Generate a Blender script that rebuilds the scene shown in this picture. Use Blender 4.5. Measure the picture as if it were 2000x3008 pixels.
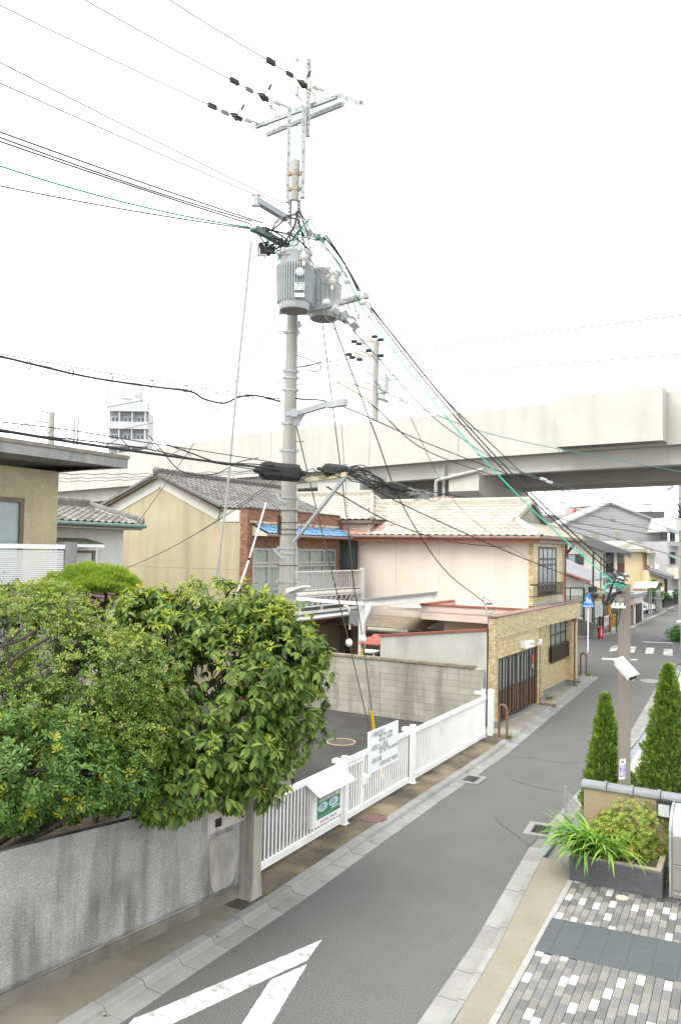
import bpy, bmesh, math, random
from mathutils import Vector as V, Matrix, noise as mnoise
for o in list(bpy.data.objects): bpy.data.objects.remove(o)
SC=bpy.context.scene; COL=SC.collection
rng=random.Random(7)
# ------------------------------------------------------------------ camera
FPX=2344.; CXP=1000.; CYP=1504.; CAMH=5.7
YAW,PITCH,ROLL=math.radians(30.3),math.radians(2.7),math.radians(1.0)
_f=V((-math.sin(YAW)*math.cos(PITCH),math.cos(YAW)*math.cos(PITCH),math.sin(PITCH)))
_r0=V((math.cos(YAW),math.sin(YAW),0)); _u0=_r0.cross(_f)
_r=_r0*math.cos(ROLL)+_u0*math.sin(ROLL); _u=-_r0*math.sin(ROLL)+_u0*math.cos(ROLL)
CAM=V((0,0,CAMH))
cd=bpy.data.cameras.new('camera'); cam=bpy.data.objects.new('camera',cd); COL.objects.link(cam)
cam.matrix_world=Matrix(((_r.x,_u.x,-_f.x,0),(_r.y,_u.y,-_f.y,0),(_r.z,_u.z,-_f.z,CAMH),(0,0,0,1)))
cd.sensor_fit='VERTICAL'; cd.sensor_height=24.; cd.sensor_width=24.; cd.lens=24.*FPX/3008.
cd.clip_start=.1; cd.clip_end=3000
SC.camera=cam
# ------------------------------------------------------------------ light
W=bpy.data.worlds.new('World'); SC.world=W; W.use_nodes=True
nt=W.node_tree; nt.nodes.clear()
sky=nt.nodes.new('ShaderNodeTexSky'); sky.sky_type='NISHITA'; sky.sun_disc=False
SUN_EL,SUN_AZ=math.radians(58),math.radians(205)     # azimuth clockwise from +Y: high behind the camera, to the left
sky.sun_elevation=SUN_EL; sky.sun_rotation=SUN_AZ; sky.dust_density=3.; sky.altitude=50
mixn=nt.nodes.new('ShaderNodeMixRGB'); mixn.inputs[0].default_value=.86; mixn.inputs[2].default_value=(7.6,7.75,7.7,1)
bg=nt.nodes.new('ShaderNodeBackground'); bg.inputs[1].default_value=.1
wo=nt.nodes.new('ShaderNodeOutputWorld')
nt.links.new(sky.outputs[0],mixn.inputs[1]); nt.links.new(mixn.outputs[0],bg.inputs[0]); nt.links.new(bg.outputs[0],wo.inputs[0])
sd=bpy.data.lights.new('sun','SUN'); sd.energy=1.4; sd.angle=math.radians(48); sd.color=(1,.96,.9)
sun=bpy.data.objects.new('sun',sd); COL.objects.link(sun)
_sd=V((math.sin(SUN_AZ)*math.cos(SUN_EL),math.cos(SUN_AZ)*math.cos(SUN_EL),math.sin(SUN_EL)))
sun.rotation_euler=_sd.to_track_quat('Z','Y').to_euler(); sun.location=(0,0,60)
vs=SC.view_settings; vs.view_transform='Standard'; vs.look='None'; vs.gamma=1; vs.use_curve_mapping=False; vs.exposure=1.75
SC.render.engine='CYCLES'; SC.cycles.max_bounces=6; SC.cycles.transparent_max_bounces=6
# ------------------------------------------------------------------ measuring helpers (pixels of the photograph -> places in the world)
def ray(x,y): return _f+_r*((x-CXP)/FPX)-_u*((y-CYP)/FPX)
def G(x,y,z=0.):
    d=ray(x,y); return CAM+d*((z-CAMH)/d.z)
def PX(x,y,X):
    d=ray(x,y); return CAM+d*(X/d.x)
def PY(x,y,Y):
    d=ray(x,y); return CAM+d*(Y/d.y)
def PD(x,y,D): return CAM+ray(x,y)*D
def PL(x,y,A,B):
    A=V(A);B=V(B);n=V((B.y-A.y,A.x-B.x,0)); d=ray(x,y); a=V((A.x,A.y,0))-V((CAM.x,CAM.y,0)); return CAM+d*(n.dot(a)/n.dot(d))
def ZA(x,y,P):
    d=ray(x,y); t=(P[0]*d.x+P[1]*d.y)/(d.x*d.x+d.y*d.y); return CAMH+d.z*t
def lerp(a,b,t): return a+(b-a)*t
Zu=V((0,0,1))
# ------------------------------------------------------------------ materials
MATS={}
def M(name,rgb=(.5,.5,.5),rough=.8,var=.12,scale=2.,bump=0.,bscale=60.,metal=0.,rnd=0.,streak=None,stain=None,stain_amt=.6,stain_scale=.6,spec=.3,fine=0.,fscale=120.,hue=None,emit=None,island=0.):
    if name in MATS: return MATS[name]
    m=bpy.data.materials.new(name); m.use_nodes=True; n=m.node_tree.nodes; l=m.node_tree.links
    b=n['Principled BSDF']; b.inputs['Roughness'].default_value=rough; b.inputs['Metallic'].default_value=metal
    b.inputs['Specular IOR Level'].default_value=spec
    geo=n.new('ShaderNodeNewGeometry'); pos=geo.outputs['Position']
    def noi(s,det=4,vec=None):
        t=n.new('ShaderNodeTexNoise'); t.inputs['Scale'].default_value=s; t.inputs['Detail'].default_value=det
        l.new(vec or pos,t.inputs['Vector']); return t.outputs[0]
    def mixc(fac,a,bc,mode='MIX'):
        x=n.new('ShaderNodeMixRGB'); x.blend_type=mode
        if isinstance(fac,float): x.inputs[0].default_value=fac
        else: l.new(fac,x.inputs[0])
        for i,c in ((1,a),(2,bc)):
            if isinstance(c,tuple): x.inputs[i].default_value=(*c,1)
            else: l.new(c,x.inputs[i])
        return x.outputs[0]
    def ramp(src,a,bb):
        x=n.new('ShaderNodeMapRange'); x.inputs[1].default_value=a; x.inputs[2].default_value=bb; l.new(src,x.inputs[0]); return x.outputs[0]
    lo=tuple(c*(1-var) for c in rgb); hi=tuple(min(1,c*(1+var)) for c in rgb)
    col=mixc(ramp(noi(scale),.3,.7),lo,hi)
    if hue: col=mixc(ramp(noi(scale*.45),.42,.62),col,hue)
    if fine: col=mixc(ramp(noi(fscale,2),.35,.65),col,mixc(1.,col,(1-fine,1-fine,1-fine),'MULTIPLY'))
    if stain: col=mixc(_mul(n,l,ramp(noi(stain_scale,6),.48,.68),stain_amt),col,stain)
    if streak:
        mp=n.new('ShaderNodeMapping'); mp.inputs['Scale'].default_value=streak[2] if len(streak)>2 else (3.5,3.5,.28); l.new(pos,mp.inputs['Vector'])
        col=mixc(_mul(n,l,ramp(noi(1.,5,mp.outputs[0]),.47,.7),streak[1]),col,streak[0])
    if rnd:
        oi=n.new('ShaderNodeObjectInfo'); rr=n.new('ShaderNodeMapRange'); rr.inputs[3].default_value=1-rnd; rr.inputs[4].default_value=1+rnd
        l.new(oi.outputs['Random'],rr.inputs[0]); col=mixc(1.,col,rr.outputs[0],'MULTIPLY')
    if island:
        rr=n.new('ShaderNodeMapRange'); rr.inputs[3].default_value=1-island; rr.inputs[4].default_value=1+island
        l.new(geo.outputs['Random Per Island'],rr.inputs[0]); col=mixc(1.,col,rr.outputs[0],'MULTIPLY')
    l.new(col,b.inputs['Base Color'])
    if emit: b.inputs['Emission Color'].default_value=(*emit,1); b.inputs['Emission Strength'].default_value=1
    if bump:
        bp=n.new('ShaderNodeBump'); bp.inputs['Strength'].default_value=min(1,bump); bp.inputs['Distance'].default_value=.02*max(1,bump); l.new(noi(bscale,3),bp.inputs['Height']); l.new(bp.outputs[0],b.inputs['Normal'])
    MATS[name]=m; return m
def _mul(n,l,s,k):
    x=n.new('ShaderNodeMath'); x.operation='MULTIPLY'; x.inputs[1].default_value=k; x.use_clamp=True; l.new(s,x.inputs[0]); return x.outputs[0]
def glass_mat(name,rgb,rough=.08):
    if name in MATS: return MATS[name]
    m=M(name,rgb,rough,.1,1.5,spec=.6); return m
def leaf_mat(name,rgb,rgb2,rnd=.25,rough=.42,trans=.18):
    m=bpy.data.materials.new(name); m.use_nodes=True; n=m.node_tree.nodes; l=m.node_tree.links
    b=n['Principled BSDF']; b.inputs['Roughness'].default_value=rough; b.inputs['Specular IOR Level'].default_value=.18
    oi=n.new('ShaderNodeObjectInfo'); geo=n.new('ShaderNodeNewGeometry')
    ad=n.new('ShaderNodeMath'); ad.operation='ADD'; l.new(oi.outputs['Random'],ad.inputs[0]); l.new(geo.outputs['Random Per Island'],ad.inputs[1])
    fr=n.new('ShaderNodeMath'); fr.operation='FRACT'; l.new(ad.outputs[0],fr.inputs[0])
    mx=n.new('ShaderNodeMixRGB'); mx.inputs[1].default_value=(*rgb,1); mx.inputs[2].default_value=(*rgb2,1); l.new(fr.outputs[0],mx.inputs[0])
    l.new(mx.outputs[0],b.inputs['Base Color'])
    tr=n.new('ShaderNodeBsdfTranslucent'); hs=n.new('ShaderNodeMixRGB'); hs.blend_type='MULTIPLY'; hs.inputs[0].default_value=1; hs.inputs[2].default_value=(1.3,1.25,.6,1)
    l.new(mx.outputs[0],hs.inputs[1]); l.new(hs.outputs[0],tr.inputs['Color'])
    ms=n.new('ShaderNodeMixShader'); ms.inputs[0].default_value=trans; l.new(b.outputs[0],ms.inputs[1]); l.new(tr.outputs[0],ms.inputs[2])
    l.new(ms.outputs[0],n['Material Output'].inputs['Surface']); MATS[name]=m; return m
# ------------------------------------------------------------------ mesh builder
class MB:
    def __init__(s): s.v=[];s.f=[];s.mi=[];s.cur=0
    def add(s,vs,fs):
        k=len(s.v); s.v+= [tuple(a) for a in vs]; s.f+=[tuple(i+k for i in f) for f in fs]; s.mi+=[s.cur]*len(fs); return s
    def hexa(s,p): return s.add(p,[(0,3,2,1),(4,5,6,7),(0,1,5,4),(1,2,6,5),(2,3,7,6),(3,0,4,7)])
    def box(s,a,b):
        x0,x1=sorted((a[0],b[0]));y0,y1=sorted((a[1],b[1]));z0,z1=sorted((a[2],b[2]))
        return s.hexa([(x0,y0,z0),(x1,y0,z0),(x1,y1,z0),(x0,y1,z0),(x0,y0,z1),(x1,y0,z1),(x1,y1,z1),(x0,y1,z1)])
    def obb(s,c,ex,ey,ez):
        c=V(c);ex=V(ex);ey=V(ey);ez=V(ez)
        return s.hexa([c-ex-ey-ez,c+ex-ey-ez,c+ex+ey-ez,c-ex+ey-ez,c-ex-ey+ez,c+ex-ey+ez,c+ex+ey+ez,c-ex+ey+ez])
    def beam(s,p,q,w,h,up=Zu):
        p=V(p);q=V(q);d=(q-p);L=d.length;d=d/L;a=d.cross(V(up))
        if a.length<1e-4:a=d.cross(V((0,1,0)))
        a.normalize();b=a.cross(d); return s.obb((p+q)/2,d*(L/2),a*(w/2),b*(h/2))
    def wallbox(s,A,B,z0,z1,t):   # vertical slab along ground line A->B, thickness t to the right-hand side of the line
        A=V((A[0],A[1],0));B=V((B[0],B[1],0));d=(B-A).normalized();n=V((d.y,-d.x,0))*t
        return s.hexa([A+Zu*z0,B+Zu*z0,B+n+Zu*z0,A+n+Zu*z0,A+Zu*z1,B+Zu*z1,B+n+Zu*z1,A+n+Zu*z1] if t<0 else [A+n+Zu*z0,B+n+Zu*z0,B+Zu*z0,A+Zu*z0,A+n+Zu*z1,B+n+Zu*z1,B+Zu*z1,A+Zu*z1])
    def poly(s,p): return s.add(p,[tuple(range(len(p)))])
    def prism(s,p,vec):
        n=len(p);vec=V(vec);p=[V(a) for a in p];q=[a+vec for a in p]
        nn=V((0,0,0))
        for i in range(n): nn+=p[i].cross(p[(i+1)%n])
        fl=nn.dot(vec)>0
        F=[tuple(range(n)),tuple(range(2*n-1,n-1,-1))]+[((i+1)%n,i,i+n,(i+1)%n+n) for i in range(n)]
        if fl: F=[tuple(reversed(a)) for a in F]
        return s.add(p+q,F)
    def tube(s,pts,r,n=6,cap=True):
        pts=[V(p) for p in pts];k=len(pts);rr=r if isinstance(r,(list,tuple)) else [r]*k
        ring=[];ref=None
        for i,p in enumerate(pts):
            d=(pts[min(i+1,k-1)]-pts[max(i-1,0)])
            if d.length<1e-9:d=V((0,0,1))
            d.normalize()
            if ref is None: ref=d.orthogonal().normalized()
            ref=(ref-d*ref.dot(d))
            if ref.length<1e-6: ref=d.orthogonal()
            ref.normalize(); b=d.cross(ref)
            ring.append([p+(ref*math.cos(2*math.pi*j/n)+b*math.sin(2*math.pi*j/n))*rr[i] for j in range(n)])
        vs=[a for q in ring for a in q];fs=[]
        for i in range(k-1):
            for j in range(n): fs.append((i*n+j,i*n+(j+1)%n,(i+1)*n+(j+1)%n,(i+1)*n+j))
        if cap: fs+= [tuple(range(n-1,-1,-1)),tuple((k-1)*n+j for j in range(n))]
        return s.add(vs,fs)
    def cyl(s,p,q,r1,r2=None,n=12): return s.tube([p,q],[r1,r1 if r2 is None else r2],n)
    def lathe(s,p,ax,prof,n=16):
        ax=V(ax).normalized();p=V(p); return s.tube2([(p+ax*h,r) for r,h in prof],ax,n)
    def tube2(s,pr,ax,n):
        a=ax.orthogonal().normalized();b=ax.cross(a);k=len(pr);vs=[];fs=[]
        for p,r in pr: vs+=[p+(a*math.cos(2*math.pi*j/n)+b*math.sin(2*math.pi*j/n))*max(r,1e-4) for j in range(n)]
        for i in range(k-1):
            for j in range(n): fs.append((i*n+j,i*n+(j+1)%n,(i+1)*n+(j+1)%n,(i+1)*n+j))
        fs+=[tuple(range(n-1,-1,-1)),tuple((k-1)*n+j for j in range(n))]
        return s.add(vs,fs)
    def ell(s,c,rx,ry,rz,nu=12,nv=8,wob=0,seed=0):
        c=V(c);vs=[];fs=[]
        for i in range(nv+1):
            t=math.pi*i/nv
            for j in range(nu):
                a=2*math.pi*j/nu;d=V((math.sin(t)*math.cos(a),math.sin(t)*math.sin(a),math.cos(t)))
                k=1+wob*mnoise.noise(d*2+V((seed,0,0)));vs.append(c+V((d.x*rx,d.y*ry,d.z*rz))*k)
        for i in range(nv):
            for j in range(nu): fs.append((i*nu+j,(i+1)*nu+j,(i+1)*nu+(j+1)%nu,i*nu+(j+1)%nu))
        return s.add(vs,fs)
    def mesh(s,name,mats,smooth=False):
        me=bpy.data.meshes.new(name); me.from_pydata(s.v,[],s.f)
        if not isinstance(mats,(list,tuple)): mats=[mats]
        for m in mats: me.materials.append(m)
        if len(mats)>1:
            for p,i in zip(me.polygons,s.mi): p.material_index=i
        if smooth:
            me.polygons.foreach_set('use_smooth',[True]*len(me.polygons))
            try: me.set_sharp_from_angle(angle=math.radians(40))
            except Exception: pass
        me.update(); return me
    def build(s,name,mats,parent=None,smooth=False,label=None,origin=None):
        if origin is not None:
            o0=V(origin); s.v=[(a[0]-o0.x,a[1]-o0.y,a[2]-o0.z) for a in s.v]
        o=bpy.data.objects.new(name,s.mesh(name,mats,smooth)); COL.objects.link(o)
        if origin is not None:o.location=V(origin)
        attach(o,parent)
        if label:o['label']=label
        return o
WM={}
def wmat(o):   # world matrix without a depsgraph update
    return WM.get(o.name, Matrix.Identity(4))
def attach(o,parent):
    mw=o.matrix_basis.copy(); WM[o.name]=mw
    if parent is not None:
        o.parent=parent; o.matrix_parent_inverse=wmat(parent).inverted()
def inst(name,me,mw,parent=None):
    o=bpy.data.objects.new(name,me); COL.objects.link(o); o.matrix_basis=mw; attach(o,parent); return o
def thing(name,label,cat,loc,group=None,kind=None):
    o=bpy.data.objects.new(name,None); COL.objects.link(o); o.empty_display_size=.2; o.location=V(loc); WM[o.name]=o.matrix_basis.copy()
    return tag(o,label,cat,group,kind)
def tag(o,label=None,cat=None,group=None,kind=None):
    if label:o['label']=label
    if cat:o['category']=cat
    if group:o['group']=group
    if kind:o['kind']=kind
    return o
def frame(o,x,y,n=None):    # matrix from origin and two in-plane axes
    x=V(x).normalized();y=V(y).normalized();z=x.cross(y).normalized()
    return Matrix(((x.x,y.x,z.x,o[0]),(x.y,y.y,z.y,o[1]),(x.z,y.z,z.z,o[2]),(0,0,0,1)))
def text(s,origin,right,up,size,mat,parent=None,name='lettering',align='LEFT',sx=1.,depth=.0006,sp=1.):
    c=bpy.data.curves.new(name,'FONT'); c.body=s; c.size=size; c.extrude=depth; c.align_x=align; c.align_y='CENTER'; c.space_line=sp
    c.resolution_u=2
    t=bpy.data.objects.new(name,c); COL.objects.link(t)
    bpy.context.view_layer.update()
    me=bpy.data.meshes.new_from_object(t.evaluated_get(bpy.context.evaluated_depsgraph_get()))
    bpy.data.objects.remove(t); bpy.data.curves.remove(c)
    me.name=name; me.materials.clear(); me.materials.append(mat)
    mw=frame(origin,right,up)@Matrix.Diagonal((sx,1,1,1))
    me.transform(mw)
    o=bpy.data.objects.new(name,me); COL.objects.link(o); attach(o,parent); return o
def sagpts(p,q,sag,n=14):
    p=V(p);q=V(q); return [p.lerp(q,t/n)-Zu*(4*sag*(t/n)*(1-t/n)) for t in range(n+1)]
def bent(pts,n=6):   # smooth Catmull-Rom polyline
    P=[V(p) for p in pts];P=[P[0]*2-P[1]]+P+[P[-1]*2-P[-2]];out=[]
    for i in range(1,len(P)-2):
        for k in range(n):
            t=k/n;a,b,c,d=P[i-1:i+3]
            out.append(.5*((2*b)+(c-a)*t+(2*a-5*b+4*c-d)*t*t+(3*b-a-3*c+d)*t**3))
    return out+[P[-2]]
# common materials
asph=M('asphalt',(.14,.14,.136),.92,.05,1.2,bump=.5,bscale=90,fine=.55,fscale=60,stain=(.11,.11,.108),stain_amt=.2,stain_scale=3.)
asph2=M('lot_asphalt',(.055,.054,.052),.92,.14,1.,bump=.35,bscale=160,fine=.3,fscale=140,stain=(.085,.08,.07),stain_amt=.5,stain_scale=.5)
conc=M('concrete',(.30,.30,.285),.9,.1,1.5,bump=.2,bscale=90,fine=.15,stain=(.2,.195,.175),stain_amt=.4)
conc_l=M('gutter_concrete',(.24,.24,.228),.9,.1,2.,bump=.2,bscale=120,rnd=.1,fine=.14,fscale=90,stain=(.16,.15,.13),stain_amt=.4,stain_scale=1.3)
apron=M('stained_pavement',(.15,.122,.082),.9,.3,1.9,bump=.3,bscale=70,hue=(.075,.064,.048),fine=.35,fscale=50,stain=(.27,.22,.14),stain_amt=.5,stain_scale=1.1)
tanconc=M('tan_pavement',(.225,.205,.155),.9,.09,2.,bump=.25,bscale=130,fine=.2,fscale=110,stain=(.21,.19,.15),stain_amt=.5,stain_scale=.5)
white=M('white_paint',(.8,.8,.8),.4,.03,2.,spec=.45)
whitedirty=M('weathered_white',(.66,.66,.64),.6,.07,3.,streak=((.35,.34,.3),.3))
galv=M('galvanised_steel',(.36,.38,.39),.45,.1,4.,metal=.35,stain=(.3,.27,.22),stain_amt=.25,stain_scale=3.)
rust=M('rusty_steel',(.16,.07,.04),.8,.3,9.,bump=.2)
blk=M('black_cable',(.018,.018,.019),.55,.1,8.)
greycable=M('grey_cable',(.11,.11,.105),.6,.1,8.)
grn=M('green_cable',(.02,.28,.18),.5,.1,8.)
porc=M('porcelain',(.72,.7,.66),.25,.05,9.,spec=.6)
darkframe=M('dark_bronze_frame',(.035,.026,.022),.45,.15,5.)
# ================================================================== setting: ground, road, pavements
def sheet(name,pts,z,mat,kind='structure',label=None):
    o=MB().poly([(p[0],p[1],z) for p in pts]).build(name,mat); tag(o,label,None,None,kind); return o
gr=MB().poly([(-400,-200,-.02),(400,-200,-.02),(400,900,-.02),(-400,900,-.02)]).build('ground',M('town_ground',(.16,.155,.145),.95,.15,.3)); tag(gr,None,None,None,'structure')
Lg=[(-7.12,-6),(-7.12,8.3),(-7.1,11.15),(-7.22,15),(-7.3,19),(-7.36,22),(-7.78,28.6),(-8.37,38.3)]     # gutter/road line on the left
Lk=[(-7.62,-6),(-7.62,8.3),(-7.57,10.8),(-7.68,15),(-7.76,19),(-7.84,22),(-8.28,28.8),(-8.95,38.3)]   # back of kerb on the left
Rg=[(-3.9,-6),(-4.1,9),(-4.23,11.2),(-4.71,15.7),(-4.92,26.7),(-5.6,36),(-6.4,45.3)]
Rk=[(-3.45,-6),(-3.72,9.3),(-3.86,11.2),(-4.32,15.2),(-4.52,26.7),(-5.15,36),(-5.95,45.3)]
road=sheet('road',Lg+[(-60,38.3),(-60,55),(-12.3,55.6),(-11.5,64),(-12.7,100),(-20,260),(-12,260),(-7,100),(-5.8,58),(30,58),(30,46)]+Rg[::-1],0.,asph)
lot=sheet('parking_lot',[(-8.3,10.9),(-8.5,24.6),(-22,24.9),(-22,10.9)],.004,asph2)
yard=sheet('yard',[(-8.9,24.7),(-8.9,30),(-24,30),(-24,24.95)],.003,M('yard_concrete',(.2,.19,.17),.9,.15,1.))
def strip(pa,pb,z0a,z0b,n=None):   # list of quads along two matched polylines
    return
def along(pl,s):
    for i in range(len(pl)-1):
        a=V(pl[i]).to_3d() if False else V((pl[i][0],pl[i][1],0)); b=V((pl[i+1][0],pl[i+1][1],0)); L=(b-a).length
        if s<=L or i==len(pl)-2: return a.lerp(b,min(1.2,s/L))
        s-=L
def at_y(pl,y):
    for i in range(len(pl)-1):
        if pl[i][1]<=y<=pl[i+1][1] or i==len(pl)-2:
            t=(y-pl[i][1])/(pl[i+1][1]-pl[i][1]); return V((lerp(pl[i][0],pl[i+1][0],t),y,0))
# kerb and gutter blocks, each its own piece
gut=thing('gutter',None,None,(-7.4,10,0),None,'structure')
y=5.2;k=0
while y<38:
    y1=min(y+.68,38.3); g=.006; sk=.08
    a0=at_y(Lk,y+g);a1=at_y(Lk,y1-g);b0=at_y(Lg,y+g);b1=at_y(Lg,y1-g)
    dz=rng.uniform(-.004,.004)
    def L3(a,b,t,z): p=a.lerp(b,t); return (p.x,p.y,z+dz)
    m=MB(); prof=[(0,-.05),(0,.10),(.30,.098),(.36,.075),(.42,.028),(.46,.018),(1,.010),(1,-.05)]
    n=len(prof); vs=[L3(a0,b0,t,z) for t,z in prof]+[L3(a1,b1,t,z) for t,z in prof]
    m.add(vs,[(i,i+1,n+i+1,n+i) for i in range(n-1)]+[tuple(range(n-1,-1,-1)),tuple(range(n,2*n))])
    m.build('gutter_block',conc_l,gut); y=y1
rgut=thing('gutter',None,None,(-4,12,0),None,'structure')
y=7.6
while y<45:
    y1=min(y+.72,45.3); g=.006
    a0=at_y(Rg,y+g);a1=at_y(Rg,y1-g);b0=at_y(Rk,y+g);b1=at_y(Rk,y1-g)
    if 15.2<y<16.3: y=y1; continue
    dz=rng.uniform(-.004,.004)
    m=MB()
    c0=a0.lerp(b0,.72);c1=a1.lerp(b1,.72)
    def z(p,h): return (p.x,p.y,h+dz)
    m.hexa([z(a0,-.05),z(c0,-.05),z(c1,-.05),z(a1,-.05),z(a0,.012),z(c0,.02),z(c1,.02),z(a1,.012)])
    m.build('gutter_block',conc_l,rgut)
    c0=a0.lerp(b0,.735);c1=a1.lerp(b1,.735)
    MB().hexa([z(c0,-.05),z(b0,-.05),z(b1,-.05),z(c1,-.05),z(c0,.055),z(b0,.06),z(b1,.06),z(c1,.055)]).build('kerb_stone',conc_l,rgut)
    y=y1
# far kerb past the junction, and the kerb of the side street
fk=thing('far_kerb',None,None,(-12,60,0),None,'structure')
P=[(-20,53.6),(-13.6,54.6),(-12.35,55.9),(-11.55,64),(-12.7,100.),(-19,230)]
for a,b in zip(P[:-1],P[1:]):
    n=int((V(b)-V(a)).length/3.2)+1
    for i in range(n):
        p=V(a).lerp(V(b),i/n);q=V(a).lerp(V(b),(i+.985)/n); MB().wallbox(p,q,-.02,.12,-.35).build('kerb_stone',conc_l,fk)
# brown stained pavement in front of the white gate
pv=MB(); ys=[2,8.3,10.8,15,19,22,24.3]
pv.hexa([(-8.75,2,-.05),(-7.625,2,-.05),(-7.575,10.2,-.05),(-8.75,10.2,-.05),(-8.75,2,.092),(-7.625,2,.092),(-7.575,10.2,.092),(-8.75,10.2,.092)]).build('wall_footway',M('footway_concrete',(.2,.185,.145),.9,.2,1.2,bump=.2,fine=.2,stain=(.12,.1,.065),stain_amt=.7,stain_scale=.9)) ; tag(bpy.data.objects['wall_footway'],None,None,None,'structure')
o=MB()
for y0,y1 in ((10.21,17.2),(17.206,24.05)):
    pts=[y0]+[yy for yy in (10.8,15,19,22) if y0<yy<y1]+[y1]
    for a,b in zip(pts[:-1],pts[1:]):
        p0=at_y(Lk,a);p1=at_y(Lk,b)
        o.hexa([(-8.6,a,-.05),(p0.x-.004,a,-.05),(p1.x-.004,b,-.05),(-8.6,b,-.05),(-8.6,a,.085),(p0.x-.004,a,.094),(p1.x-.004,b,.094),(-8.6,b,.085)])
tag(o.build('pavement',apron),None,None,None,'structure')
# light pavement in front of the tiled house
o=MB()
for a,b in ((24.06,28.0),(28.01,31.6),(31.61,35),(35.01,38.25)):
    p0=at_y(Lk,a);p1=at_y(Lk,b)
    o.hexa([(-9.75,a,-.05),(p0.x-.004,a,-.05),(p1.x-.004,b,-.05),(-9.75,b,-.05),(-9.75,a,.1),(p0.x-.004,a,.094),(p1.x-.004,b,.094),(-9.75,b,.1)])
tag(o.build('pavement',M('old_pavement',(.25,.235,.19),.9,.14,1.2,bump=.2,fine=.2,stain=(.17,.155,.115),stain_amt=.6,stain_scale=.8)),None,None,None,'structure')
# right-hand side: tan strip, border stones, forecourt of small pavers, light slabs
tan=MB()
ys=[5,9.3,11.2,14.4]
L=[at_y(Rk,y) for y in ys]
def RB(y): return V((lerp(-3.62,-2.80,0) if False else 0,0,0))
b0=G(1440,3008);b1=G(1669,2591); c0=G(1466,3008);c1=G(1686,2594)
def linex(p,q,y): t=(y-p.y)/(q.y-p.y); return lerp(p.x,q.x,t)
pts=[]
for i in range(3):
    a,bb=ys[i],ys[i+1]
    tan.hexa([(L[i].x+.006,a,-.05),(linex(b0,b1,a)-.004,a,-.05),(linex(b0,b1,bb)-.004,bb,-.05),(L[i+1].x+.006,bb,-.05),(L[i].x+.006,a,.06),(linex(b0,b1,a)-.004,a,.06),(linex(b0,b1,bb)-.004,bb,.06),(L[i+1].x+.006,bb,.06)])
tan.hexa([(L[3].x+.006,14.404,-.05),(-3.62,14.404,-.05),(-4.0,15.0,-.05),(-4.3,15.0,-.05),(L[3].x+.006,14.404,.058),(-3.62,14.404,.058),(-4.0,15.0,.058),(-4.3,15.0,.058)])
tag(tan.build('concrete_strip',tanconc),None,None,None,'structure')
fc=thing('forecourt',None,None,(-2,11,0),None,'structure')
MB().poly([(linex(b0,b1,4),4,.03),(3,4,.03),(3,14.9,.03),(-3.55,14.9,.03)]).build('paver_bed',M('paver_joint',(.1,.096,.085),.95,.1,3.),fc)
y=6.
bord=M('border_stone',(.29,.29,.275),.85,.08,3.,bump=.15,rnd=.06,fine=.12)
while y<14.3:
    y1=min(y+.62,14.35)
    A0=linex(b0,b1,y+.004);A1=linex(b0,b1,y1-.004);C0=linex(c0,c1,y+.004)-.004;C1=linex(c0,c1,y1-.004)-.004
    MB().hexa([(A0,y+.004,-.0),(C0,y+.004,0),(C1,y1-.004,0),(A1,y1-.004,0),(A0,y+.004,.062),(C0,y+.004,.062),(C1,y1-.004,.062),(A1,y1-.004,.062)]).build('border_stone',bord,fc); y=y1
# pavers run parallel to the border line; dark slab band across
dv=(c1-c0); dv.z=0; dv.normalize(); ax=V((1,.085,0)).normalized()
pm=[M('paver_white',(.40,.40,.385),.85,.05,4.,bump=.15,rnd=.06,fine=.1),M('paver_dark',(.13,.13,.127),.85,.08,4.,bump=.15,rnd=.16,fine=.12),M('paver_grey',(.18,.176,.158),.85,.08,4.,bump=.15,rnd=.14,fine=.12)]
PW,PLn=.1125,.256
def paver_mesh(w,l,mat):
    m=MB();h=.031;e=.0032;c=.003
    m.hexa([(-w/2+e,-l/2+e,0),(w/2-e,-l/2+e,0),(w/2-e,l/2-e,0),(-w/2+e,l/2-e,0),(-w/2+e,-l/2+e,h-c),(w/2-e,-l/2+e,h-c),(w/2-e,l/2-e,h-c),(-w/2+e,l/2-e,h-c)])
    e2=e+c; m.hexa([(-w/2+e,-l/2+e,h-c),(w/2-e,-l/2+e,h-c),(w/2-e,l/2-e,h-c),(-w/2+e,l/2-e,h-c),(-w/2+e2,-l/2+e2,h),(w/2-e2,-l/2+e2,h),(w/2-e2,l/2-e2,h),(-w/2+e2,l/2-e2,h)])
    return m.mesh('paver',mat)
pme={}
st0=G(1620,2707); stq=G(2000,2784); sb0=G(1608,2813)
band_n=V((0,1,0)); 
def band_s(p):   # signed distance along dv relative to the top edge line of the dark band
    base=st0+(stq-st0)*((p.x-st0.x)/(stq.x-st0.x)); return p.y-base.y
BW=(st0-sb0).length
drain=G(1980,2655); mh=G(1826,2648)
cands=[]; whites=set(); prevc={}
org=V((c1.x+.004,c1.y,0))
for i in range(0,26):
    off=(i*.37)%1.0
    for j in range(-34,2):
        p=org+ax*((i+.5)*PW/ (ax.x if False else 1))+dv*((j+off)*PLn)
        cands.append((i,j,p))
cnt=0; stuffp=[MB(),MB(),MB()]
vis=[]
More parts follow.
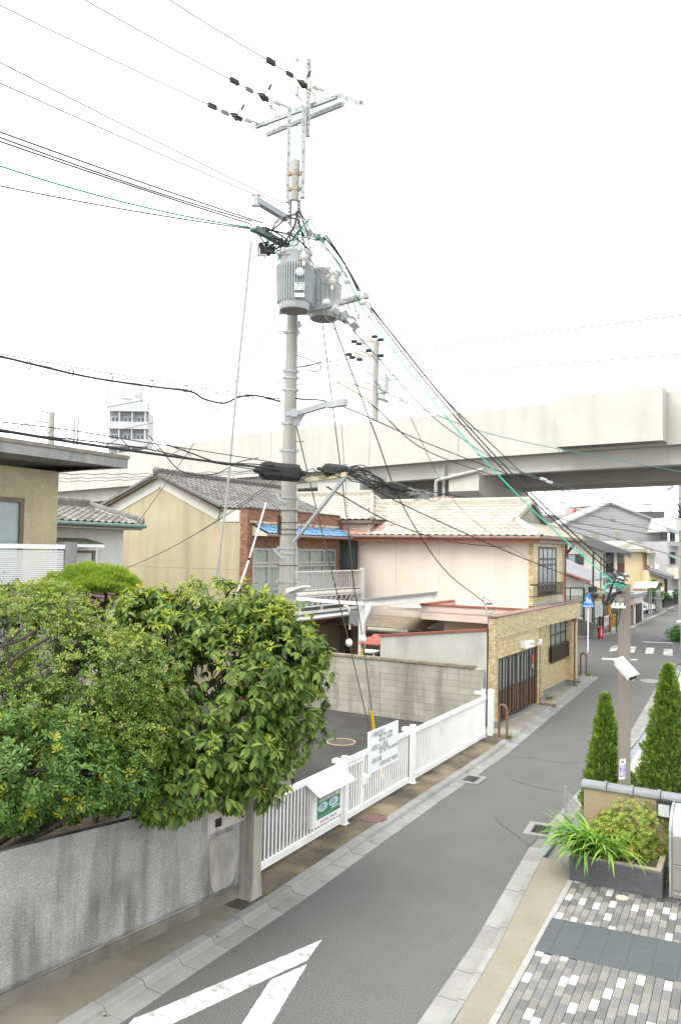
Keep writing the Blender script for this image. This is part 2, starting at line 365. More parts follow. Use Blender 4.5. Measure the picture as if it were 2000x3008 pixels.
for i,j,p in cands:
    if p.y<6.2 or p.y>14.3 or p.x>3: continue
    s=band_s(p)
    l=PLn; q=p.copy()
    lo,hi=s-PLn/2,s+PLn/2
    # trim against the band: between -BW and 0
    if lo<0 and hi>0: d=0-lo; q=p+dv*(d/2); l=hi
    elif lo<-BW and hi>-BW: d=hi+BW; q=p-dv*(d/2); l=PLn-d
    elif hi<=0 and lo>=-BW: continue
    if l<.05: continue
    if (q-mh).length<.13: continue
    rel=q-drain
    if -.42<rel.x<1.2 and -.13<rel.y<.1: continue
    if q.y>14.32: continue
    w=rng.random(); c=0 if w<.24 else (1 if w<.62 else 2)
    if c==0 and any((i+a_,j+b_) in whites for a_ in (-1,0,1) for b_ in (-1,0,1)) and rng.random()<.72: c=1 if w<.12 else 2
    if c and prevc.get(i)==c and rng.random()<.6: c=3-c
    prevc[i]=c
    if c==0: whites.add((i,j))
    vis.append((abs(q.x+2.6)+abs(q.y-11),c,round(l,2),q))
vis.sort(key=lambda a:a[0])
for k,(d,c,l,q) in enumerate(vis):
    mw=frame((q.x,q.y,.031+rng.uniform(-.0015,.0015)),dv.cross(Zu),dv)
    if k<300:
        if (c,l) not in pme: pme[(c,l)]=paver_mesh(PW,l,pm[c])
        inst('paver',pme[(c,l)],mw,fc)
    else:
        t=paver_mesh(PW,l,pm[c]) if (c,l) not in pme else pme[(c,l)]
        pme[(c,l)]=t
        stuffp[c].add([mw@v.co for v in t.vertices],[tuple(p.vertices) for p in t.polygons])
for c in range(3):
    if stuffp[c].v: tag(stuffp[c].build('pavers_beyond',pm[c],fc),kind='stuff')
# dark slabs of the band: three courses
dk=M('slate_slab',(.068,.078,.081),.6,.05,2.,bump=.1,bscale=150,rnd=.03,fine=.1)
axb=(stq-st0); axb.z=0; axb.normalize(); TW=.333
for i in range(10):
    for j in range(3):
        a=st0+axb*(i*TW+.0015-.13)+dv*(-(j+1)*BW/3+.0015) ; 
        e1=axb*(TW-.003); e2=dv*(BW/3-.003)
        if i==0: a=st0+dv*(-(j+1)*BW/3+.0015); e1=axb*(TW-.133)
        b=a+e1;c=b+e2;d=a+e2
        MB().hexa([(p.x,p.y,.0) for p in (a,b,c,d)]+[(p.x,p.y,.064) for p in (a,b,c,d)]).build('slate_slab',dk,fc)
MB().lathe((mh.x,mh.y,.03),Zu,[(.105,0),(.105,.036),(.095,.038)],24).build('cleanout_lid',M('cream_lid',(.4,.38,.31),.7,.06,5.),fc)
g=MB()
for k in range(14): 
    a=drain+V((-.38+k*.115,-.1,.062)); g.box((a.x,a.y,.0),(a.x+.09,a.y+.18,.064))
g.box((drain.x-.4,drain.y-.12,0),(drain.x+1.3,drain.y+.1,.052)); g.build('drain_grating',M('dark_grating',(.06,.06,.058),.6,.2,20.),fc)
# light slabs beyond the low wall
sl=thing('light_footway',None,None,(-3,22,0),None,'structure')
slm=M('light_slab',(.42,.40,.35),.85,.06,1.2,bump=.12,rnd=.05,fine=.1,stain=(.3,.28,.24),stain_amt=.35,stain_scale=.7)
yy=16.2
while yy<45:
    y1=yy+2.1
    for c in range(3):
        a=at_y(Rk,yy).x+.30+c*1.5; b=a+1.49
        MB().hexa([(a,yy+.004,-.03),(b,yy+.004,-.03),(b-.12,y1-.004,-.03),(a-.12,y1-.004,-.03),(a,yy+.004,.06),(b,yy+.004,.06),(b-.12,y1-.004,.06),(a-.12,y1-.004,.06)]).build('paving_slab',slm,sl)
    yy=y1
bs=M('bluish_channel',(.2,.225,.25),.7,.08,3.,fine=.08)
for k in range(12):
    a=16.3+k*2.2;b=a+2.19; A=at_y(Rk,a);B=at_y(Rk,b)
    MB().hexa([(A.x+.03,a,-.03),(A.x+.27,a,-.03),(B.x+.27,b,-.03),(B.x+.03,b,-.03),(A.x+.03,a,.05),(A.x+.27,a,.05),(B.x+.27,b,.05),(B.x+.03,b,.05)]).build('channel_cover',bs,sl)
# road markings
wp=M('road_paint',(.62,.62,.6),.8,.08,6.,bump=.2,stain=(.15,.15,.15),stain_amt=.8,stain_scale=5.5,fine=.15)
def worn(name,pts,mat=wp,z=.005):
    # a painted patch with ragged edges: polygon subdivided along its outline with small offsets
    pp=[]
    for a,b in zip(pts,pts[1:]+pts[:1]):
        a=V((a[0],a[1],0));b=V((b[0],b[1],0));n=max(1,int((b-a).length/.05))
        for i in range(n):
            q=a.lerp(b,i/n); pp.append((q.x+rng.uniform(-.006,.006),q.y+rng.uniform(-.006,.006),z))
    return MB().poly(pp).build(name,mat)
m1=thing('road_marking',None,None,G(700,2850),None,'structure')
worn('painted_bar',[G(946,2761),G(902,2822),G(462,3030),G(330,3060),G(395,2992),G(440,2975)]).parent=m1
worn('painted_bar',[G(902,2833),G(868,2890),G(780,3040),G(690,3040),G(795,2880)]).parent=m1
for oo in m1.children: oo.matrix_parent_inverse=wmat(m1).inverted()
cw=thing('crosswalk',None,None,G(1880,1915),None,'structure')
for q in ([(1796,1898),(1818,1897),(1808,1912),(1787,1914)],[(1898,1902),(1921,1903),(1918,1921),(1893,1920)],[(1948,1906),(1974,1907),(1974,1926),(1947,1924)],[(1849,1899),(1867,1900),(1862,1917),(1843,1916)]):
    oo=worn('painted_bar',[G(*a) for a in q],M('worn_crosswalk',(.5,.5,.48),.8,.2,3.,stain=(.11,.11,.11),stain_amt=1.,stain_scale=1.4)); attach(oo,cw)
oo=worn('stop_line',[G(1767,1933),G(1812,1935),G(1870,1937),G(1870,1939.5),G(1812,1938.5),G(1767,1937)]); tag(oo,None,None,None,'structure')
oo=worn('stop_line',[G(1885,1884.5),G(1977,1888),G(1977,1890),G(1885,1886)]); tag(oo,None,None,None,'structure')
# manholes and gratings
def manhole(name,c,r,mat,label,cat='manhole cover',z=.0,ringm=None,dots=0):
    t=thing(name,label,cat,(c.x,c.y,z))
    MB().lathe((c.x,c.y,z-.02),Zu,[(r*.94,0),(r*.94,.028),(r*.9,.03)],28).build('lid',mat,t)
    MB().tube([(c.x+r*math.cos(a*.2618),c.y+r*math.sin(a*.2618),z+.002) for a in range(25)],r*.06,5,False).build('rim',ringm or mat,t)
    if dots:
        d=MB()
        for k in range(dots):
            a=k*2.4;q=r*.85*math.sqrt((k+.5)/dots); d.box((c.x+q*math.cos(a)-.022,c.y+q*math.sin(a)-.022,z),(c.x+q*math.cos(a)+.022,c.y+q*math.sin(a)+.022,z+.014))
        tag(d.build('studs',ringm or mat,t),kind='stuff')
iron=M('cast_iron',(.075,.07,.066),.6,.2,14.,bump=.2); rustlid=M('rust_lid',(.14,.085,.07),.8,.15,9.,bump=.15)
manhole('manhole_cover',G(1911,2001),.42,M('worn_iron',(.13,.13,.13),.6,.15,10.),'round studded iron manhole cover in the road near the tall thuja',dots=60,ringm=M('pale_iron',(.33,.33,.32),.6,.1,10.))
manhole('manhole_cover',G(1097,2404,.09),.28,rustlid,'rust-brown round lid in the stained pavement before the white gate',z=.09)
manhole('manhole_cover',G(1608,2068,.1),.3,rustlid,'small rusty oval lid in the pavement before the sliding doors',z=.1)
manhole('manhole_cover',G(1002,2180,.004),.42,M('lot_lid',(.085,.07,.06),.8,.15,9.,bump=.15),'round lid with a broken pale edge in the lot behind the gate',z=.004,ringm=M('pale_ring',(.35,.28,.18),.8,.3,6.))
def grate(px,py,w,l,label,holes=(3,5),dirv=(0,1,0)):
    c=G(px,py); t=thing('drain_grate',label,'drain grate',(c.x,c.y,0)); d=V(dirv).normalized(); n=d.cross(Zu)
    def P(a,b,z): q=c+n*a+d*b; return (q.x,q.y,z)
    def bx(a0,a1,b0,b1,z0,z1,m): m.hexa([P(a0,b0,z0),P(a1,b0,z0),P(a1,b1,z0),P(a0,b1,z0),P(a0,b0,z1),P(a1,b0,z1),P(a1,b1,z1),P(a0,b1,z1)])
    m=MB();o=.13
    bx(-w/2-o,w/2+o,l/2,l/2+o,-.02,.03,m);bx(-w/2-o,w/2+o,-l/2-o,-l/2,-.02,.03,m);bx(-w/2-o,-w/2,-l/2,l/2,-.02,.03,m);bx(w/2,w/2+o,-l/2,l/2,-.02,.03,m); m.build('concrete_frame',conc_l,t)
    m=MB();bx(-w/2,w/2,-l/2,l/2,-.02,.004,m);m.build('pit',M('dark_pit',(.01,.01,.01),.9),t)
    m=MB();na,nb=holes;bw=.024
    for i in range(na+1): a=-w/2+(w-bw)*i/na; bx(a,a+bw,-l/2,l/2,.006,.026,m)
    for j in range(nb+1): b=-l/2+(l-bw)*j/nb; bx(-w/2,w/2,b,b+bw,.006,.024,m)
    m.build('iron_grid',M('grate_iron',(.04,.039,.037),.6,.2,20.,bump=.2),t)
grate(1383,2291,.34,.5,'cast iron drain grate in the left gutter below the white fence',(6,7),(-.02,1,0))
grate(1590,2440,.36,.55,'iron drain grate in a pale frame beside the strap-leaved plant',(4,6),(-.1,1,0))
rp=thing('kerb_ramp','grey plastic kerb step plate leaning on the right kerb','kerb ramp',G(1600,2498)); 
A,B,C2,D=G(1577,2506,.02),G(1597,2514,.075),G(1632,2466,.075),G(1613,2461,.02)
m=MB().hexa([(p.x,p.y,0) for p in (A,B,C2,D)]+[tuple(A),tuple(B),tuple(C2),tuple(D)])
for k in range(7):
    t=(k+.5)/7; a=A.lerp(D,t);b=B.lerp(C2,t); m.beam(a+Zu*.004,b+Zu*.004,.03,.008)
m.build('ramp_plate',M('grey_plastic',(.2,.22,.24),.6,.06,6.),rp)

# fine cracks in the old asphalt
ck=M('crack_dark',(.03,.03,.03),.95,.2,9.)
rck=random.Random(12)
for pts in ([(1690,2168),(1725,2180),(1755,2196),(1790,2215)],[(1715,2120),(1735,2136),(1760,2140),(1776,2160)],[(1480,2222),(1560,2226),(1640,2240),(1700,2240)],[(1500,2290),(1600,2318),(1690,2330)],[(1765,1956),(1850,1962),(1950,1966)],[(1740,1978),(1830,1984),(1905,1986)],[(1450,2400),(1520,2460),(1560,2490)]):
    q=bent([G(x,y) for x,y in pts],8); q=[p+V((rck.uniform(-.03,.03),rck.uniform(-.03,.03),0)) for p in q]; m=MB()
    for i in range(len(q)-1):
        d=(q[i+1]-q[i]).normalized(); n=V((-d.y,d.x,0)); w0,w1=rck.uniform(.003,.010),rck.uniform(.003,.010); m.add([q[i]-n*w0+Zu*.004,q[i+1]-n*w1+Zu*.004,q[i+1]+n*w1+Zu*.004,q[i]+n*w0+Zu*.004],[(0,1,2,3)])
    tag(m.build('road_crack',ck),None,None,None,'structure')
# ================================================================== shared builders for buildings
def clear_glass():
    if 'clear_glass' in MATS: return MATS['clear_glass']
    m=bpy.data.materials.new('clear_glass'); m.use_nodes=True; n=m.node_tree.nodes; l=m.node_tree.links; n.remove(n['Principled BSDF'])
    t=n.new('ShaderNodeBsdfTransparent'); t.inputs[0].default_value=(.82,.86,.85,1); g=n.new('ShaderNodeBsdfGlossy'); g.inputs['Roughness'].default_value=.04
    x=n.new('ShaderNodeMixShader'); x.inputs[0].default_value=.13; l.new(t.outputs[0],x.inputs[1]); l.new(g.outputs[0],x.inputs[2]); l.new(x.outputs[0],n['Material Output'].inputs[0]); MATS['clear_glass']=m; return m
cg=clear_glass()
dglass=glass_mat('dark_glass',(.06,.075,.08)); pglass=glass_mat('pale_glass',(.28,.34,.34),.15); frost=glass_mat('frosted_glass',(.17,.2,.195),.25)
def wbox(m,O,U,a,b,z0,z1,d0,d1):   # box on a wall: a..b along U, z0..z1 up, d0..d1 outward
    N=U.cross(Zu); p=lambda s,z,d:V(O)+U*s+Zu*z+N*d
    return m.hexa([p(a,z0,d1),p(b,z0,d1),p(b,z0,d0),p(a,z0,d0),p(a,z1,d1),p(b,z1,d1),p(b,z1,d0),p(a,z1,d0)])
def window(parent,O,U,w,h,cols,fm,gm,rows=(1.,),fw=.05,proud=.03,name='window',mull=None,label=None):
    """frame as the part, panes as sub-parts; O is the lower left corner on the wall face"""
    m=MB();U=V(U).normalized()
    wbox(m,O,U,0,w,0,fw,-.06,proud);wbox(m,O,U,0,w,h-fw,h,-.06,proud);wbox(m,O,U,0,fw,fw,h-fw,-.06,proud);wbox(m,O,U,w-fw,w,fw,h-fw,-.06,proud)
    z=0;zs=[0.]
    for r in rows: z+=r*h; zs.append(z)
    for zz in zs[1:-1]: wbox(m,O,U,fw,w-fw,zz-fw/2,zz+fw/2,-.055,proud-.004)
    for c in range(1,cols): wbox(m,O,U,w*c/cols-fw*.45,w*c/cols+fw*.45,fw,h-fw,-.05,proud-.008)
    f=m.build(name,fm,parent,label=label)
    for r in range(len(rows)):
        for c in range(cols):
            p=MB();wbox(p,O,U,w*c/cols+fw*.4,w*(c+1)/cols-fw*.4,zs[r]+fw*.4,zs[r+1]-fw*.4,.002,.009);p.build('pane',gm,f)
    return f
def cladding(parent,O,U,w,h,tw,th,gap,mat,name,limit=0,holes=(),depth=.012,bond=.5,stuffname=None,d0=0.):
    """individual cladding tiles on a wall face; the first `limit` are parts, the rest one joined part"""
    U=V(U).normalized();st=MB();n=0;me={}
    N=U.cross(Zu);rows=int(round(h/th));th2=h/rows
    for r in range(rows):
        z0=r*th2+gap/2;z1=(r+1)*th2-gap/2;a=-(bond*tw if r%2 else 0)
        while a<w-.01:
            p,q=max(a+gap/2,0),min(a+tw-gap/2,w);a+=tw
            if q-p<.02: continue
            cuts=[(p,q)]
            for (ha,hb,hz0,hz1) in holes:
                if z1>hz0+.01 and z0<hz1-.01:
                    new=[]
                    for (c,d) in cuts:
                        if d<=ha or c>=hb: new.append((c,d))
                        else:
                            if c<ha-.015:new.append((c,ha-.003))
                            if d>hb+.015:new.append((hb+.003,d))
                    cuts=new
            for c,d in cuts:
                dd=depth*rng.uniform(.7,1.2)
                if n<limit:
                    k=(round(d-c,2),round(z1-z0,3))
                    if k not in me: me[k]=wbox(MB(),V((0,0,0)),V((1,0,0)),0,k[0],0,k[1],0,depth).mesh(name,mat)
                    mw=frame(V(O)+U*c+Zu*z0+N*(d0+rng.uniform(-.003,.002)),U,-N if False else (-N)) 
                    mw=Matrix(((U.x,-N.x,0,0),(U.y,-N.y,0,0),(0,0,1,0),(0,0,0,1))); q0=V(O)+U*c+Zu*z0+N*(d0+rng.uniform(-.003,.002)); mw.translation=q0
                    inst(name,me[k],mw,parent); n+=1
                else: wbox(st,O,U,c,d,z0,z1,d0,d0+dd)
    if st.v: tag(st.build(stuffname or name+'_field',mat,parent),kind='stuff')
def tile_mesh(w,l,mat,amp=.045,th=.02,name='roof_tile'):
    # pan-and-roll tile: wave across, front lip
    m=MB();K=7;vs=[]
    def zz(t): return amp*(.5+.5*math.cos((t-.08)*2*math.pi))**1.3
    for e,(y,dz) in enumerate(((0,.022),(l,0.))):
        for i in range(K+1):
            t=i/K; vs.append(((t-.5)*w*1.02,y,zz(t)+dz))
    F=[(i,i+1,K+2+i,K+1+i) for i in range(K)]
    for i in range(K+1): t=i/K; vs.append(((t-.5)*w*1.02,0.002,zz(t)+.022-th*1.5))
    F+=[(2*K+2+i,2*K+3+i,i+1,i) for i in range(K)]
    m.add(vs,F); return m.mesh(name,mat,True)
def tiled_slope(parent,O,U,S,nu,nv,pu,pv,mat,inside=None,limit=300,amp=.045,name='roof_tile',budget=None):
    U=V(U).normalized();S=V(S).normalized();N=U.cross(S);me=tile_mesh(pu,pv*1.08,mat,amp,name=name);st=MB();n=0
    verts=[v.co.copy() for v in me.vertices];faces=[tuple(p.vertices) for p in me.polygons]
    for j in range(nv):
        for i in range(nu):
            p=V(O)+U*((i+.5)*pu)+S*(j*pv)+N*(.012+rng.uniform(-.004,.004))
            if inside and not inside(p+S*pv*.5): continue
            mw=Matrix(((U.x,S.x,N.x,p.x),(U.y,S.y,N.y,p.y),(U.z,S.z,N.z,p.z),(0,0,0,1)))
            if n<limit: inst(name,me,mw,parent); n+=1
            else: st.add([mw@v for v in verts],faces)
    if st.v: tag(st.build(name+'s_beyond',mat,parent,smooth=True),kind='stuff')
    return n
def ridge(parent,p,q,mat,r=.11,h=.16,step=.3,name='ridge',capm=None):
    p=V(p);q=V(q);d=(q-p);L=d.length;d/=L; m=MB()
    m.beam(p+Zu*h*.3,q+Zu*h*.3,r*2.2,h); n=max(1,int(L/step))
    for i in range(n):
        a=p+d*(L*i/n)+Zu*h*.8;b=p+d*(L*(i+.97)/n)+Zu*h*.8; m.tube([a,a+d*.04,b],[r*1.12,r*.96,r*.92],8)
    return m.build(name,mat,parent,smooth=True)
# ================================================================== rough garden wall with gate pier
WA,WB=V((-9.2,.5,0)),V((-7.92,10.62,0))
wd=(WB-WA).normalized(); wn=V((wd.y,-wd.x,0))     # towards the street
wt=thing('garden_wall','grey roughcast garden wall streaked with dark weathering below the shrubs','wall',WB)
stucco=M('roughcast',(.52,.515,.50),.95,.14,1.6,bump=2.2,bscale=55,streak=((.13,.125,.11),.85,(2.8,2.8,.45)),stain=(.2,.19,.17),stain_amt=.55,stain_scale=1.3,fine=.26,fscale=45)
L=(WB-WA).length; nx,nz=400,80
def wtop(s): return lerp(2.32,1.74,max(0,min(1,(s-.0)/L)))
m=MB();vs=[]
for i in range(nx+1):
    s=L*i/nx
    for j in range(nz+1):
        z=.26+(wtop(s)-.26)*j/nz
        p=WA+wd*s+Zu*z
        b=.012*abs(mnoise.noise(p*24))+.010*abs(mnoise.noise(p*47+V((7,3,1))))+.02*mnoise.noise(p*.9)-.008
        e=0
        if j<5: e=-.05*(1-j/5)**2
        if s>L-.12: e-=.10*((s-L+.12)/.12)**2
        vs.append(p+wn*(b+e))
fs=[(i*(nz+1)+j,(i+1)*(nz+1)+j,(i+1)*(nz+1)+j+1,i*(nz+1)+j+1) for i in range(nx) for j in range(nz)]
m.add(vs,fs).build('roughcast_face',stucco,wt,smooth=True)
m=MB(); m.hexa([WA-wn*.17+Zu*.0,WB-wn*.17,WB-wn*.05,WA-wn*.05,WA-wn*.17+Zu*2.30,WB-wn*.17+Zu*1.72,WB-wn*.02+Zu*1.72,WA-wn*.02+Zu*2.30])
m.build('wall_core',M('wall_core_concrete',(.30,.285,.25),.95,.3,3.,bump=.5,bscale=40,stain=(.07,.06,.04),stain_amt=.8),wt)
m=MB(); m.hexa([WA-wn*.05-Zu*.02,WB-wn*.05-Zu*.02,WB+wn*.03-Zu*.02,WA+wn*.03-Zu*.02,WA-wn*.05+Zu*.25,WB-wn*.05+Zu*.25,WB-wn*.02+Zu*.25,WA-wn*.02+Zu*.25]).build('plinth',M('wall_plinth',(.17,.155,.13),.95,.25,3.,bump=.7,bscale=60,stain=(.08,.075,.06),stain_amt=.6),wt)
# soil ledge and garden ground behind
so=MB().poly([(-8.5,.0,.9),(-8.5,10.4,.9),(-16.5,10.7,.9),(-16.5,0,.9)]); tag(so.build('garden_soil',M('soil',(.05,.04,.028),.95,.3,3.,bump=.5)),None,None,None,'structure')
# pier
pm_=M('pier_render',(.42,.40,.36),.95,.14,2.,bump=.9,bscale=80,streak=((.12,.11,.085),.7,(5,5,.35)),stain=(.45,.36,.25),stain_amt=.35,stain_scale=2.,fine=.25,fscale=70)
m=MB();sec=[]
for k in range(15):
    z=1.72*k/14; fl=max(0,1-z/.42)**2
    x1=-7.70+fl*.07; y0=10.60-fl*.16
    sec.append([V((-8.2,y0+.03,z)),V((x1,y0,z)),V((x1,10.82,z)),V((-8.2,10.9,z))])
vs=[a for q in sec for a in q]; fs=[]
for k in range(14):
    for j in range(4): fs.append((k*4+j,k*4+(j+1)%4,(k+1)*4+(j+1)%4,(k+1)*4+j))
fs.append((56,57,58,59)); m.add(vs,fs).build('gate_pier',pm_,wt)
# paler smooth patch of render under the intercom
q=[PL(x,y,WA,WB) for x,y in ((628,2622),(650,2612),(672,2600),(684,2585),(690,2560),(691,2510),(689,2470),(686,2436),(660,2446),(636,2456),(615,2466),(612,2500),(614,2540),(616,2580),(620,2606))]
MB().prism([a+wn*.0135 for a in q],-wn*.03).build('render_patch',M('pale_patch',(.50,.465,.44),.95,.12,2.5,bump=1.6,bscale=60,fine=.2,fscale=45,streak=((.2,.19,.165),.6,(4,4,.5)),stain=(.3,.28,.25),stain_amt=.6,stain_scale=3.),wt)
# letter box and intercom plate on the wall
ip=thing('intercom_panel','pale plate with letter slot, meter window and intercom set in the roughcast wall','intercom',PL(660,2420,WA,WB))
def wl(px,py,d=.0): return PL(px,py,WA,WB)+wn*d
q=[wl(607,2452),wl(716,2405),wl(716,2318),wl(607,2352)]
pl=MB().prism([a+wn*.035 for a in q],-wn*.06).build('plate',M('plate_enamel',(.52,.47,.44),.55,.06,5.,stain=(.3,.22,.15),stain_amt=.3,stain_scale=4.),ip)
dkp=M('panel_dark',(.02,.02,.022),.25,.2,10.)
def patch(pxs,mat,name,d=.037,parent=ip,t=.008): return MB().prism([wl(a,b,d+t) for a,b in pxs],-wn*t).build(name,mat,parent)
patch([(628,2430),(646,2424),(646,2399),(628,2406)],dkp,'meter_window')
patch([(657,2378),(676,2370),(676,2335),(657,2342)],dkp,'intercom_grille'); patch([(688,2362),(700,2357),(700,2330),(688,2336)],dkp,'letter_slot')
patch([(629,2439),(640,2434),(640,2431),(629,2436)],galv,'maker_tag'); patch([(705,2402),(711,2399),(711,2393),(705,2396)],dkp,'bell_button')
# ================================================================== white sliding gate: three leaves, four posts
FA,FB=V((-8.22,11.0,0)),V((-8.47,23.9,0)); fd=(FB-FA).normalized(); fn=V((fd.y,-fd.x,0))
def fy(y): return FA+fd*((y-FA.y)/fd.y)
gatew=M('gate_white',(.78,.78,.78),.4,.04,2.,spec=.4,stain=(.55,.54,.5),stain_amt=.35,stain_scale=1.5)
def leaf(y0,y1,zb,zt,label,sp,extra=None):
    p0,p1=fy(y0),fy(y1); t=thing('sliding_gate',label,'gate',p0.lerp(p1,.5)+Zu*.1,'white sliding gate leaves')
    MB().beam(p0+Zu*(zt-.055),p1+Zu*(zt-.055),.055,.11).build('top_rail',gatew,t)
    MB().beam(p0+Zu*(zb+.06),p1+Zu*(zb+.06),.055,.12).build('bottom_rail',gatew,t)
    n=int((y1-y0)/sp); me=MB().box((-.011,-.017,zb+.121),(.011,.017,zt-.111)).mesh('slat',gatew)
    for i in range(n):
        q=p0.lerp(p1,(i+.6)/n); mw=Matrix.Rotation(math.atan2(fd.y,fd.x)-math.pi/2,4,'Z'); mw.translation=q; inst('slat',me,mw,t)
    return t
zb1=PL(1002,2428.6,FA,FB).z
g1=leaf(11.35,14.35,.12,1.33,'white slatted gate leaf nearest the roughcast pier, carrying the green poster case',.118)
g2=leaf(14.55,17.72,.12,1.37,'middle white gate leaf with latch and white text board',.112)
g3=leaf(18.02,23.36,.13,1.35,'longest white gate leaf, running up to the yellow tiled pillar',.098)
# latch leaf of the middle panel
m=MB(); a=fy(15.33);b=fy(15.43)
m.beam(a+Zu*.25+fn*.006,a+Zu*1.26+fn*.006,.07,.06,up=fd); m.build('latch_stile',gatew,g2)
m=MB(); m.obb(fy(15.36)+Zu*.78+fn*.05,fd*.07,fn*.03,Zu*.1); m.obb(fy(15.42)+Zu*.82+fn*.085,fd*.1,fn*.012,Zu*.03); m.build('latch',white,g2)
MB().obb(fy(14.95)+Zu*1.21+fn*.012,fd*.35,fn*.02,Zu*.03).build('hinge_rail',gatew,g2)
def post(y,w,z,label,dx=0.,name='gate_post'):
    p=fy(y)+fn*dx; t=thing(name,label,'gate post',(p.x,p.y,.09))
    m=MB(); m.obb(p+Zu*(z/2+.045),fd*w/2,fn*w/2,Zu*(z/2-.045)); m.obb(p+Zu*(z+.008),fd*(w/2+.004),fn*(w/2+.004),Zu*.01); m.build('shaft',gatew,t)
    MB().obb(p+Zu*.097,fd*(w/2+.03),fn*(w/2+.03),Zu*.006).build('base_plate',gatew,t)
    m=MB();q=p-fn*.16+Zu*(z-.1); m.obb(q,fd*.09,fn*.1,Zu*.035); m.cyl(q+fd*.05+Zu*-.09,q+fd*.05+Zu*.02,.035,n=10); m.build('guide_roller',gatew,t)
    return t
post(14.45,.115,1.44,'white square gate post beside the poster case',.05)
post(17.87,.115,1.46,'white square gate post just past the text board',.05)
post(23.48,.10,1.5,'white stop post standing against the gate end by the tiles',-.10)
t=thing('gate_post','white channel post fixed to the tiled pillar','gate post',fy(23.85)); MB().obb(fy(23.82)+Zu*.75+fn*.02,fd*.1,fn*.07,Zu*.72).build('shaft',gatew,t); MB().cyl(fy(23.4)+Zu*.05-fd*.05,fy(23.4)+Zu*.05+fd*.05,.05,n=10).build('wheel',galv,t)
# text board
sb=thing('text_board','white notice board with dark Japanese lettering on the middle gate leaf','sign',fy(16.2)+Zu*.8)
def fp(px,py,d=0.): return PL(px,py,FA,FB)+fn*d
q=[fp(1076,2275),fp(1164,2232),fp(1164,2115),fp(1076,2151)]
bl,br_,tr,tl=q; 
MB().prism([a+fn*.05 for a in q],-fn*.02).build('board',M('sign_white',(.74,.75,.76),.45,.02,2.),sb)
ink=M('sign_ink',(.19,.19,.2),.7,.1,9.)
def bp(u,v,d=.053): return bl.lerp(br_,u).lerp(tl.lerp(tr,u),v)+fn*d
for s,u,v,sz in (('・不動産登記',.03,.875,.135),('相続、売買、抵当権',.34,.80,.082),('根抵当権、仮登記等',.34,.70,.082),('・商業(法人)登記',.03,.56,.13),('会社(法人)設立',.34,.485,.082),('役員、資本、商号(名称)変更等',.34,.41,.078),('・供託手続',.03,.25,.13),('谷渕司法書士事務所',.36,.115,.112)):
    text(s,bp(u,v),fd,Zu,sz,ink,sb,sx=.92)
# poster case with sloping hood
pc=thing('poster_case','white poster case with sloping hood holding a green leaflet, hung on the gate','notice board',fy(13.7)+Zu*.3)
q=[fp(903,2432),fp(988,2388),fp(990,2268),fp(912,2308)]
q=[fy(13.1)+Zu*.20,fy(14.2)+Zu*.27,fy(14.2)+Zu*1.2,fy(13.1)+Zu*1.16]
b0_=fp(902,2433,0);b1_=fp(988,2386,0); y0_,y1_=b0_.y,b1_.y; zb0=(b0_.z+b1_.z)/2
def cp(s,z,d): return fy(lerp(y0_,y1_,s))+Zu*z+fn*d
zt0=1.12
MB().hexa([cp(0,zb0,.04),cp(1,zb0,.04),cp(1,zb0,.12),cp(0,zb0,.12),cp(0,zt0,.04),cp(1,zt0,.04),cp(1,zt0,.12),cp(0,zt0,.12)]).build('case',gatew,pc)
h0,h1=fp(888,2291,0),fp(1004,2241,0)
ya,yb=y0_-.13,y1_+.16
hp=[fy(ya)+Zu*1.30-fn*.03,fy(yb)+Zu*1.30-fn*.03,fy(yb)+Zu*1.06+fn*.34,fy(ya)+Zu*1.06+fn*.34]
MB().prism(hp,(0,0,-.025)).build('hood',white,pc)
gz0,gz1=zb0+.13,zt0-.06
MB().hexa([cp(.14,gz0,.1215),cp(.93,gz0,.1215),cp(.93,gz0,.124),cp(.14,gz0,.124),cp(.14,gz1,.1215),cp(.93,gz1,.1215),cp(.93,gz1,.124),cp(.14,gz1,.124)]).build('poster',M('poster_green',(.03,.19,.09),.5,.05,3.),pc)
Lc=(y1_-y0_); ph=gz1-gz0
pcream=M('poster_cream',(.62,.58,.52),.6,.03,4.); pblue=M('poster_blue',(.5,.6,.72),.6,.05,4.); pink_=M('poster_lettering',(.55,.62,.5),.6,.03,4.)
def pq(s0,s1,z0,z1,mat,name,d=.1255): MB().hexa([cp(s0,z0,d-.001),cp(s1,z0,d-.001),cp(s1,z0,d),cp(s0,z0,d),cp(s0,z1,d-.001),cp(s1,z1,d-.001),cp(s1,z1,d),cp(s0,z1,d)]).build(name,mat,pc)
pq(.20,.89,gz0+ph*.56,gz0+ph*.68,pcream,'poster_box'); pq(.62,.79,gz0+ph*.14,gz0+ph*.19,pcream,'poster_strip'); pq(.80,.9,gz0+ph*.14,gz0+ph*.2,pblue,'poster_strip')
for s in (.33,.70):
    c=cp(s,gz0+ph*.37,.1258); r1=Lc*.165; r2=ph*.155
    MB().poly([c+fd*(r1*math.cos(a*.3142))+Zu*(r2*math.sin(a*.3142)) for a in range(20)]).build('poster_bubble',pblue,pc)
text('簡単',cp(.26,gz0+ph*.46,.1265),fd,Zu,.05,ink,pc); text('便利',cp(.64,gz0+ph*.46,.1265),fd,Zu,.05,ink,pc)
for k in range(3):
    for s in (.22,.59): text('納付手続が簡単',cp(s,gz0+ph*(.405-.05*k),.1265),fd,Zu,.028,ink,pc)
text('国税の納付は、簡単・便利な',cp(.18,gz0+ph*.86,.1262),fd,Zu,.064,pink_,pc); text('ダイレクト納付をご利用ください',cp(.17,gz0+ph*.76,.1262),fd,Zu,.066,pink_,pc)
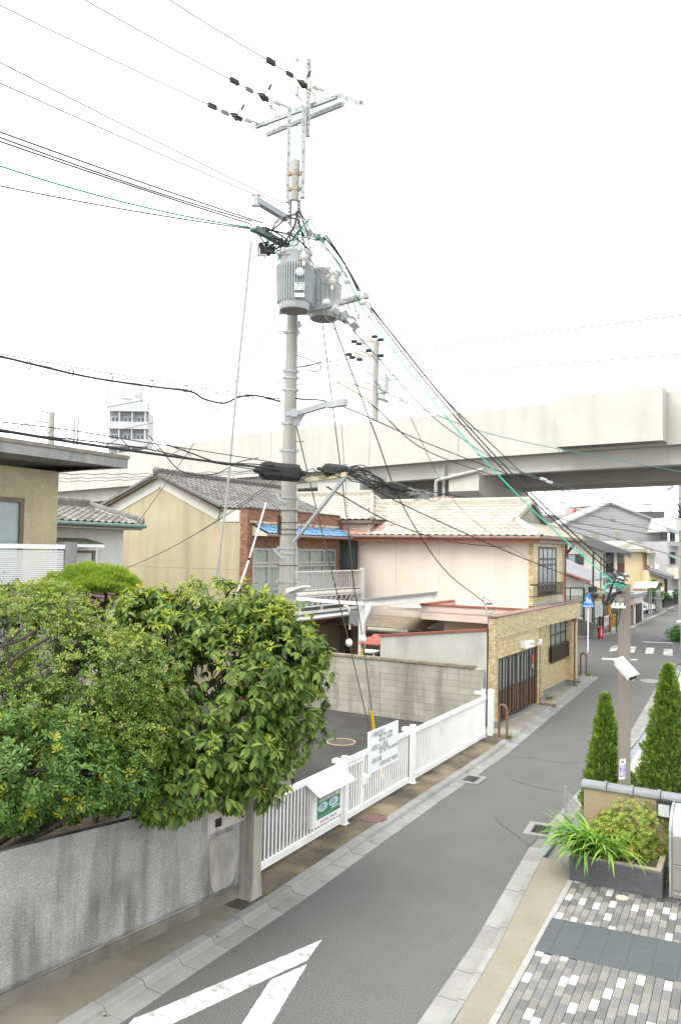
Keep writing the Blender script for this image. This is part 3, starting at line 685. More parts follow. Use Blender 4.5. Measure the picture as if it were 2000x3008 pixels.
for k in range(2): text('預貯金口座から振替により納付する電子納付',cp(.22,gz0+ph*(.645-.045*k),.1265),fd,Zu,.032,ink,pc)
text('詳しくはホームページをご覧ください',cp(.18,gz0+ph*.08,.1262),fd,Zu,.035,pink_,pc)
navy=M('navy_ink',(.05,.06,.2),.6)
for k in range(11):
    if k!=5: MB().obb(cp(.34+.045*k,zb0+.06,.1215),fd*.011,fn*.001,Zu*.02).build('printed_mark',navy,pc)
MB().obb(cp(.28,zb0+.06,.1215),fd*.02,fn*.001,Zu*.02).build('emblem',M('red_mark',(.5,.05,.04),.6),pc)
# ================================================================== concrete-block boundary wall (stack bond, each block a piece)
BY=24.62
bw=thing('block_wall','weathered grey concrete-block wall closing the back of the lot','wall',(-12,BY,0))
blm=M('block_concrete',(.36,.345,.29),.95,.10,1.6,bump=.35,bscale=110,rnd=.06,fine=.15,streak=((.10,.095,.08),.55,(2.5,2.5,.35)),stain=(.42,.41,.38),stain_amt=.35,stain_scale=2.2)
MB().box((-18.0,BY+.02,-.02),(-9.0,BY+.13,1.94)).build('mortar_core',M('mortar',(.36,.345,.30),.95,.15,5.,stain=(.55,.55,.52),stain_amt=.6,stain_scale=2.),bw)
bl0,bh=.41,.214
bme=MB(); bme.hexa([(-bl0/2+.003,0,.003),(bl0/2-.003,0,.003),(bl0/2-.003,.03,.003),(-bl0/2+.003,.03,.003),(-bl0/2+.003,0,bh-.003),(bl0/2-.003,0,bh-.003),(bl0/2-.003,.03,bh-.003),(-bl0/2+.003,.03,bh-.003)]); bme=bme.mesh('block',blm)
for r in range(9):
    for c in range(22):
        x=-9.0-bl0*(c+.5)
        if x<-18: continue
        inst('block',bme,Matrix.Translation((x,BY-.006+rng.uniform(-.004,.003),r*bh+.01)),bw)
tag(MB().box((-18,BY-.05,1.942),(-9.3,BY+.17,2.02)).build('coping',M('coping_stone',(.25,.21,.15),.95,.25,4.,bump=.4,stain=(.12,.1,.07),stain_amt=.6,stain_scale=3.),bw))
# grey rendered wedge wall standing behind the block wall
gw=thing('rendered_wall','plain grey rendered wall with red metal capping rising behind the block wall','wall',(-11,BY+.3,0))
gy=BY+.2
a,b=PY(1117,1869,gy),PY(1433,1852,gy)
m=MB().prism([(a.x,gy,0),(-8.95,gy,0),(-8.95,gy,b.z),(a.x,gy,a.z)],(0,.14,0)); m.build('render',M('grey_render',(.40,.395,.36),.9,.08,1.2,bump=.15,streak=((.2,.19,.17),.6,(2.,2.,.5)),stain=(.25,.24,.22),stain_amt=.4,stain_scale=.7),gw)
redm=M('red_flashing',(.25,.07,.05),.55,.15,5.,stain=(.25,.1,.07),stain_amt=.4)
MB().beam((a.x-.05,gy+.07,a.z+.02),(-8.95,gy+.07,b.z+.02),.22,.06).build('capping',redm,gw)
# little red gate roof beside it
rr=thing('gate_roof','small red ribbed metal roof over the yard gate, left of the grey rendered wall','canopy',(-13.2,gy+.5,2.2))
p0=PY(1057,1893,gy+.2);p1=PY(1116,1893,gy+.2)
for k in range(3):
    z=p0.z+.02+k*.09; MB().prism([(p0.x-.05+k*.12,gy+.1+k*.25,z),(p1.x,gy+.1+k*.25,z),(p1.x,gy+.4+k*.25,z+.1),(p0.x-.05+k*.12,gy+.4+k*.25,z+.1)],(0,0,.035)).build('roof_sheet',redm,rr)
MB().box((p0.x,gy+.25,0),(p0.x+.1,gy+.35,p0.z)).build('gate_upright',M('yellow_post',(.4,.3,.12),.7),rr); MB().box((p1.x-.1,gy+.85,0),(p1.x,gy+.95,p0.z+.2)).build('gate_upright',MATS['yellow_post'],rr)
# ================================================================== pink house with yellow tiled street front
XF=-8.6; XD=-8.8; PYW=31.4
ph_=thing('pink_house','pink rendered two-storey house with cream tiled roof and yellow tiled street front','house',(-12,31,0))
ytile=M('yellow_tile',(.45,.355,.185),.35,.10,9.,rnd=.2,island=.2,spec=.5,hue=(.5,.42,.26))
ybase=M('tile_mortar',(.19,.105,.05),.9,.2,6.)
pink=M('pink_render',(.62,.535,.46),.85,.05,.8,bump=.08,streak=((.45,.34,.27),.35,(1.2,1.2,.2)))
pink2=M('pink_render_lower',(.58,.46,.39),.85,.06,.9,bump=.08,stain=(.33,.28,.22),stain_amt=.5,stain_scale=.6)
plinthm=M('plinth_grey',(.17,.18,.18),.9,.12,4.,bump=.2)
redtrim=M('red_trim',(.27,.10,.07),.55,.2,4.)
brown=M('brown_gutter',(.19,.125,.10),.5,.12,4.)
py0=PY(1434,2000,24.78).x; py1=PY(1459,2000,24.78).x
YP=24.78; XF=py1
ztop=PX(1459,1813,XF).z; yE=PX(1704,1764,XF).y; zbb=PX(1452,1878,XF).z
yd0=PX(1464,2000,XF).y;yd1=PX(1588,2000,XF).y; zd=PX(1464,1940,XF).z
yw0,yw1=PX(1612,1900,XF-.2).y,PX(1675,1850,XF-.2).y
XR=XF-.38      # recessed wall of the window bay
# wall bodies
m=MB()
m.box((py0,YP,.1),(XF-.02,yd0-.02,zbb)); m.build('tiled_pillar',ybase,ph_)
MB().box((py0-.0,YP+.01,zbb+.001),(XF-.02,yE-.02,ztop-.03)).build('parapet_band',ybase,ph_)
MB().box((XF-.5,yd0+.05,zd),(XF-.14,yd1+.25,zbb-.003)).build('door_head',ybase,ph_)
MB().box((XF-.5,yd1+.0,.1),(XF-.14,yd1+.18,zd-.003)).build('door_jamb',ybase,ph_)
yq0,yq1=PX(1594,1950,XF).y,PX(1611,1950,XF-.05).y
MB().box((XR-.1,yq0,.32),(XF-.10,yq0+.36,zbb-.003)).build('bay_pillar',ybase,ph_)
MB().box((XR-.2,yq0+.362,.3),(XR,yE-1.0,zbb-.003)).build('bay_wall',ybase,ph_)
MB().box((XR-.2,yE-1.0+.002,.3),(XF-.12,yE-.1,zbb-.003)).build('corner_pillar',ybase,ph_)
m=MB(); m.box((py0-.02,YP-.02,0),(XF+.0,yd0,.30)); m.box((XR-.02,yq0-.02,0),(XF-.08,yq0+.38,.3)); m.box((XR-.15,yq0+.381,0),(XR+.03,yE-1.02,.28)); m.box((XR-.15,yE-1.019,0),(XF-.1,yE-.08,.28)); m.build('plinth',plinthm,ph_)
MB().prism([(py0-.05,YP-.03,ztop-.03),(XF+.03,YP-.03,ztop-.03),(XF+.03,yE,ztop-.03),(-9.0,yE,ztop-.03),(-9.0,YP+.3,ztop-.03),(py0-.05,YP+.3,ztop-.03)],(0,0,.05)).build('parapet_coping',M('coping_brown',(.2,.13,.11),.7,.2,6.,stain=(.36,.2,.16),stain_amt=.5,stain_scale=3.),ph_)
# claddings: pillar face tiles one by one
cladding(ph_,V((py0,YP,.3)),V((1,0,0)),XF-.02-py0,ztop-.06-.3,.118,.062,.008,ytile,'facing_tile',limit=300)
cladding(ph_,V((XF-.02,YP,.3)),V((0,1,0)),yd0-YP-.02,zbb-.3,.115,.062,.008,ytile,'pillar_side_tile')
cladding(ph_,V((XF-.02,YP,zbb)),V((0,1,0)),yE-YP-.02,ztop-.04-zbb,.23,.07,.009,ytile,'band_tile')
cladding(ph_,V((XF-.14,yd0+.05,zd)),V((0,1,0)),yd1+.2-yd0,zbb-zd,.08,.13,.008,ytile,'head_tile')
cladding(ph_,V((XF-.14,yd1,.1)),V((0,1,0)),.18,zd-.1,.115,.062,.008,ytile,'jamb_tile')
cladding(ph_,V((XF-.10,yq0,.3)),V((0,1,0)),.36,zbb-.3,.12,.062,.008,ytile,'bay_pillar_tile'); cladding(ph_,V((XR-.1,yq0,.3)),V((1,0,0)),XF-.1-XR+.1,zbb-.3,.115,.062,.008,ytile,'bay_pillar_face_tile')
ywa=PX(1614,1900,XR).y; ywb=PX(1673,1880,XR).y; zw0=PX(1614,1948,XR).z+.02; zw1=zbb
cladding(ph_,V((XR,yq0+.362,.3)),V((0,1,0)),yE-1.-yq0-.362,zbb-.3,.08,.13,.008,ytile,'bay_wall_tile',holes=[(ywa-yq0-.362,ywb-yq0-.362,zw0-.3,zw1-.3)])
cladding(ph_,V((XF-.12,yE-1.,.3)),V((0,1,0)),.9,zbb-.3,.12,.062,.008,ytile,'corner_tile'); 
cladding(ph_,V((XR,yE-1.0+.002,.3)),V((1,0,0)),XF-.12-XR,zbb-.3,.115,.062,.008,ytile,'corner_face_tile')
# sliding doors: four leaves
dl=(yd1-yd0-.06)/4
dl_w=M('door_wood_panel',(.11,.065,.035),.6,.3,6.,rnd=.15); 
MB().box((XF-.3,yd0+.02,.08),(XF-.08,yd1-.02,.13)).build('door_track',M('track_grey',(.16,.16,.16),.6),ph_)
for k in range(4):
    ya=yd0+.03+k*dl; off=-.16-(.05 if k%2 else 0)
    d=MB(); O=V((XF+off,ya,.13)); U=V((0,1,0)); hh=zd-.14
    wbox(d,O,U,0,dl,0,.1,-.04,0);wbox(d,O,U,0,dl,hh-.07,hh,-.04,0);wbox(d,O,U,0,.07,.1,hh-.07,-.04,0);wbox(d,O,U,dl-.07,dl,.1,hh-.07,-.04,0);wbox(d,O,U,.07,dl-.07,hh*.46,hh*.46+.06,-.04,-.004)
    for s in (.30,.36,.42,.66,.72): wbox(d,O,U,dl*s-.012,dl*s+.012,.1,hh-.07,-.03,.006)
    lf=d.build('sliding_door',darkframe,ph_)
    p=MB();wbox(p,O,U,.06,dl-.06,hh*.46+.05,hh-.06,-.026,-.02);p.build('pane',frost,lf)
    p=MB();wbox(p,O,U,.06,dl-.06,.09,hh*.46+.01,-.026,-.02);p.build('lower_panel',dl_w,lf)
p=MB();wbox(p,V((XF-.155,yd1-.62,zd-.55)),V((0,1,0)),0,.18,0,.3,0,.004);p.build('door_sticker',M('red_sticker',(.55,.04,.04),.5),ph_)
p=MB();wbox(p,V((XF-.155,yd1-.6,zd-.75)),V((0,1,0)),0,.1,0,.17,0,.004);p.build('door_sticker',M('pale_sticker',(.55,.45,.33),.6),ph_)
# bay window, dark screen, lamp over the door, downpipe
window(ph_,V((XR,ywa,zw0)),(0,1,0),ywb-ywa,zw1-zw0,4,darkframe,frost,rows=(.66,.34),fw=.07,proud=.04,name='bay_window')
sc=MB();O=V((XR+.12,PX(1618,1900,XR+.12).y,PX(1618,1947,XR+.12).z));w_=PX(1681,1890,XR+.12).y-O.y;h_=PX(1618,1900,XR+.12).z-O.z
wbox(sc,O,V((0,1,0)),0,w_,0,h_,0,.02); 
for k in range(int(w_/.12)): wbox(sc,O,V((0,1,0)),k*.12+.02,k*.12+.08,.03,h_-.03,.02,.03)
sc.build('window_screen',M('screen_brown',(.03,.018,.014),.5,.2,9.),ph_)
lm=thing('door_lamp','white box lamp fixed above the dark sliding doors','lamp',PX(1543,1890,XF))
y_=PX(1543,1890,XF-.1).y;z_=PX(1543,1890,XF-.1).z
MB().box((XF-.13,y_-.5,z_-.1),(XF+.06,y_+.5,z_+.09)).build('lamp_housing',white,lm); MB().box((XF-.12,y_-.45,z_-.14),(XF+.04,y_+.45,z_-.101)).build('diffuser',M('lamp_diffuser',(.8,.8,.76),.4),lm)
lmk=M('lamp_mark',(.25,.28,.42),.6)
for k in range(7): MB().box((XF+.0605,y_-.02+k*.066,z_-.05),(XF+.0625,y_+.022+k*.066,z_+.02-(.02 if k%3==1 else 0))).build('printed_mark',lmk,lm)
fl=thing('door_sensor','small white twin security lamp above the end of the sliding doors','lamp',PX(1580,1885,XF)); y_=PX(1580,1886,XF-.1).y;z_=PX(1580,1886,XF-.1).z
MB().box((XF-.13,y_-.12,z_-.08),(XF-.02,y_+.14,z_+.02)).build('lamp_body',white,fl); MB().cyl((XF-.06,y_+.0,z_+.03),(XF+.02,y_-.1,z_+.08),.06).build('lamp_head',white,fl)
yp=PX(1688,1900,XF).y
m=MB().tube([(XF+.0,yp,zbb-.12),(XF-.02,yp,zbb-.3),(XF-.02,yp,.12)],.045,8); m.box((XF-.1,yp-.1,zbb-.14),(XF+.06,yp+.1,zbb+.02)); m.build('downpipe',M('pipe_rust',(.2,.09,.07),.6,.2,5.),ph_)
wb=MB().box((XF-.3,yd1+.19,0.02),(XF+.45,yq0+.1,.14)); wb.build('door_step',M('step_tan',(.34,.26,.14),.9,.15,3.),ph_)
# terrace over the ground floor, lower pink walls
zt_=ztop-.14
MB().box((-14.3,YP+3.6,zt_-.12),(XF-.2,PYW-.002,zt_)).build('terrace',M('terrace_pink',(.55,.44,.37),.85,.08,1.),ph_)
MB().box((-9.2,YP+.28,zt_-.12),(XF-.2,YP+3.598,zt_)).build('terrace',MATS['terrace_pink'],ph_)
# parapet wall facing the yard
ya=28.4
q0=PY(1236,1778,ya);q1=PY(1500,1791,ya);q2=PY(1250,1819,ya);q3=PY(1430,1831,ya)
MB().prism([(q0.x,ya,q2.z),(-9.0,ya,q3.z-.02),(-9.0,ya,q1.z),(q0.x,ya,q0.z)],(0,.14,0)).build('yard_parapet',pink2,ph_)
MB().beam((q0.x-.05,ya+.07,q0.z+.03),(-8.95,ya+.07,q1.z+.03),.2,.07).build('parapet_flashing',redtrim,ph_)
MB().prism([(q0.x,ya+.141,q2.z+.3),(q0.x+.14,ya+.141,q2.z+.3),(q0.x+.14,PYW,q2.z+.3),(q0.x,PYW,q2.z+.3)],(0,0,q0.z-q2.z-.3)).build('yard_parapet_return',pink2,ph_); MB().beam((q0.x+.07,ya,q0.z+.035),(q0.x+.07,PYW,q0.z+.035),.22,.08).build('parapet_flashing',redtrim,ph_)
yb_=ya+.9; MB().box((q0.x+.6,yb_,0),(-9.0,yb_+.1,q3.z+.3)).build('yard_wall',pink2,ph_)
# second floor
xl=PY(1024,1650,PYW).x; xr=PY(1564.5,1700,PYW).x+.02; ze=6.22; zfl=2.4
MB().box((xl,PYW,zfl),(PY(1552,1700,PYW).x-.002,36.6,ze)).build('upper_wall',pink,ph_)
for px in (1163,1288): 
    x=PY(px,1700,PYW).x; MB().box((x-.008,PYW-.004,3.3),(x+.008,PYW-.0005,ze-.02)).build('wall_seam',M('seam_brown',(.42,.31,.25),.9),ph_)
MB().box((xl-.2,PYW+.4,0),(-14.5,37.,zfl-.002)).build('ground_floor_wall',M('shade_render',(.42,.34,.27),.9,.15,1.),ph_)  # darker copy of the render, yard shade put into its colour
ztb=PX(1552,1783,xr).z
yw2=PX(1656,1700,xr).y
MB().box((PY(1552,1700,PYW).x,PYW+.002,3.2),(xr-.02,yw2,ze)).build('tiled_upper_front',ybase,ph_)
xq=PY(1552,1700,PYW).x; xq2=PY(1564.5,1700,PYW).x
MB().box((xq,PYW-.02,ztb),(xr-.02,PYW+.0005,ze-.004)).build('tiled_corner',ybase,ph_)
cladding(ph_,V((xq,PYW-.02,ztb)),V((1,0,0)),xr-.02-xq,ze-.02-ztb,.13,.075,.008,ytile,'corner_facing_tile')
wy0,wy1=PX(1581,1650,xr).y,PX(1633,1650,xr).y; wz0,wz1=PX(1633,1740,xr).z,PX(1581,1606,xr).z
cladding(ph_,V((xr-.02,PYW-.02,ztb)),V((0,1,0)),yw2-PYW,ze-.02-ztb,.09,.12,.008,ytile,'upper_front_tile',holes=[(wy0-PYW+.02,wy1-PYW+.02,wz0-ztb,wz1-ztb)])
window(ph_,V((xr-.016,wy0,wz0)),(0,1,0),wy1-wy0,wz1-wz0,4,darkframe,frost,rows=(.62,.12,.26),fw=.09,proud=.03,name='upper_window')
MB().box((xr-.02,PYW+.1,zt_),(xr+.03,yw2,ztb+.12)).build('skirting_flashing',M('pale_flashing',(.45,.43,.4),.7,.08,3.),ph_)
# window railing
ry0,ry1=PX(1578,1740,xr+.3).y,PX(1652,1730,xr+.3).y; rz1=PX(1600,1713,xr+.3).z; rz0=PX(1600,1752,xr+.3).z
m=MB(); m.box((xr+.27,ry0,rz1-.1),(xr+.33,ry1,rz1)); m.box((xr+.27,ry0,rz0),(xr+.33,ry1,rz0+.05)); 
for yy in (ry0,ry1): m.box((xr-.0,yy-.02,rz1-.08),(xr+.3,yy+.02,rz1-.02)); m.box((xr-.0,yy-.02,rz0),(xr+.3,yy+.02,rz0+.04))
rl=m.build('window_railing',darkframe,ph_)
n=26
bme_=MB().box((-.011,-.011,rz0+.05),(.011,.011,rz1-.1)).mesh('baluster',darkframe)
for i in range(n): inst('baluster',bme_,Matrix.Translation((xr+.3,lerp(ry0+.03,ry1-.03,i/(n-1)),0)),rl)
m=MB().tube([(xr+.06,yw2-.05,ze-.1),(xr+.06,yw2-.05,ztb)],.05,8); m.build('downpipe',redtrim,ph_)
# roof: gable on hip, cream pan tiles one by one on the yard slope
EX,EYf,EZ=-8.98,30.85,6.36; RYr,RZ=34.4,7.86; RX=-10.4
sl_=(RZ-EZ)/(RYr-EYf); SZ=EZ+sl_*(RX-EX)*-1*1.02; SYf=EYf+(SZ-EZ)/sl_
cream=M('cream_roof_tile',(.37,.345,.285),.55,.1,5.,rnd=.13,stain=(.23,.22,.19),stain_amt=.45,stain_scale=1.2,fine=.12,fscale=30)
XLr=-19.6
EYb=2*RYr-EYf
m=MB(); m.prism([(XLr,EYf,EZ-.04),(EX,EYf,EZ-.04),(RX,SYf,SZ-.04),(RX,RYr,RZ-.04),(XLr,RYr,RZ-.04)],(0,0,-.1)); m.prism([(XLr,EYb,EZ-.04),(EX,EYb,EZ-.04),(RX,2*RYr-SYf,SZ-.04),(RX,RYr,RZ-.04),(XLr,RYr,RZ-.04)],(0,0,-.1)); m.prism([(EX,EYf,EZ-.041),(EX,EYb,EZ-.041),(RX-.01,2*RYr-SYf,SZ-.041),(RX-.01,SYf,SZ-.041)],(0,0,-.1))
m.build('roof_deck',M('roof_board',(.16,.12,.09),.9,.2,3.),ph_)
MB().prism([(RX-.05,SYf,SZ-.05),(RX-.05,2*RYr-SYf,SZ-.05),(RX-.05,RYr,RZ-.05)],(-.1,0,0)).build('gable_end',M('gable_grey',(.3,.28,.25),.9),ph_)
Sd=V((0,1,sl_)).normalized(); Llen=(V((0,RYr,RZ))-V((0,EYf,EZ))).length
pu=.34;nv=10;pv=Llen/nv; nu=int((EX+18.45)/pu)
def ins_front(p): 
    if p.x>RX: return (p.y-EYf)<(EX-p.x)*1.02*1.0*(SYf-EYf)/(EX-RX)/1.0+.05 if True else 1
    # valley towards the brick-fronted wing
    return p.x-(-17.9)>-(p.y-EYf)*.9
tiled_slope(ph_,V((EX-nu*pu,EYf,EZ)),V((1,0,0)),Sd,nu,nv,pu,pv,cream,ins_front,300)
Sr=V((-(EX-RX),0,SZ-EZ)).normalized(); Lr=math.hypot(EX-RX,SZ-EZ); nvr=5
def ins_right(p): 
    t=(EX-p.x)/(EX-RX); return p.y>EYf+t*(SYf-EYf) and p.y<EYb-t*(SYf-EYf)
tiled_slope(ph_,V((EX,EYf,EZ)),V((0,1,0)),Sr,int((EYb-EYf)/.28),nvr,.28,Lr/nvr,cream,ins_right,0,name='side_roof_tile')
Sb=V((0,-1,sl_)).normalized()
tiled_slope(ph_,V((EX-1.4,EYb,EZ)),V((-1,0,0)),Sb,24,nv,pu,pv,cream,None,0,name='rear_roof_tile')
ridge(ph_,(-18.6,RYr,RZ),(RX+.1,RYr,RZ),cream,.1,.26,.3)
ridge(ph_,(RX-.08,RYr-.1,RZ-.08),(RX-.08,SYf+.05,SZ+.03),cream,.09,.14,.3,'descending_ridge')
dkt=M('dark_roof_tile',(.14,.14,.14),.5,.15,6.,rnd=.15,fine=.15,fscale=30)
ridge(ph_,(RX+.02,RYr+.1,RZ-.08),(RX+.02,2*RYr-SYf-.05,SZ+.03),dkt,.1,.16,.3,'descending_ridge')
ridge(ph_,(RX+.05,SYf-.05,SZ+.02),(EX-.1,EYf+.1,EZ+.03),M('white_roof_tile',(.5,.49,.46),.5,.08,5.),.1,.1,.3,'hip_ridge')
ridge(ph_,(RX+.05,2*RYr-SYf+.05,SZ+.02),(EX-.1,EYb-.1,EZ+.03),cream,.1,.1,.3,'hip_ridge')
m=MB(); m.tube([(-18.0,EYf-.06,EZ-.06),(EX+.02,EYf-.06,EZ-.06)],.065,8); m.tube([(EX+.06,EYf-.04,EZ-.06),(EX+.06,EYb+.04,EZ-.06)],.065,8)
for k in range(16): m.box((-17.8+k*.57,EYf-.13,EZ-.13),(-17.78+k*.57,EYf-.0,EZ-.0))
m.build('roof_gutter',brown,ph_,smooth=True)
MB().box((-17.9,EYf+.02,EZ-.26),(EX-.06,EYf+.05,EZ-.10)).build('fascia',redtrim,ph_); MB().box((EX-.06+.001,EYf+.02,EZ-.26),(EX-.03,EYb,EZ-.10)).build('fascia',brown,ph_)
MB().box((-17.9,EYf+.051,EZ-.2),(EX-.1,PYW-.03,EZ-.17)).build('soffit',M('soffit_brown',(.2,.14,.11),.9),ph_); MB().box((xr+.04,PYW-.02,EZ-.2),(EX-.07,EYb-.3,EZ-.17)).build('soffit',MATS['soffit_brown'],ph_)
m=MB(); a_=V((xr+.1,yw2+.1,ze-.5)); m.beam(a_,(EX-.1,yw2+.3,ze-.15),.08,.1); m.beam((xr+.05,yw2+.15,ze-.7),(xr+.05,yw2+.15,ze-.05),.1,.1); m.build('eave_bracket',darkframe,ph_)
for px,py,h in ((1428,0,0),): pass
# service mast on the terrace edge
ms=thing('service_mast','thin grey conduit mast leaning at the terrace corner of the pink house','mast',PY(1437,1845,24.95))
a_=PY(1437,1850,24.95);b_=PY(1417,1752,24.95); MB().tube([a_,PY(1432,1810,24.95),b_],.028,8).build('mast_pipe',galv,ms); m=MB();c_=PY(1424,1775,24.95); m.obb(c_+V((.12,0,.02)),(.09,0,0),(0,.03,0),(0,0,.03)); m.tube(bent([b_,b_+V((.2,0,-.1)),b_+V((.38,0,-.3)),b_+V((.36,0,-.5)),b_+V((.2,0,-.55))]),.012,5); m.build('mast_fittings',greycable,ms)
# ================================================================== brick-fronted house with tan gable
XB=-18.10; YG=24.14
th=thing('brick_house','tan gabled house with red-brick street face, blue eave and dark tiled roof','house',(-21,27,0))
tanm=M('tan_render',(.40,.345,.235),.9,.07,.9,bump=.15,bscale=40,streak=((.25,.21,.15),.6,(2.5,2.5,.18)),stain=(.36,.31,.22),stain_amt=.4,stain_scale=.5)
brick=M('red_brick',(.27,.14,.092),.8,.15,8.,island=.2,fine=.15,fscale=40); brickbase=M('brick_mortar',(.22,.14,.105),.9,.1,6.)
apex=PY(473,1400,YG); eR=PY(650,1497,YG); eLx=PY(290,1500,YG).x
zpar=PX(736,1494,XB).z
xg=XB-.35
MB().prism([(eLx,YG,0),(xg,YG,0),(xg,YG,zpar-.05),(eR.x,YG,eR.z),(apex.x,YG,apex.z),(eLx,YG,eR.z-.1)],(0,8.2,0)).build('tan_wall',tanm,th)
# white barge boards under the gable, parapet panel
wb_=M('barge_white',(.52,.51,.46),.7,.06,2.)
for a,b in ((apex,eR),(apex,V((eLx,YG,eR.z-.1)))):
    d=(b-a).normalized(); n=V((d.z,0,-d.x)); n=n if n.z<0 else -n
    MB().prism([a+V((0,-.03,.03)),b+V((0,-.03,.03)),b+n*.42+V((0,-.03,0)),a+n*.42+V((0,-.03,0))],(0,.028,0)).build('barge_board',wb_,th)
MB().box((eR.x,YG-.03,zpar-.5),(xg-.05,YG-.002,zpar-.07)).build('parapet_panel',wb_,th)
zs=PY(361,1661,YG).z; MB().box((eLx,YG-.006,zs-.008),(xg,YG-.001,zs+.008)).build('wall_seam',MATS['seam_brown'],th)
MB().prism([apex+V((-.75,-.035,-.42)),apex+V((.75,-.035,-.42)),apex+V((0,-.035,.02))],(0,.03,0)).build('barge_apex',wb_,th)
# brick front
yb1=31.2
wy0=PX(744,1650,XB).y; wy1=PX(988,1650,XB).y; wz1=PX(749,1610,XB).z; wz0=3.05
MB().box((xg,YG-.02,2.4),(XB-.02,yb1,wz0)).build('brick_base',brickbase,th)
MB().box((xg,YG-.02,wz0+.001),(XB-.02,wy0,wz1)).build('brick_base',brickbase,th); MB().box((xg,wy1,wz0+.001),(XB-.02,yb1,wz1)).build('brick_base',brickbase,th)
MB().box((xg,YG-.02,wz1+.001),(XB-.02,yb1-.3,zpar)).build('brick_base',brickbase,th)
MB().box((xg,YG-.02,0),(XB-.02,YG+.25,2.399)).build('brick_pier',brickbase,th)
cladding(th,V((XB-.02,YG-.02,0)),V((0,1,0)),.24,zpar,.22,.085,.012,brick,'brick_slip',stuffname='bricks')
cladding(th,V((XB-.02,YG+.23,wz0-.6)),V((0,1,0)),yb1-YG-.23,zpar-wz0+.6,.22,.085,.012,brick,'brick',limit=0,holes=[(wy0-YG-.23-.03,wy1-YG-.23+.03,.6,wz1-wz0+.6)])
cladding(th,V((xg,YG-.02,0)),V((1,0,0)),XB-.02-xg,zpar,.22,.085,.012,brick,'brick_slip',stuffname='bricks')
MB().box((xg-.05,YG-.06,zpar),(XB+.04,yb1-.28,zpar+.05)).build('parapet_cap',M('dark_cap',(.12,.07,.05),.7,.2,4.),th)
# windows in the brick front
alu=M('aluminium',(.43,.43,.43),.4,.06,3.,metal=.15)
curt=M('curtain',(.72,.73,.70),.9,.06,2.,streak=((.5,.51,.49),.6,(9,9,.05)))
nW=2
for k in range(2):
    a=lerp(wy0,wy1,k/2)+.01;b=lerp(wy0,wy1,(k+1)/2)-.01
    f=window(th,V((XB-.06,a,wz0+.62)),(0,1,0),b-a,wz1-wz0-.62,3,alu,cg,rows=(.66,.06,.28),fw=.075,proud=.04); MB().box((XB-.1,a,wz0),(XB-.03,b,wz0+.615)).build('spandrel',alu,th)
MB().box((XB-.34,wy0,wz0),(XB-.30,wy1,wz1)).build('room_dark_panel',M('room_dark',(.05,.05,.05),.9),th)  # dark panel behind the curtain, the unlit room's shade put into its colour
cu=MB();n=160
pts=[(XB-.125+.02*math.sin(i*.9)+.008*math.sin(i*2.3),lerp(wy0+.05,wy1-.05,i/n)) for i in range(n+1)]
for i in range(n): 
    if abs(i-80)<2: continue
    cu.add([(pts[i][0],pts[i][1],wz0+.05),(pts[i+1][0],pts[i+1][1],wz0+.05),(pts[i+1][0],pts[i+1][1],wz1-.05),(pts[i][0],pts[i][1],wz1-.05)],[(0,1,2,3)])
cu.build('curtain',curt,th,smooth=True)
# blue tiled eave over the windows
zb_=PX(795,1568,XB+.7).z; zt2=PX(739,1545,XB).z; ye0,ye1=PX(741,1545,XB).y,PX(999,1570,XB).y
zt2=zb_+.34
blue=M('blue_roof_tile',(.09,.22,.38),.3,.2,6.,rnd=.18,spec=.6,fine=.15,fscale=30)
Sx=V((-.72,0,zt2-zb_)).normalized(); Ls=math.hypot(.72,zt2-zb_)
MB().prism([(XB+.7,ye0,zb_-.03),(XB-.0,ye0,zt2-.03),(XB-.0,ye0,zb_-.08),(XB+.68,ye0,zb_-.09)],(0,ye1-ye0,0)).build('eave_soffit',M('eave_cream',(.5,.46,.36),.8,.06,2.),th)
tiled_slope(th,V((XB+.7,ye0,zb_)),V((0,1,0)),Sx,int((ye1-ye0)/.27),3,.27,Ls/3,blue,None,90,amp=.04,name='blue_tile')
MB().tube([(XB+.76,ye0-.05,zb_-.06),(XB+.76,ye1+.1,zb_-.06)],.05,8).build('eave_gutter',brown,th,smooth=True)
m=MB(); m.box((XB-.01,YG+.1,zt2+.06),(XB+.07,ye1-.2,zt2+.15)); m.box((XB-.01,YG+.4,zt2-.0),(XB+.05,ye1-.4,zt2+.055)); m.build('weathered_flashing',M('peeling_trim',(.48,.42,.32),.85,.2,5.,stain=(.25,.1,.05),stain_amt=.9,stain_scale=4.),th)
# dark tiled roof (right slope one tile at a time)
ddk=M('grey_brown_tile',(.115,.11,.108),.5,.22,7.,rnd=.3,fine=.2,fscale=25,hue=(.155,.14,.125))
Ox=eR.x+.12;Oz=eR.z+.06; yl0,yl1=YG-.25,YG+8.4
S2=V((apex.x-Ox,0,apex.z+.1-Oz)); L2=S2.length
MB().prism([(Ox,yl0,Oz-.06),(apex.x,yl0,apex.z+.05),(eLx-.3,yl0,eR.z-.12),(eLx-.3,yl0,eR.z-.2),(apex.x,yl0,apex.z-.04),(Ox,yl0,Oz-.14)],(0,yl1-yl0,0)).build('roof_deck',MATS['roof_board'],th)
tiled_slope(th,V((Ox,yl0,Oz)),V((0,1,0)),S2,int((yl1-yl0)/.29),12,.29,L2/12,ddk,None,300,amp=.05)
S3=V((apex.x-eLx+.3,0,apex.z+.1-eR.z+.08))
tiled_slope(th,V((eLx-.3,yl1,eR.z-.06)),V((0,-1,0)),S3,int((yl1-yl0)/.29),12,.29,S3.length/12,ddk,None,0,amp=.05,name='rear_roof_tile')
ridge(th,(apex.x,yl0-.02,apex.z+.08),(apex.x,yl1,apex.z+.08),ddk,.11,.2,.3)
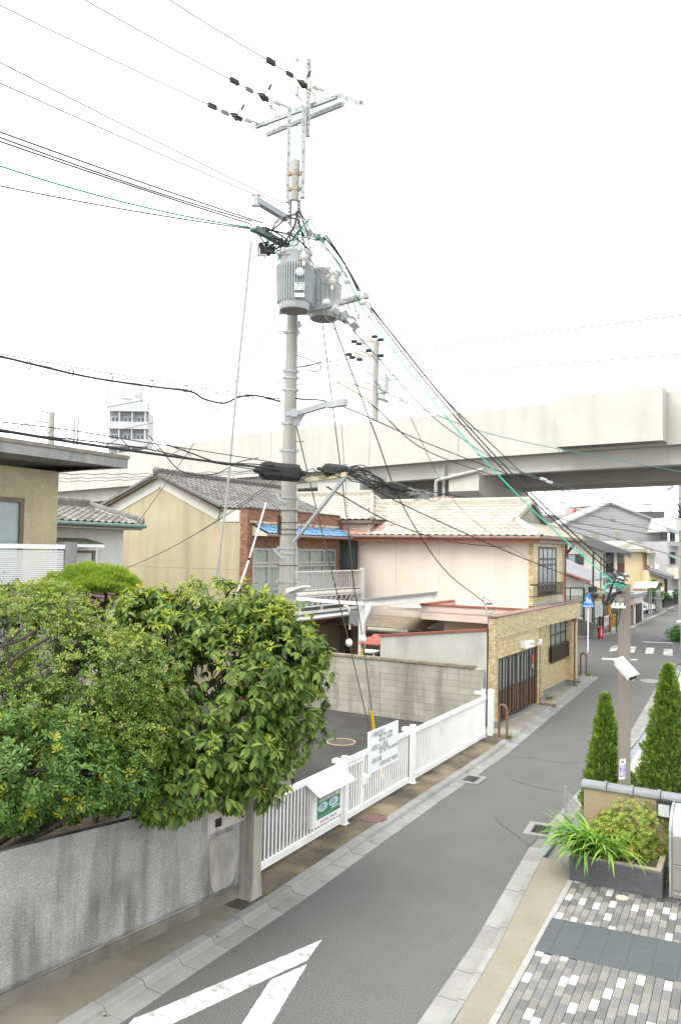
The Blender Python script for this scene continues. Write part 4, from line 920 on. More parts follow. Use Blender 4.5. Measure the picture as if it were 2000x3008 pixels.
m=MB(); m.ell((apex.x,yl0-.05,apex.z+.22),.16,.1,.17,8,6); m.build('ridge_end_tile',ddk,th,smooth=True)
ridge(th,(apex.x+.1,yl0+.02,apex.z+.02),(Ox+.05,yl0+.02,Oz+.02),ddk,.07,.07,.25,'verge_tiles'); ridge(th,(apex.x-.1,yl0+.02,apex.z+.02),(eLx-.25,yl0+.02,eR.z-.06),ddk,.07,.07,.25,'verge_tiles')
MB().box((Ox-.05,yl0+.1,Oz-.12),(Ox+.1,yl1-1,Oz-.02)).build('roof_gutter',brown,th)
# cream tiled cross-wing roof between the two houses
cr=thing('cross_wing','cream tiled cross-wing roof between the brick parapet and the pink house','house wing',(-20.5,33,4))
cxr,cyr,czr=-20.2,32.0,8.25
MB().box((-24,31.3,2.4),(-18.3,36.5,7.)).build('wing_wall',pink2,cr)
S4=V((0,1,.40)); 
HXE=-16.5
MB().prism([(-25.2,30.9,7.0),(HXE,30.9,7.0),(-18.2,34.2,8.32),(-25.2,34.2,8.32)],(0,0,-.12)).build('roof_deck',MATS['roof_board'],cr)
tiled_slope(cr,V((-25.2,30.9,7.04)),V((1,0,0)),S4,26,9,.33,.39,cream,lambda p:p.x<HXE-(p.y-30.9)/3.3*(HXE+18.2)*-1*-1 if False else p.x<HXE-(p.y-30.9)/3.3*(HXE+18.2),230)
MB().prism([(HXE,30.9,6.99),(HXE,37.5,6.99),(-18.2,34.2,8.31)],(0,0,-.12)).build('roof_deck',MATS['roof_board'],cr)
tiled_slope(cr,V((HXE,30.9,7.04)),V((0,1,0)),V((-18.2-HXE,0,1.3)),20,6,.33,math.hypot(18.2+HXE,1.3)/6,cream,lambda p:abs(p.y-34.2)<3.3*(p.x+18.2)/(HXE+18.2),0,name='hip_roof_tile')
ridge(cr,(-24.5,34.2,8.36),(-18.2,34.2,8.36),cream,.1,.22,.3); ridge(cr,(-18.2,34.15,8.34),(HXE,30.95,7.06),cream,.09,.08,.3,'hip_ridge')
MB().box((-18.29,31.15,6.0),(HXE-.2,36.6,6.86)).build('wing_wall',pink2,cr)
MB().prism([(-18.9,30.7,6.42),(-16.6,30.9,6.35),(-15.9,31.9,6.84),(-18.9,31.0,6.62)],(0,0,.05)).build('copper_valley',M('valley_copper',(.33,.20,.165),.7,.12,4.),cr)
# balcony of white painted steel on the brick front
bc=thing('balcony','white steel balcony with lattice truss in front of the brick face, behind the pole','balcony',(XB+1.,29.,3))
bx=XB+1.25; z_r=PX(960,1676,bx).z; z_f=PX(960,1745,bx).z; yr0=25.2; yr1=PX(1060,1675,bx).y
def yz(px,py,X): p=PX(px,py,X); return p
ry_=yr1
m=MB(); m.box((bx-.03,yr0,z_r-.05),(bx+.03,ry_,z_r)); m.build('hand_rail',whitedirty,bc)
zmid=PX(960,1730,bx).z
MB().box((bx-.02,yr0,zmid-.02),(bx+.02,ry_,zmid+.02)).build('lower_rail',whitedirty,bc)
n=int((ry_-yr0)/.145); be=MB().box((-.012,-.012,zmid+.02),(.012,.012,z_r-.05)).mesh('baluster',whitedirty)
for i in range(n): inst('baluster',be,Matrix.Translation((bx,yr0+.1+i*.145,0)),bc)
zt1=PX(960,1747,bx).z; zt0_=PX(960,1774,bx).z-.06; zdk=PX(960,1789,bx).z
m=MB(); m.box((bx-.01,yr0,zt1-.05),(bx+.07,ry_,zt1)); m.box((bx-.01,yr0,zt0_),(bx+.07,ry_,zt0_+.05)); 
k=int((ry_-yr0)/.42)
for i in range(k):
    a=yr0+(ry_-yr0)*i/k;b=yr0+(ry_-yr0)*(i+1)/k;c=(a+b)/2; m.beam((bx+.03,a,zt1-.04),(bx+.03,c,zt0_+.04),.035,.025); m.beam((bx+.03,c,zt0_+.04),(bx+.03,b,zt1-.04),.035,.025)
m.build('lattice_truss',whitedirty,bc)
rolls=MB()
for i in range(int((ry_-yr0)/.2)): y_=yr0+.1+i*.2; rolls.cyl((bx-.5,y_,zt1+.07),(bx+.11,y_,zt1+.07),.06,n=8)
rolls.build('pipe_row',M('cream_pipe',(.66,.64,.57),.5,.06,3.),bc,smooth=True)
MB().box((bx-.06,ry_,zdk),(bx+.1,ry_+.16,z_r+.08)).build('end_post',whitedirty,bc)
m=MB()
for y_ in (yr0+.6,yr0+2.2,yr0+4.,ry_-1.2): m.box((bx-.02,y_,zdk),(bx+.05,y_+.07,zt0_)) 
m.box((bx-.05,yr0,zdk-.1),(bx+.12,ry_-.2,zdk)); m.build('deck_frame',whitedirty,bc)
MB().box((XB,yr0,zdk-.06),(bx-.05,ry_,zdk-.01)).build('deck',M('deck_grey',(.12,.115,.11),.8,.15,5.),bc)
aw0=PX(930,1815,bx+.3).z; aw1=PX(930,1801,bx-.1).z
MB().prism([(bx+.3,yr0-.6,aw0),(bx+.3,ry_-.9,aw0),(bx-.15,ry_-.9,aw1),(bx-.15,yr0-.6,aw1)],(0,0,-.03)).build('awning',M('awning_white',(.62,.65,.68),.5,.04,3.),bc)
MB().tube([(bx+.33,yr0-.6,aw0-.05),(bx+.33,ry_-.9,aw0-.05)],.045,8).build('awning_gutter',brown,bc)
# ground floor behind: sliding doors, shade put into the dark wood colour
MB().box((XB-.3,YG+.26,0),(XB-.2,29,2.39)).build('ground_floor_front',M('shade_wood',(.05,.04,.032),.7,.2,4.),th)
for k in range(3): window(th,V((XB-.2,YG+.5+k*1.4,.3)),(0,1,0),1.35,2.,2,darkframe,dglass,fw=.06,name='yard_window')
for y_ in (27.2,28.9): MB().box((XB-.2,y_,0),(XB+.05,y_+.2,2.39)).build('brick_post',brick,th)
# ---- yard clutter between the houses
nb=MB().box((-19.3,PYW-.35,2.4),(xl-.25,PYW+.3,6.2)); nb.build('link_wall',M('link_cream',(.5,.42,.33),.85,.08,1.),ph_)
f_=PY(1011,1650,PYW-.38); window(ph_,V((PY(996,1700,PYW-.36).x,PYW-.36,PY(1000,1672,PYW-.36).z)),(1,0,0),.9,1.55,1,darkframe,dglass,fw=.04,name='dark_window')
m=MB().tube([(xl+.05,PYW-.1,6.1),(xl+.05,PYW-.1,0.2)],.05,8); m.tube([(xl-.12,PYW-.1,5.9),(xl-.12,PYW-.1,0.2)],.04,8); m.build('downpipe',M('pipe_brown',(.25,.16,.13),.6,.1,4.),ph_)
# carport frame: white post, sloping beam and gutter beam
cf=thing('yard_carport','white steel carport frame with triangular gusset post standing in the yard','carport',PY(1060,1900,27.2))
cy=27.2
ctop=PY(1066,1775,cy); cbot=PY(1060,1960,cy); cr_=PY(1284,1748,PYW-.3)
MB().prism([(ctop.x-.18,cy,.0),(ctop.x+.02,cy,.0),(ctop.x+.06,cy,ctop.z-.75),(ctop.x+.35,cy,ctop.z-.1),(ctop.x+.35,cy,ctop.z),(ctop.x-.18,cy,ctop.z)],(0,.16,0)).build('post',whitedirty,cf)
e_=PY(1284,1752,cy+1.2)
MB().beam((ctop.x-.1,cy+.1,ctop.z+.0),e_,.12,.22).build('beam',whitedirty,cf); MB().beam((ctop.x-.1,cy+.1,ctop.z+.16),e_+V((0,0,.16)),.3,.07).build('beam_lead',M('lead_cap',(.2,.2,.2),.7,.2,6.),cf)
l_=PX(860,1758,XB+1.6); MB().beam(l_,(ctop.x+.02,cy-.02,ctop.z+.02),.1,.13).build('front_beam',white,cf)
# tin sheet roof lying across the yard and pipe bundle
ys_=thing('yard_roof','rusty sheet roof edge over the dark yard below the pink wall','shed roof',PY(1100,1850,29))
a=PY(955,1830,29.5);b=PY(1240,1850,29.5)
MB().prism([a,b,b+V((.1,1.6,.35)),a+V((.1,1.6,.35))],(0,0,-.05)).build('roof_sheet',M('tin_brown',(.23,.185,.14),.8,.2,4.,stain=(.12,.09,.07),stain_amt=.5,stain_scale=2.),ys_)
MB().cyl(PY(1080,1848,28.9),PY(1200,1856,28.9),.09,n=8).build('roof_roll',M('roll_grey',(.35,.34,.28),.8),ys_)
MB().box((a.x+.1,31.2,0),(a.x+.25,31.35,2.6)).build('post',M('dark_post',(.09,.05,.04),.8),ys_)
ac=thing('meter_box','grey meter box with cream flexible pipe on the yard wall','meter box',PY(1043,1812,27.9)); c=PY(1043,1812,27.9); MB().box(c-V((.22,.1,.28)),c+V((.22,.1,.22))).build('box',M('meter_grey',(.2,.21,.22),.6),ac); p=PY(1012,1778,27.9); MB().tube(bent([p,p+V((.2,0,-.15)),p+V((.28,0,-.5)),p+V((.26,0,-.95))]),.05,8).build('pipe',M('cream_hose',(.55,.5,.36),.6),ac)
yw=thing('yard_cart','small white frame table with a dark pot behind the block wall','table',PY(1090,1920,26)); c=PY(1088,1915,26); m=MB(); m.box(c+V((-.35,-.3,.0)),c+V((.3,.3,.05))); 
for sx in (-.33,.24): m.box((c.x+sx,c.y-.28,0.5),(c.x+sx+.06,c.y-.22,c.z))
m.build('frame',whitedirty,yw); MB().lathe(c+V((.5,0,-.3)),Zu,[(.1,0),(.16,.1),(.18,.32),(.1,.42)],10).build('pot',dkp,yw)
# ================================================================== flat-roofed tan house on the left
lh=thing('flat_roof_house','tan roughcast house with broad grey concrete roof slab at the left edge','house',(-17,10,0))
HX=-14.5
tan2=M('tan_roughcast',(.52,.45,.30),.95,.12,2.2,bump=.9,bscale=40,fine=.22,fscale=45,stain=(.26,.22,.15),stain_amt=.5,stain_scale=.8)
yR=PX(170,1500,HX).y; zs0=PX(170,1388,HX).z
sx=HX+1.0
a0=PX(0,1283,sx);a1=PX(377,1339,sx);c0=PX(0,1326,sx);c1=PX(375,1376,sx)
zb=zs0
wy0_=PX(-60,1500,HX).y; wyR=PX(72,1500,HX).y; wz1=PX(72,1463,HX).z; wz0=wz1-2.3
m=MB(); m.box((HX-.25,-3,0),(HX,yR,wz0)); m.box((HX-.25,-3,wz1),(HX,yR,zb+.02)); m.box((HX-.25,wyR,wz0+.001),(HX,yR,wz1-.001)); m.box((HX-.25,-3,wz0+.001),(HX,5.5,wz1-.001)); m.build('front_wall',tan2,lh)
MB().box((HX-8,yR-.25,0),(HX-.251,yR-.0,zb+.02)).build('end_wall',tan2,lh)
sc=M('slab_concrete',(.37,.37,.36),.95,.2,1.6,bump=.7,bscale=50,fine=.25,fscale=50,stain=(.36,.36,.34),stain_amt=.6,stain_scale=1.5,streak=((.09,.085,.08),.5,(2,2,.5)))
zsl0=(c0.z+c1.z)/2; zsl1=(a0.z+a1.z)/2
ysl=a1.y
MB().box((HX-9,-4,zsl0),(sx,ysl,zsl1-.08)).build('roof_slab',sc,lh); MB().box((HX-9,-4,zsl1-.079),(sx+.03,ysl+.03,zsl1)).build('slab_edge',M('slab_edging',(.22,.2,.17),.9,.2,4.),lh)
MB().prism([(HX-8,yR+.02,zb),(HX+.02,yR+.02,zb),(sx-.1,ysl-.2,zsl0-.001),(HX-8,ysl-.2,zsl0-.001)],(0,-.1,.0)).build('soffit_slope',M('soffit_tan',(.36,.315,.23),.9,.15,3.,bump=.5,bscale=40),lh)
fr=M('bronze_frame',(.15,.115,.085),.5,.12,4.)
window(lh,V((HX-.05,5.5,wz0)),(0,1,0),wyR-5.5,wz1-wz0,3,fr,pglass,rows=(.42,.58),fw=.10,proud=.06,name='large_window')
# balcony louvre screen in front
bs_=thing('balcony_screen','white horizontal-slat balcony screen before the tan house window','screen',(-13.4,10,4))
BX=-13.55; yS=PX(187,1650,BX).y; zT=PX(187,1600,BX).z; zB=PX(100,1716,BX).z
MB().box((BX-.03,2,zT-.09),(BX+.05,yS,zT)).build('top_rail',white,bs_)
n=17; sm=MB().box((-.02,2,-.013),(.02,yS-.01,.013)).mesh('slat',white)
for i in range(n): inst('slat',sm,Matrix.Translation((BX,0,lerp(zB+.03,zT-.14,i/(n-1)))),bs_)
m=MB(); m.box((BX-.06,yS-.22,zB),(BX-.02,yS-.16,zT-.09)); m.box((BX-.06,yS-3.2,zB),(BX-.02,yS-3.14,zT-.09)); m.build('uprights',white,bs_)
bp_=thing('balcony_parapet','rough grey concrete balcony parapet with end pier under the slat screen','parapet',(-13.6,10,3))
yq=PX(216,1650,BX-.05).y
MB().box((BX-.2,yS+.01,zB-.1),(BX+.06,yq,zT+.06)).build('end_pier',sc,bp_); MB().box((BX-.2,0,2.4),(BX+.06,yq,zB-.101)).build('parapet',sc,bp_); MB().box((HX,0,2.2),(BX-.2,yq,2.4)).build('balcony_floor',sc,bp_)
MB().box((HX+.001,0,0),(BX+.0,yq,2.199)).build('storey_below',tan2,bp_)
# ================================================================== small white house with hip roof behind
wh=thing('white_house','small white rendered house with weathered grey tile hip roof and green gutter','house',(-24,18,0))
WX=-21.4
yRw=PX(363,1600,WX).y; ovh=.75; zE=PX(300,1553,WX+ovh).z
wmat_=M('white_render',(.60,.60,.58),.9,.05,1.2,bump=.1,streak=((.4,.39,.37),.35,(1.5,1.5,.3)))
MB().box((WX-5,8,0),(WX,yRw,zE+.1)).build('wall',wmat_,wh)
ye_=PX(424,1552,WX+ovh).y; xe_=WX+ovh
gq=M('verdigris_gutter',(.13,.21,.19),.6,.2,5.,stain=(.08,.09,.085),stain_amt=.6,stain_scale=5.)
MB().tube([(xe_+.03,7,zE+.14),(xe_+.03,ye_+.05,zE+.14)],.07,8).build('gutter',gq,wh,smooth=True)
MB().box((WX-5.5,7,zE),(xe_-.05,ye_-.03,zE+.06)).build('eave_board',M('eave_grey',(.36,.34,.3),.8,.1,3.),wh)
gt=M('weathered_grey_tile',(.135,.128,.12),.55,.22,6.,rnd=.3,fine=.2,fscale=25,hue=(.19,.175,.15))
ez=zE+.2; rxx=WX-2.2
rxx=WX-1.25; rp_=PX(262,1490,rxx); rz=rp_.z; ryy=rp_.y
S6=V((rxx-xe_,0,rz-ez))
MB().prism([(xe_,5,ez-.05),(xe_,ye_,ez-.05),(rxx,ryy,rz-.05),(rxx,5,rz-.05)],(0,0,-.08)).build('roof_deck',MATS['roof_board'],wh)
def insw(p): return (ye_-p.y)/(ye_-ryy) > (xe_-p.x)/(xe_-rxx)-.03
pu=.31;nu=30
tiled_slope(wh,V((xe_,ye_-nu*pu,ez)),V((0,1,0)),S6,nu,9,pu,S6.length/9,gt,insw,270,amp=.05)
xb_=2*rxx-xe_
MB().prism([(xe_,ye_,ez-.051),(xb_,ye_,ez-.051),(rxx,ryy,rz-.051)],(0,0,-.08)).build('roof_deck',MATS['roof_board'],wh)
MB().prism([(xb_,5,ez-.05),(xb_,ye_,ez-.05),(rxx,ryy,rz-.05),(rxx,5,rz-.05)],(0,0,-.08)).build('roof_deck',MATS['roof_board'],wh)
ridge(wh,(rxx,ryy-.05,rz+.02),(xe_-.02,ye_-.02,ez+.05),gt,.1,.14,.3,'hip_ridge'); ridge(wh,(rxx,5,rz+.05),(rxx,ryy,rz+.05),gt,.11,.18,.3)
m=MB()
for k in range(9):
    t=.2+k*.085; p=V((rxx,ryy,rz)).lerp(V((xe_,ye_,ez)),t); m.obb(p+V((.05,-.2,.03)),(.05,0,0),(0,.09,0),(0,0,.03))
m.build('mortar_patches',M('mortar_white',(.6,.6,.57),.9,.05,5.),wh)
c1=PX(276,1618,WX); zt3=c1.z
window(wh,V((WX-.01,c1.y-3,zt3-1.4)),(0,1,0),3,1.4,3,fr,pglass,fw=.07,proud=.05); m=MB(); m.box((WX-.001,c1.y-3.2,zt3+.02),(WX+.06,c1.y+.14,zt3+.08)); m.box((WX-.001,c1.y+.05,zt3-1.4),(WX+.06,c1.y+.12,zt3+.019)); m.build('window_head',white,wh)
h0=PX(308,1600,WX+.6); h2=PX(296,1584,WX)
MB().box((WX+.57,h0.y-4,h0.z-.1),(WX+.6,h0.y,h0.z)).build('hood_board',white,wh); MB().prism([(WX+.6,h0.y-4,h0.z+.01),(WX+.6,h0.y,h0.z+.01),(WX,h0.y-.3,h2.z),(WX,h0.y-4,h2.z)],(0,0,.02)).build('hood_sheet',M('hood_green',(.14,.16,.11),.7,.15,4.),wh)
# brown low roof seen under the clipped pine
lr=thing('shed','low shed with dark brown shingle roof behind the clipped pine','shed',(-16.8,16.6,0))
a=PY(262,1735,16.5);b=PY(342,1735,16.5)
zq=a.z
MB().prism([(a.x-1.5,15.3,zq-.55),(b.x+.2,15.3,zq-.55),(b.x-.3,17.8,zq+.25),(a.x-1.5,17.8,zq+.25)],(0,0,-.08)).build('roof',M('brown_shingle',(.10,.06,.05),.9,.2,8.,bump=.4,bscale=30),lr)
MB().box((a.x-1.3,15.6,0),(b.x-.1,17.6,zq-.5)).build('wall',wmat_,lr)
for k in range(9):
    t=k/9; MB().beam((a.x-1.5,15.3+2.5*t,zq-.53+.8*t),(b.x+.2-.5*t,15.3+2.5*t,zq-.53+.8*t),.06,.03).build('shingle_course',MATS['brown_shingle'],lr)
# ================================================================== utility pole
PB=V((-10.68,15.81,0)); DP=18.75
Rh=_r0.copy(); Fh=V((-math.sin(YAW),math.cos(YAW),0))
def Q(px,py,off=0.): return PD(px,py,DP+off)
def zp(py,px=None): return ZA(px or (857-(py-470)*.0205),py,PB)
up=thing('utility_pole','tall concrete utility pole with crossarms and transformers behind the white gate','utility pole',PB)
polem=M('pole_concrete',(.35,.34,.31),.9,.09,1.5,bump=.2,bscale=60,streak=((.2,.19,.16),.5,(6,6,.4)),fine=.12,fscale=60)
ztp=zp(472)
def pr_(z): return lerp(.24,.098,z/ztp)
m=MB(); m.tube([PB+Zu*(ztp*i/12) for i in range(13)],[pr_(ztp*i/12) for i in range(13)],24); m.build('shaft',polem,up,smooth=True)
MB().lathe(PB+Zu*ztp,Zu,[(pr_(ztp)+.006,-.25),(pr_(ztp)+.006,.0),(.06,.02)],20).build('cap',M('cap_grey',(.36,.35,.32),.7),up,smooth=True)
def band(z,h=.05,mat=galv,name='band'):
    m=MB(); r=pr_(z)+.012; m.lathe(PB+Zu*z,Zu,[(r-.01,-h/2),(r,-h/2+.001),(r,h/2-.001),(r-.01,h/2)],20)
    m.obb(PB+Zu*z+Rh*(r+.02)-Fh*.05,Rh*.03,Fh*.025,Zu*h*.7); m.obb(PB+Zu*z-Rh*(r+.02)-Fh*.05,Rh*.03,Fh*.025,Zu*h*.7)
    return m.build(name,mat,up)
rustb=M('rusted_band',(.36,.29,.19),.7,.3,9.,metal=.2)
for py in (512,557): band(zp(py),.07,rustb)
for py in (978,1092,1111,1147,1245,1325,1462,1610,1625,1708,1747): band(zp(py))
for py in (1500,1535,1555,1570,1660): band(zp(py),.018,M('strap_dark',(.09,.085,.075),.7),'strap')
for i,py in enumerate((975,1130,1125,1297,1455,1700,1540)):
    s=1 if i%2 else -1; z=zp(py); p=PB+Zu*z; r=pr_(z)
    m=MB(); m.cyl(p+Rh*s*r*.8-Fh*.03,p+Rh*s*(r+.15)-Fh*.05,.011,n=6); m.cyl(p+Rh*s*(r+.15)-Fh*.05,p+Rh*s*(r+.17)-Fh*.05,.02,n=6); m.build('step_bolt',M('bolt_rust',(.3,.22,.14),.7,.2,9.),up)
for py,d in ((1463,1),(1625,1)):
    p=PB+Zu*zp(py)-Rh*(pr_(zp(py))+.02); m=MB(); m.beam(p-Rh*.12+Zu*.1-Fh*.1,p+Rh*.14-Zu*.14-Fh*.16,.05,.05); m.build('step_bracket',galv,up)
# ground-wire pipe down the side
z0,z1=zp(1840),zp(1420); m=MB(); q=lambda z:PB+Zu*z+Rh*(pr_(z)+.02)-Fh*.03
m.tube([q(z0),q(lerp(z0,z1,.5)),q(z1)],.016,6); m.build('riser_pipe',M('pipe_cream',(.6,.57,.52),.6),up); 
z0,z1=zp(2250),zp(1830); MB().tube([q(.25),q(z0),q(z1)],.02,6).build('riser_pipe',greycable,up)
# number sign and dark tag plate near the brick house
m=MB(); p=PB+Zu*zp(1540)-Rh*(pr_(zp(1540))+.03); m.obb(p-Fh*.08,Rh*.03,Fh*.04,Zu*.22); m.build('tag_plate',darkframe,up)
# twin channel extension
def chan(p,q,w,h,name,mat=galv,parent=up,up_=Zu,holes=0):
    m=MB(); m.beam(p,q,w,h,up_); o=m.build(name,mat,parent)
    if holes:
        hm=MB(); d=(V(q)-V(p)).normalized(); a=d.cross(V(up_)).normalized() if d.cross(V(up_)).length>.01 else Rh
        for k in range(holes):
            c=V(p).lerp(V(q),(k+.5)/holes); hm.obb(c,d*(.045 if k%3==1 else .012),-Fh*(w/2+.002) if abs(d.z)>.9 else a*(w/2+.002),(Rh*.012 if abs(d.z)>.9 else Zu*.012))
        tag(hm.build('slot_holes',M('hole_dark',(.14,.145,.15),.8),o),kind='stuff')
    return o
galvl=M('galvanised_light',(.34,.365,.375),.5,.08,3.,metal=.15)
eL0=Q(840,595,.06);eL1=Q(852,330,.06)
zA,zB_=zp(595),zp(300)
c1=PB-Rh*.17; c2=PB+Rh*.19-Fh*.02; c3=PB+Rh*.28+Fh*.03
chan(c1+Zu*zA,c1+Zu*(zB_-.12),.10,.09,'extension_channel',galvl,up,Fh,9)
chan(c2+Zu*zp(582),c2+Zu*zp(316),.12,.11,'extension_channel',galvl,up,Fh,9)
chan(c3+Zu*zp(398),c3+Zu*zp(172),.12,.10,'top_channel',galvl,up,Fh,7)
# top crossarms along X
zc=zp(300); Ld=V((1,.0,0))
aL,aR=G(751,372,zc),G(990,283,zc); chan(aL,aR,.08,.11,'crossarm',galvl,up,Zu,14)
bL,bR=G(768,382,zc-.12),G(992,290,zc-.12); chan(bL+V((0,.25,0)),bR+V((0,.25,0)),.08,.11,'crossarm',galvl,up,Zu,14)
e1=G(990,276,zc+.04); e2=PD(1061,302,DP-.75); chan(e1,e2,.09,.09,'side_arm',galvl,up,Zu)
# insulators
def insul(p,ax,L,r,n=4,name='insulator'):
    ax=V(ax).normalized(); pr=[(.012,0)]
    for k in range(n):
        h=L*(k+.2)/n; pr+=[(r*.45,h),(r,h+L*.25/n),(r,h+L*.45/n),(r*.45,h+L*.6/n)]
    pr.append((r*.4,L)); return MB().lathe(p,ax,pr,14).build(name,porc,up,smooth=True)
for (px,py) in ((872,279),(909,262),(795,311)): 
    p=Q(px,py,-.3); insul(p-Zu*.03,(0,0,1),.24,.055,4); MB().tube([p-Zu*.02,p-Zu*.12+Rh*.12,p-Zu*.28+Rh*.14],.016,6).build('insulator_bracket',M('bracket_rust',(.33,.22,.12),.7,.3,9.),up)
p=Q(873,172,-.1); insul(p-Zu*.06,(0,0,1),.12,.05,2); m=MB(); m.beam(p+Zu*.06,c3+Zu*zp(165),.03,.02); m.beam(p-Zu*.07,c3+Zu*zp(182),.03,.02); m.build('top_clevis',galv,up)
for k,t in enumerate((.12,.45,.85)):
    p=e1.lerp(e2,t)+Zu*.06; m=MB(); m.lathe(p-Zu*.13,Zu,[(.03,0),(.075,.05),(.085,.1),(.06,.17),(.02,.2)],12); m.build('line_clamp',M('clamp_white',(.58,.58,.56),.4),up,smooth=True)
# strain strings: closures, boots and insulators on three high-voltage wires
bk=M('black_rubber',(.022,.022,.024),.6,.15,9.,bump=.1)
hv=[((796,181),(851,218),(893,246),(925,254),(951,268),(510,0)),((689,239),(733,264),(777,284),(813,299),(846,316),(262,0)),((624,312),(662,331),(697,342),(728,350),(757,362),(0,8))]
anchors=[G(p[4][0],p[4][1],zc+.05) for p in hv]
wires=[]
for i,p in enumerate(hv):
    a=anchors[i]; far=G(p[5][0],p[5][1],zc-.15); dirv=(far-a).normalized()
    pts=[]
    for (x,y) in p[:4]:
        d=ray(x,y); # point of the vertical plane of the wire
        n=V((dirv.y,-dirv.x,0)); pts.append(CAM+d*(n.dot(a-CAM)/n.dot(d)))
    t=thing('strain_string',('upper black strain set nearest the pole top, dead-ending the wire on the crossarm end','middle black strain set dead-ending the second wire on the crossarm','lowest black strain set dead-ending the third wire on the crossarm tip')[i],'insulator string',a,'strain sets on the top crossarm')
    c=pts[0]; MB().beam(c-dirv*-.12,c-dirv*.12,.07,.105).build('line_cover',bk,t)
    c=pts[1]; MB().beam(c+dirv*.10,c-dirv*.10,.055,.085).build('line_cover',bk if i==0 else M('grey_cover',(.13,.15,.17),.6),t)
    c=pts[2]; MB().prism([c+dirv*.19+Zu*.03,c-dirv*.02+Zu*.09,c-dirv*.08-Zu*.06,c+dirv*.0-Zu*.10],V((dirv.y,-dirv.x,0))*.06).build('rubber_boot',bk,t)
    MB().tube([c+dirv*-.02-Zu*.02,c-dirv*.14-Zu*.03],.06,10).build('boot_neck',bk,t)
    c=pts[3]; m=MB(); ax=(a-c).normalized(); pr=[]
    for k in range(3): pr+=[(.03,-.12+k*.09),(.075,-.10+k*.09),(.075,-.07+k*.09),(.03,-.05+k*.09)]
    m.lathe(c,ax,pr,14); m.build('disc_insulator',porc,t,smooth=True)
    m=MB(); m.tube([c,a],.018,6); m.tube([pts[0]+dirv*.1,pts[1],pts[2]],.012,6); m.build('link',M('link_rust',(.2,.14,.09),.7,.3,9.),t)
    m=MB(); top=pts[2]+Zu*.1; m.tube(bent([top,top+Zu*.12-dirv*.12,top+Zu*.2-dirv*.18]),.012,5); m.tube([top+Zu*.14-dirv*.14,top+Zu*.28-dirv*.2],.03,6); m.build('jumper_tail',bk,t)
    wires.append((pts[0],far))
cap=V((0,0,0))
# lower arms
l0,l1=Q(752,588,-1.0),Q(842,642,-.1); chan(l0,l1,.14,.13,'side_arm',M('arm_grey',(.30,.33,.35),.6,.08,4.),up)
m=MB(); m.obb(l0,Rh*.05,Fh*.05,Zu*.11); m.obb(l0+Zu*.12,Rh*.09,Fh*.05,Zu*.015); m.obb(l0-Zu*.12,Rh*.09,Fh*.05,Zu*.015); m.build('arm_clevis',galv,up)
dka=M('arm_dark',(.12,.14,.14),.6,.15,5.)
l2,l3=Q(752,672,-1.0),Q(846,725,-.1); chan(l2,l3,.13,.13,'side_arm',dka,up); l4,l5=Q(868,664,.0),Q(950,706,-.8); chan(l4,l5,.11,.11,'side_arm',galv,up)
for px,py,o in ((742,657,-1.),(742,676,-1.),(938,686,-.8),(935,700,-.8),(745,668,-1.05)): MB().lathe(Q(px,py,o)-Zu*.05,Zu,[(.02,0),(.06,.03),(.06,.07),(.03,.1)],10).build('spool_insulator',M('green_insulator',(.03,.2,.13),.4,.2,9.) if py in(676,700) else porc,up,smooth=True)
MB().tube([PB-Fh*(pr_(13)+.1)+Rh*.02+Zu*zp(735),PB-Fh*(pr_(13)+.1)+Rh*.02+Zu*zp(605)],.07,10).build('cable_guard',M('guard_white',(.66,.66,.63),.5),up,smooth=True)
coil=MB(); 
for k in range(7):
    z=zp(660)+k*.09; r=pr_(z)+.03; coil.tube([PB+Zu*(z+.09*a/12)+Rh*(r*math.cos(a*.52))-Fh*(r*math.sin(a*.52)) for a in range(13)],.016,5)
coil.build('wrapped_cable',greycable,up)
# jumper cables around the pole head
rj=random.Random(3)
ends=[(745,668),(760,690),(775,700),(770,735),(790,745),(812,735),(925,700),(945,712),(905,735),(880,620),(905,645),(835,640),(845,722),(893,690),(820,760)]
for k in range(30):
    a=ends[rj.randrange(len(ends))]; b=ends[rj.randrange(len(ends))]
    if abs(a[0]-b[0])<8: b=(rj.randint(840,885),rj.randint(630,740))
    pa=Q(a[0]+rj.uniform(-8,8),a[1]+rj.uniform(-8,8),-.25-.7*rj.random()); pb=Q(b[0]+rj.uniform(-8,8),b[1]+rj.uniform(-8,8),-.25-.7*rj.random())
    mid=pa.lerp(pb,.5)+Zu*rj.uniform(-.38,.22)+Rh*rj.uniform(-.2,.2)-Fh*.15
    MB().tube(bent([pa,pa.lerp(mid,.5)+Zu*rj.uniform(-.1,.14),mid,pb.lerp(mid,.5)+Rh*rj.uniform(-.1,.1),pb],5),rj.choice((.009,.012,.014,.02)),5).build('jumper_cable',rj.choice((blk,blk,blk,greycable,dka,grn)),up)
for (x,y,r) in ((918,610,26),(725,700,40),(940,760,26),(735,690,28)):
    c=Q(x,y,-.6); s=r/2344*DP
    MB().tube([c+Rh*(s*math.cos(a*.35))+Zu*(s*math.sin(a*.35)*.9)+Fh*.05*math.sin(a) for a in range(16)],.007,4).build('jumper_cable',greycable,up)
m=MB()
for k in range(6): c=Q(783+k*1.,715+k*7,-.9); m.lathe(c,Zu,[(.02,0),(.05,.01),(.05,.03),(.02,.04)],8)
m.build('ribbed_bushing',bk,up); m=MB(); c=Q(787,735,-.9); m.obb(c,Rh*.16,Fh*.05,Zu*.07); m.build('switch_block',bk,up)
m=MB()
for k in range(6): m.tube([Q(762+k*2,712,-.95),Q(757+k*4,735,-.95),Q(756+k*4.5,752+(k%3)*4,-.95)],.012,5)
m.build('cable_tails',bk,up)
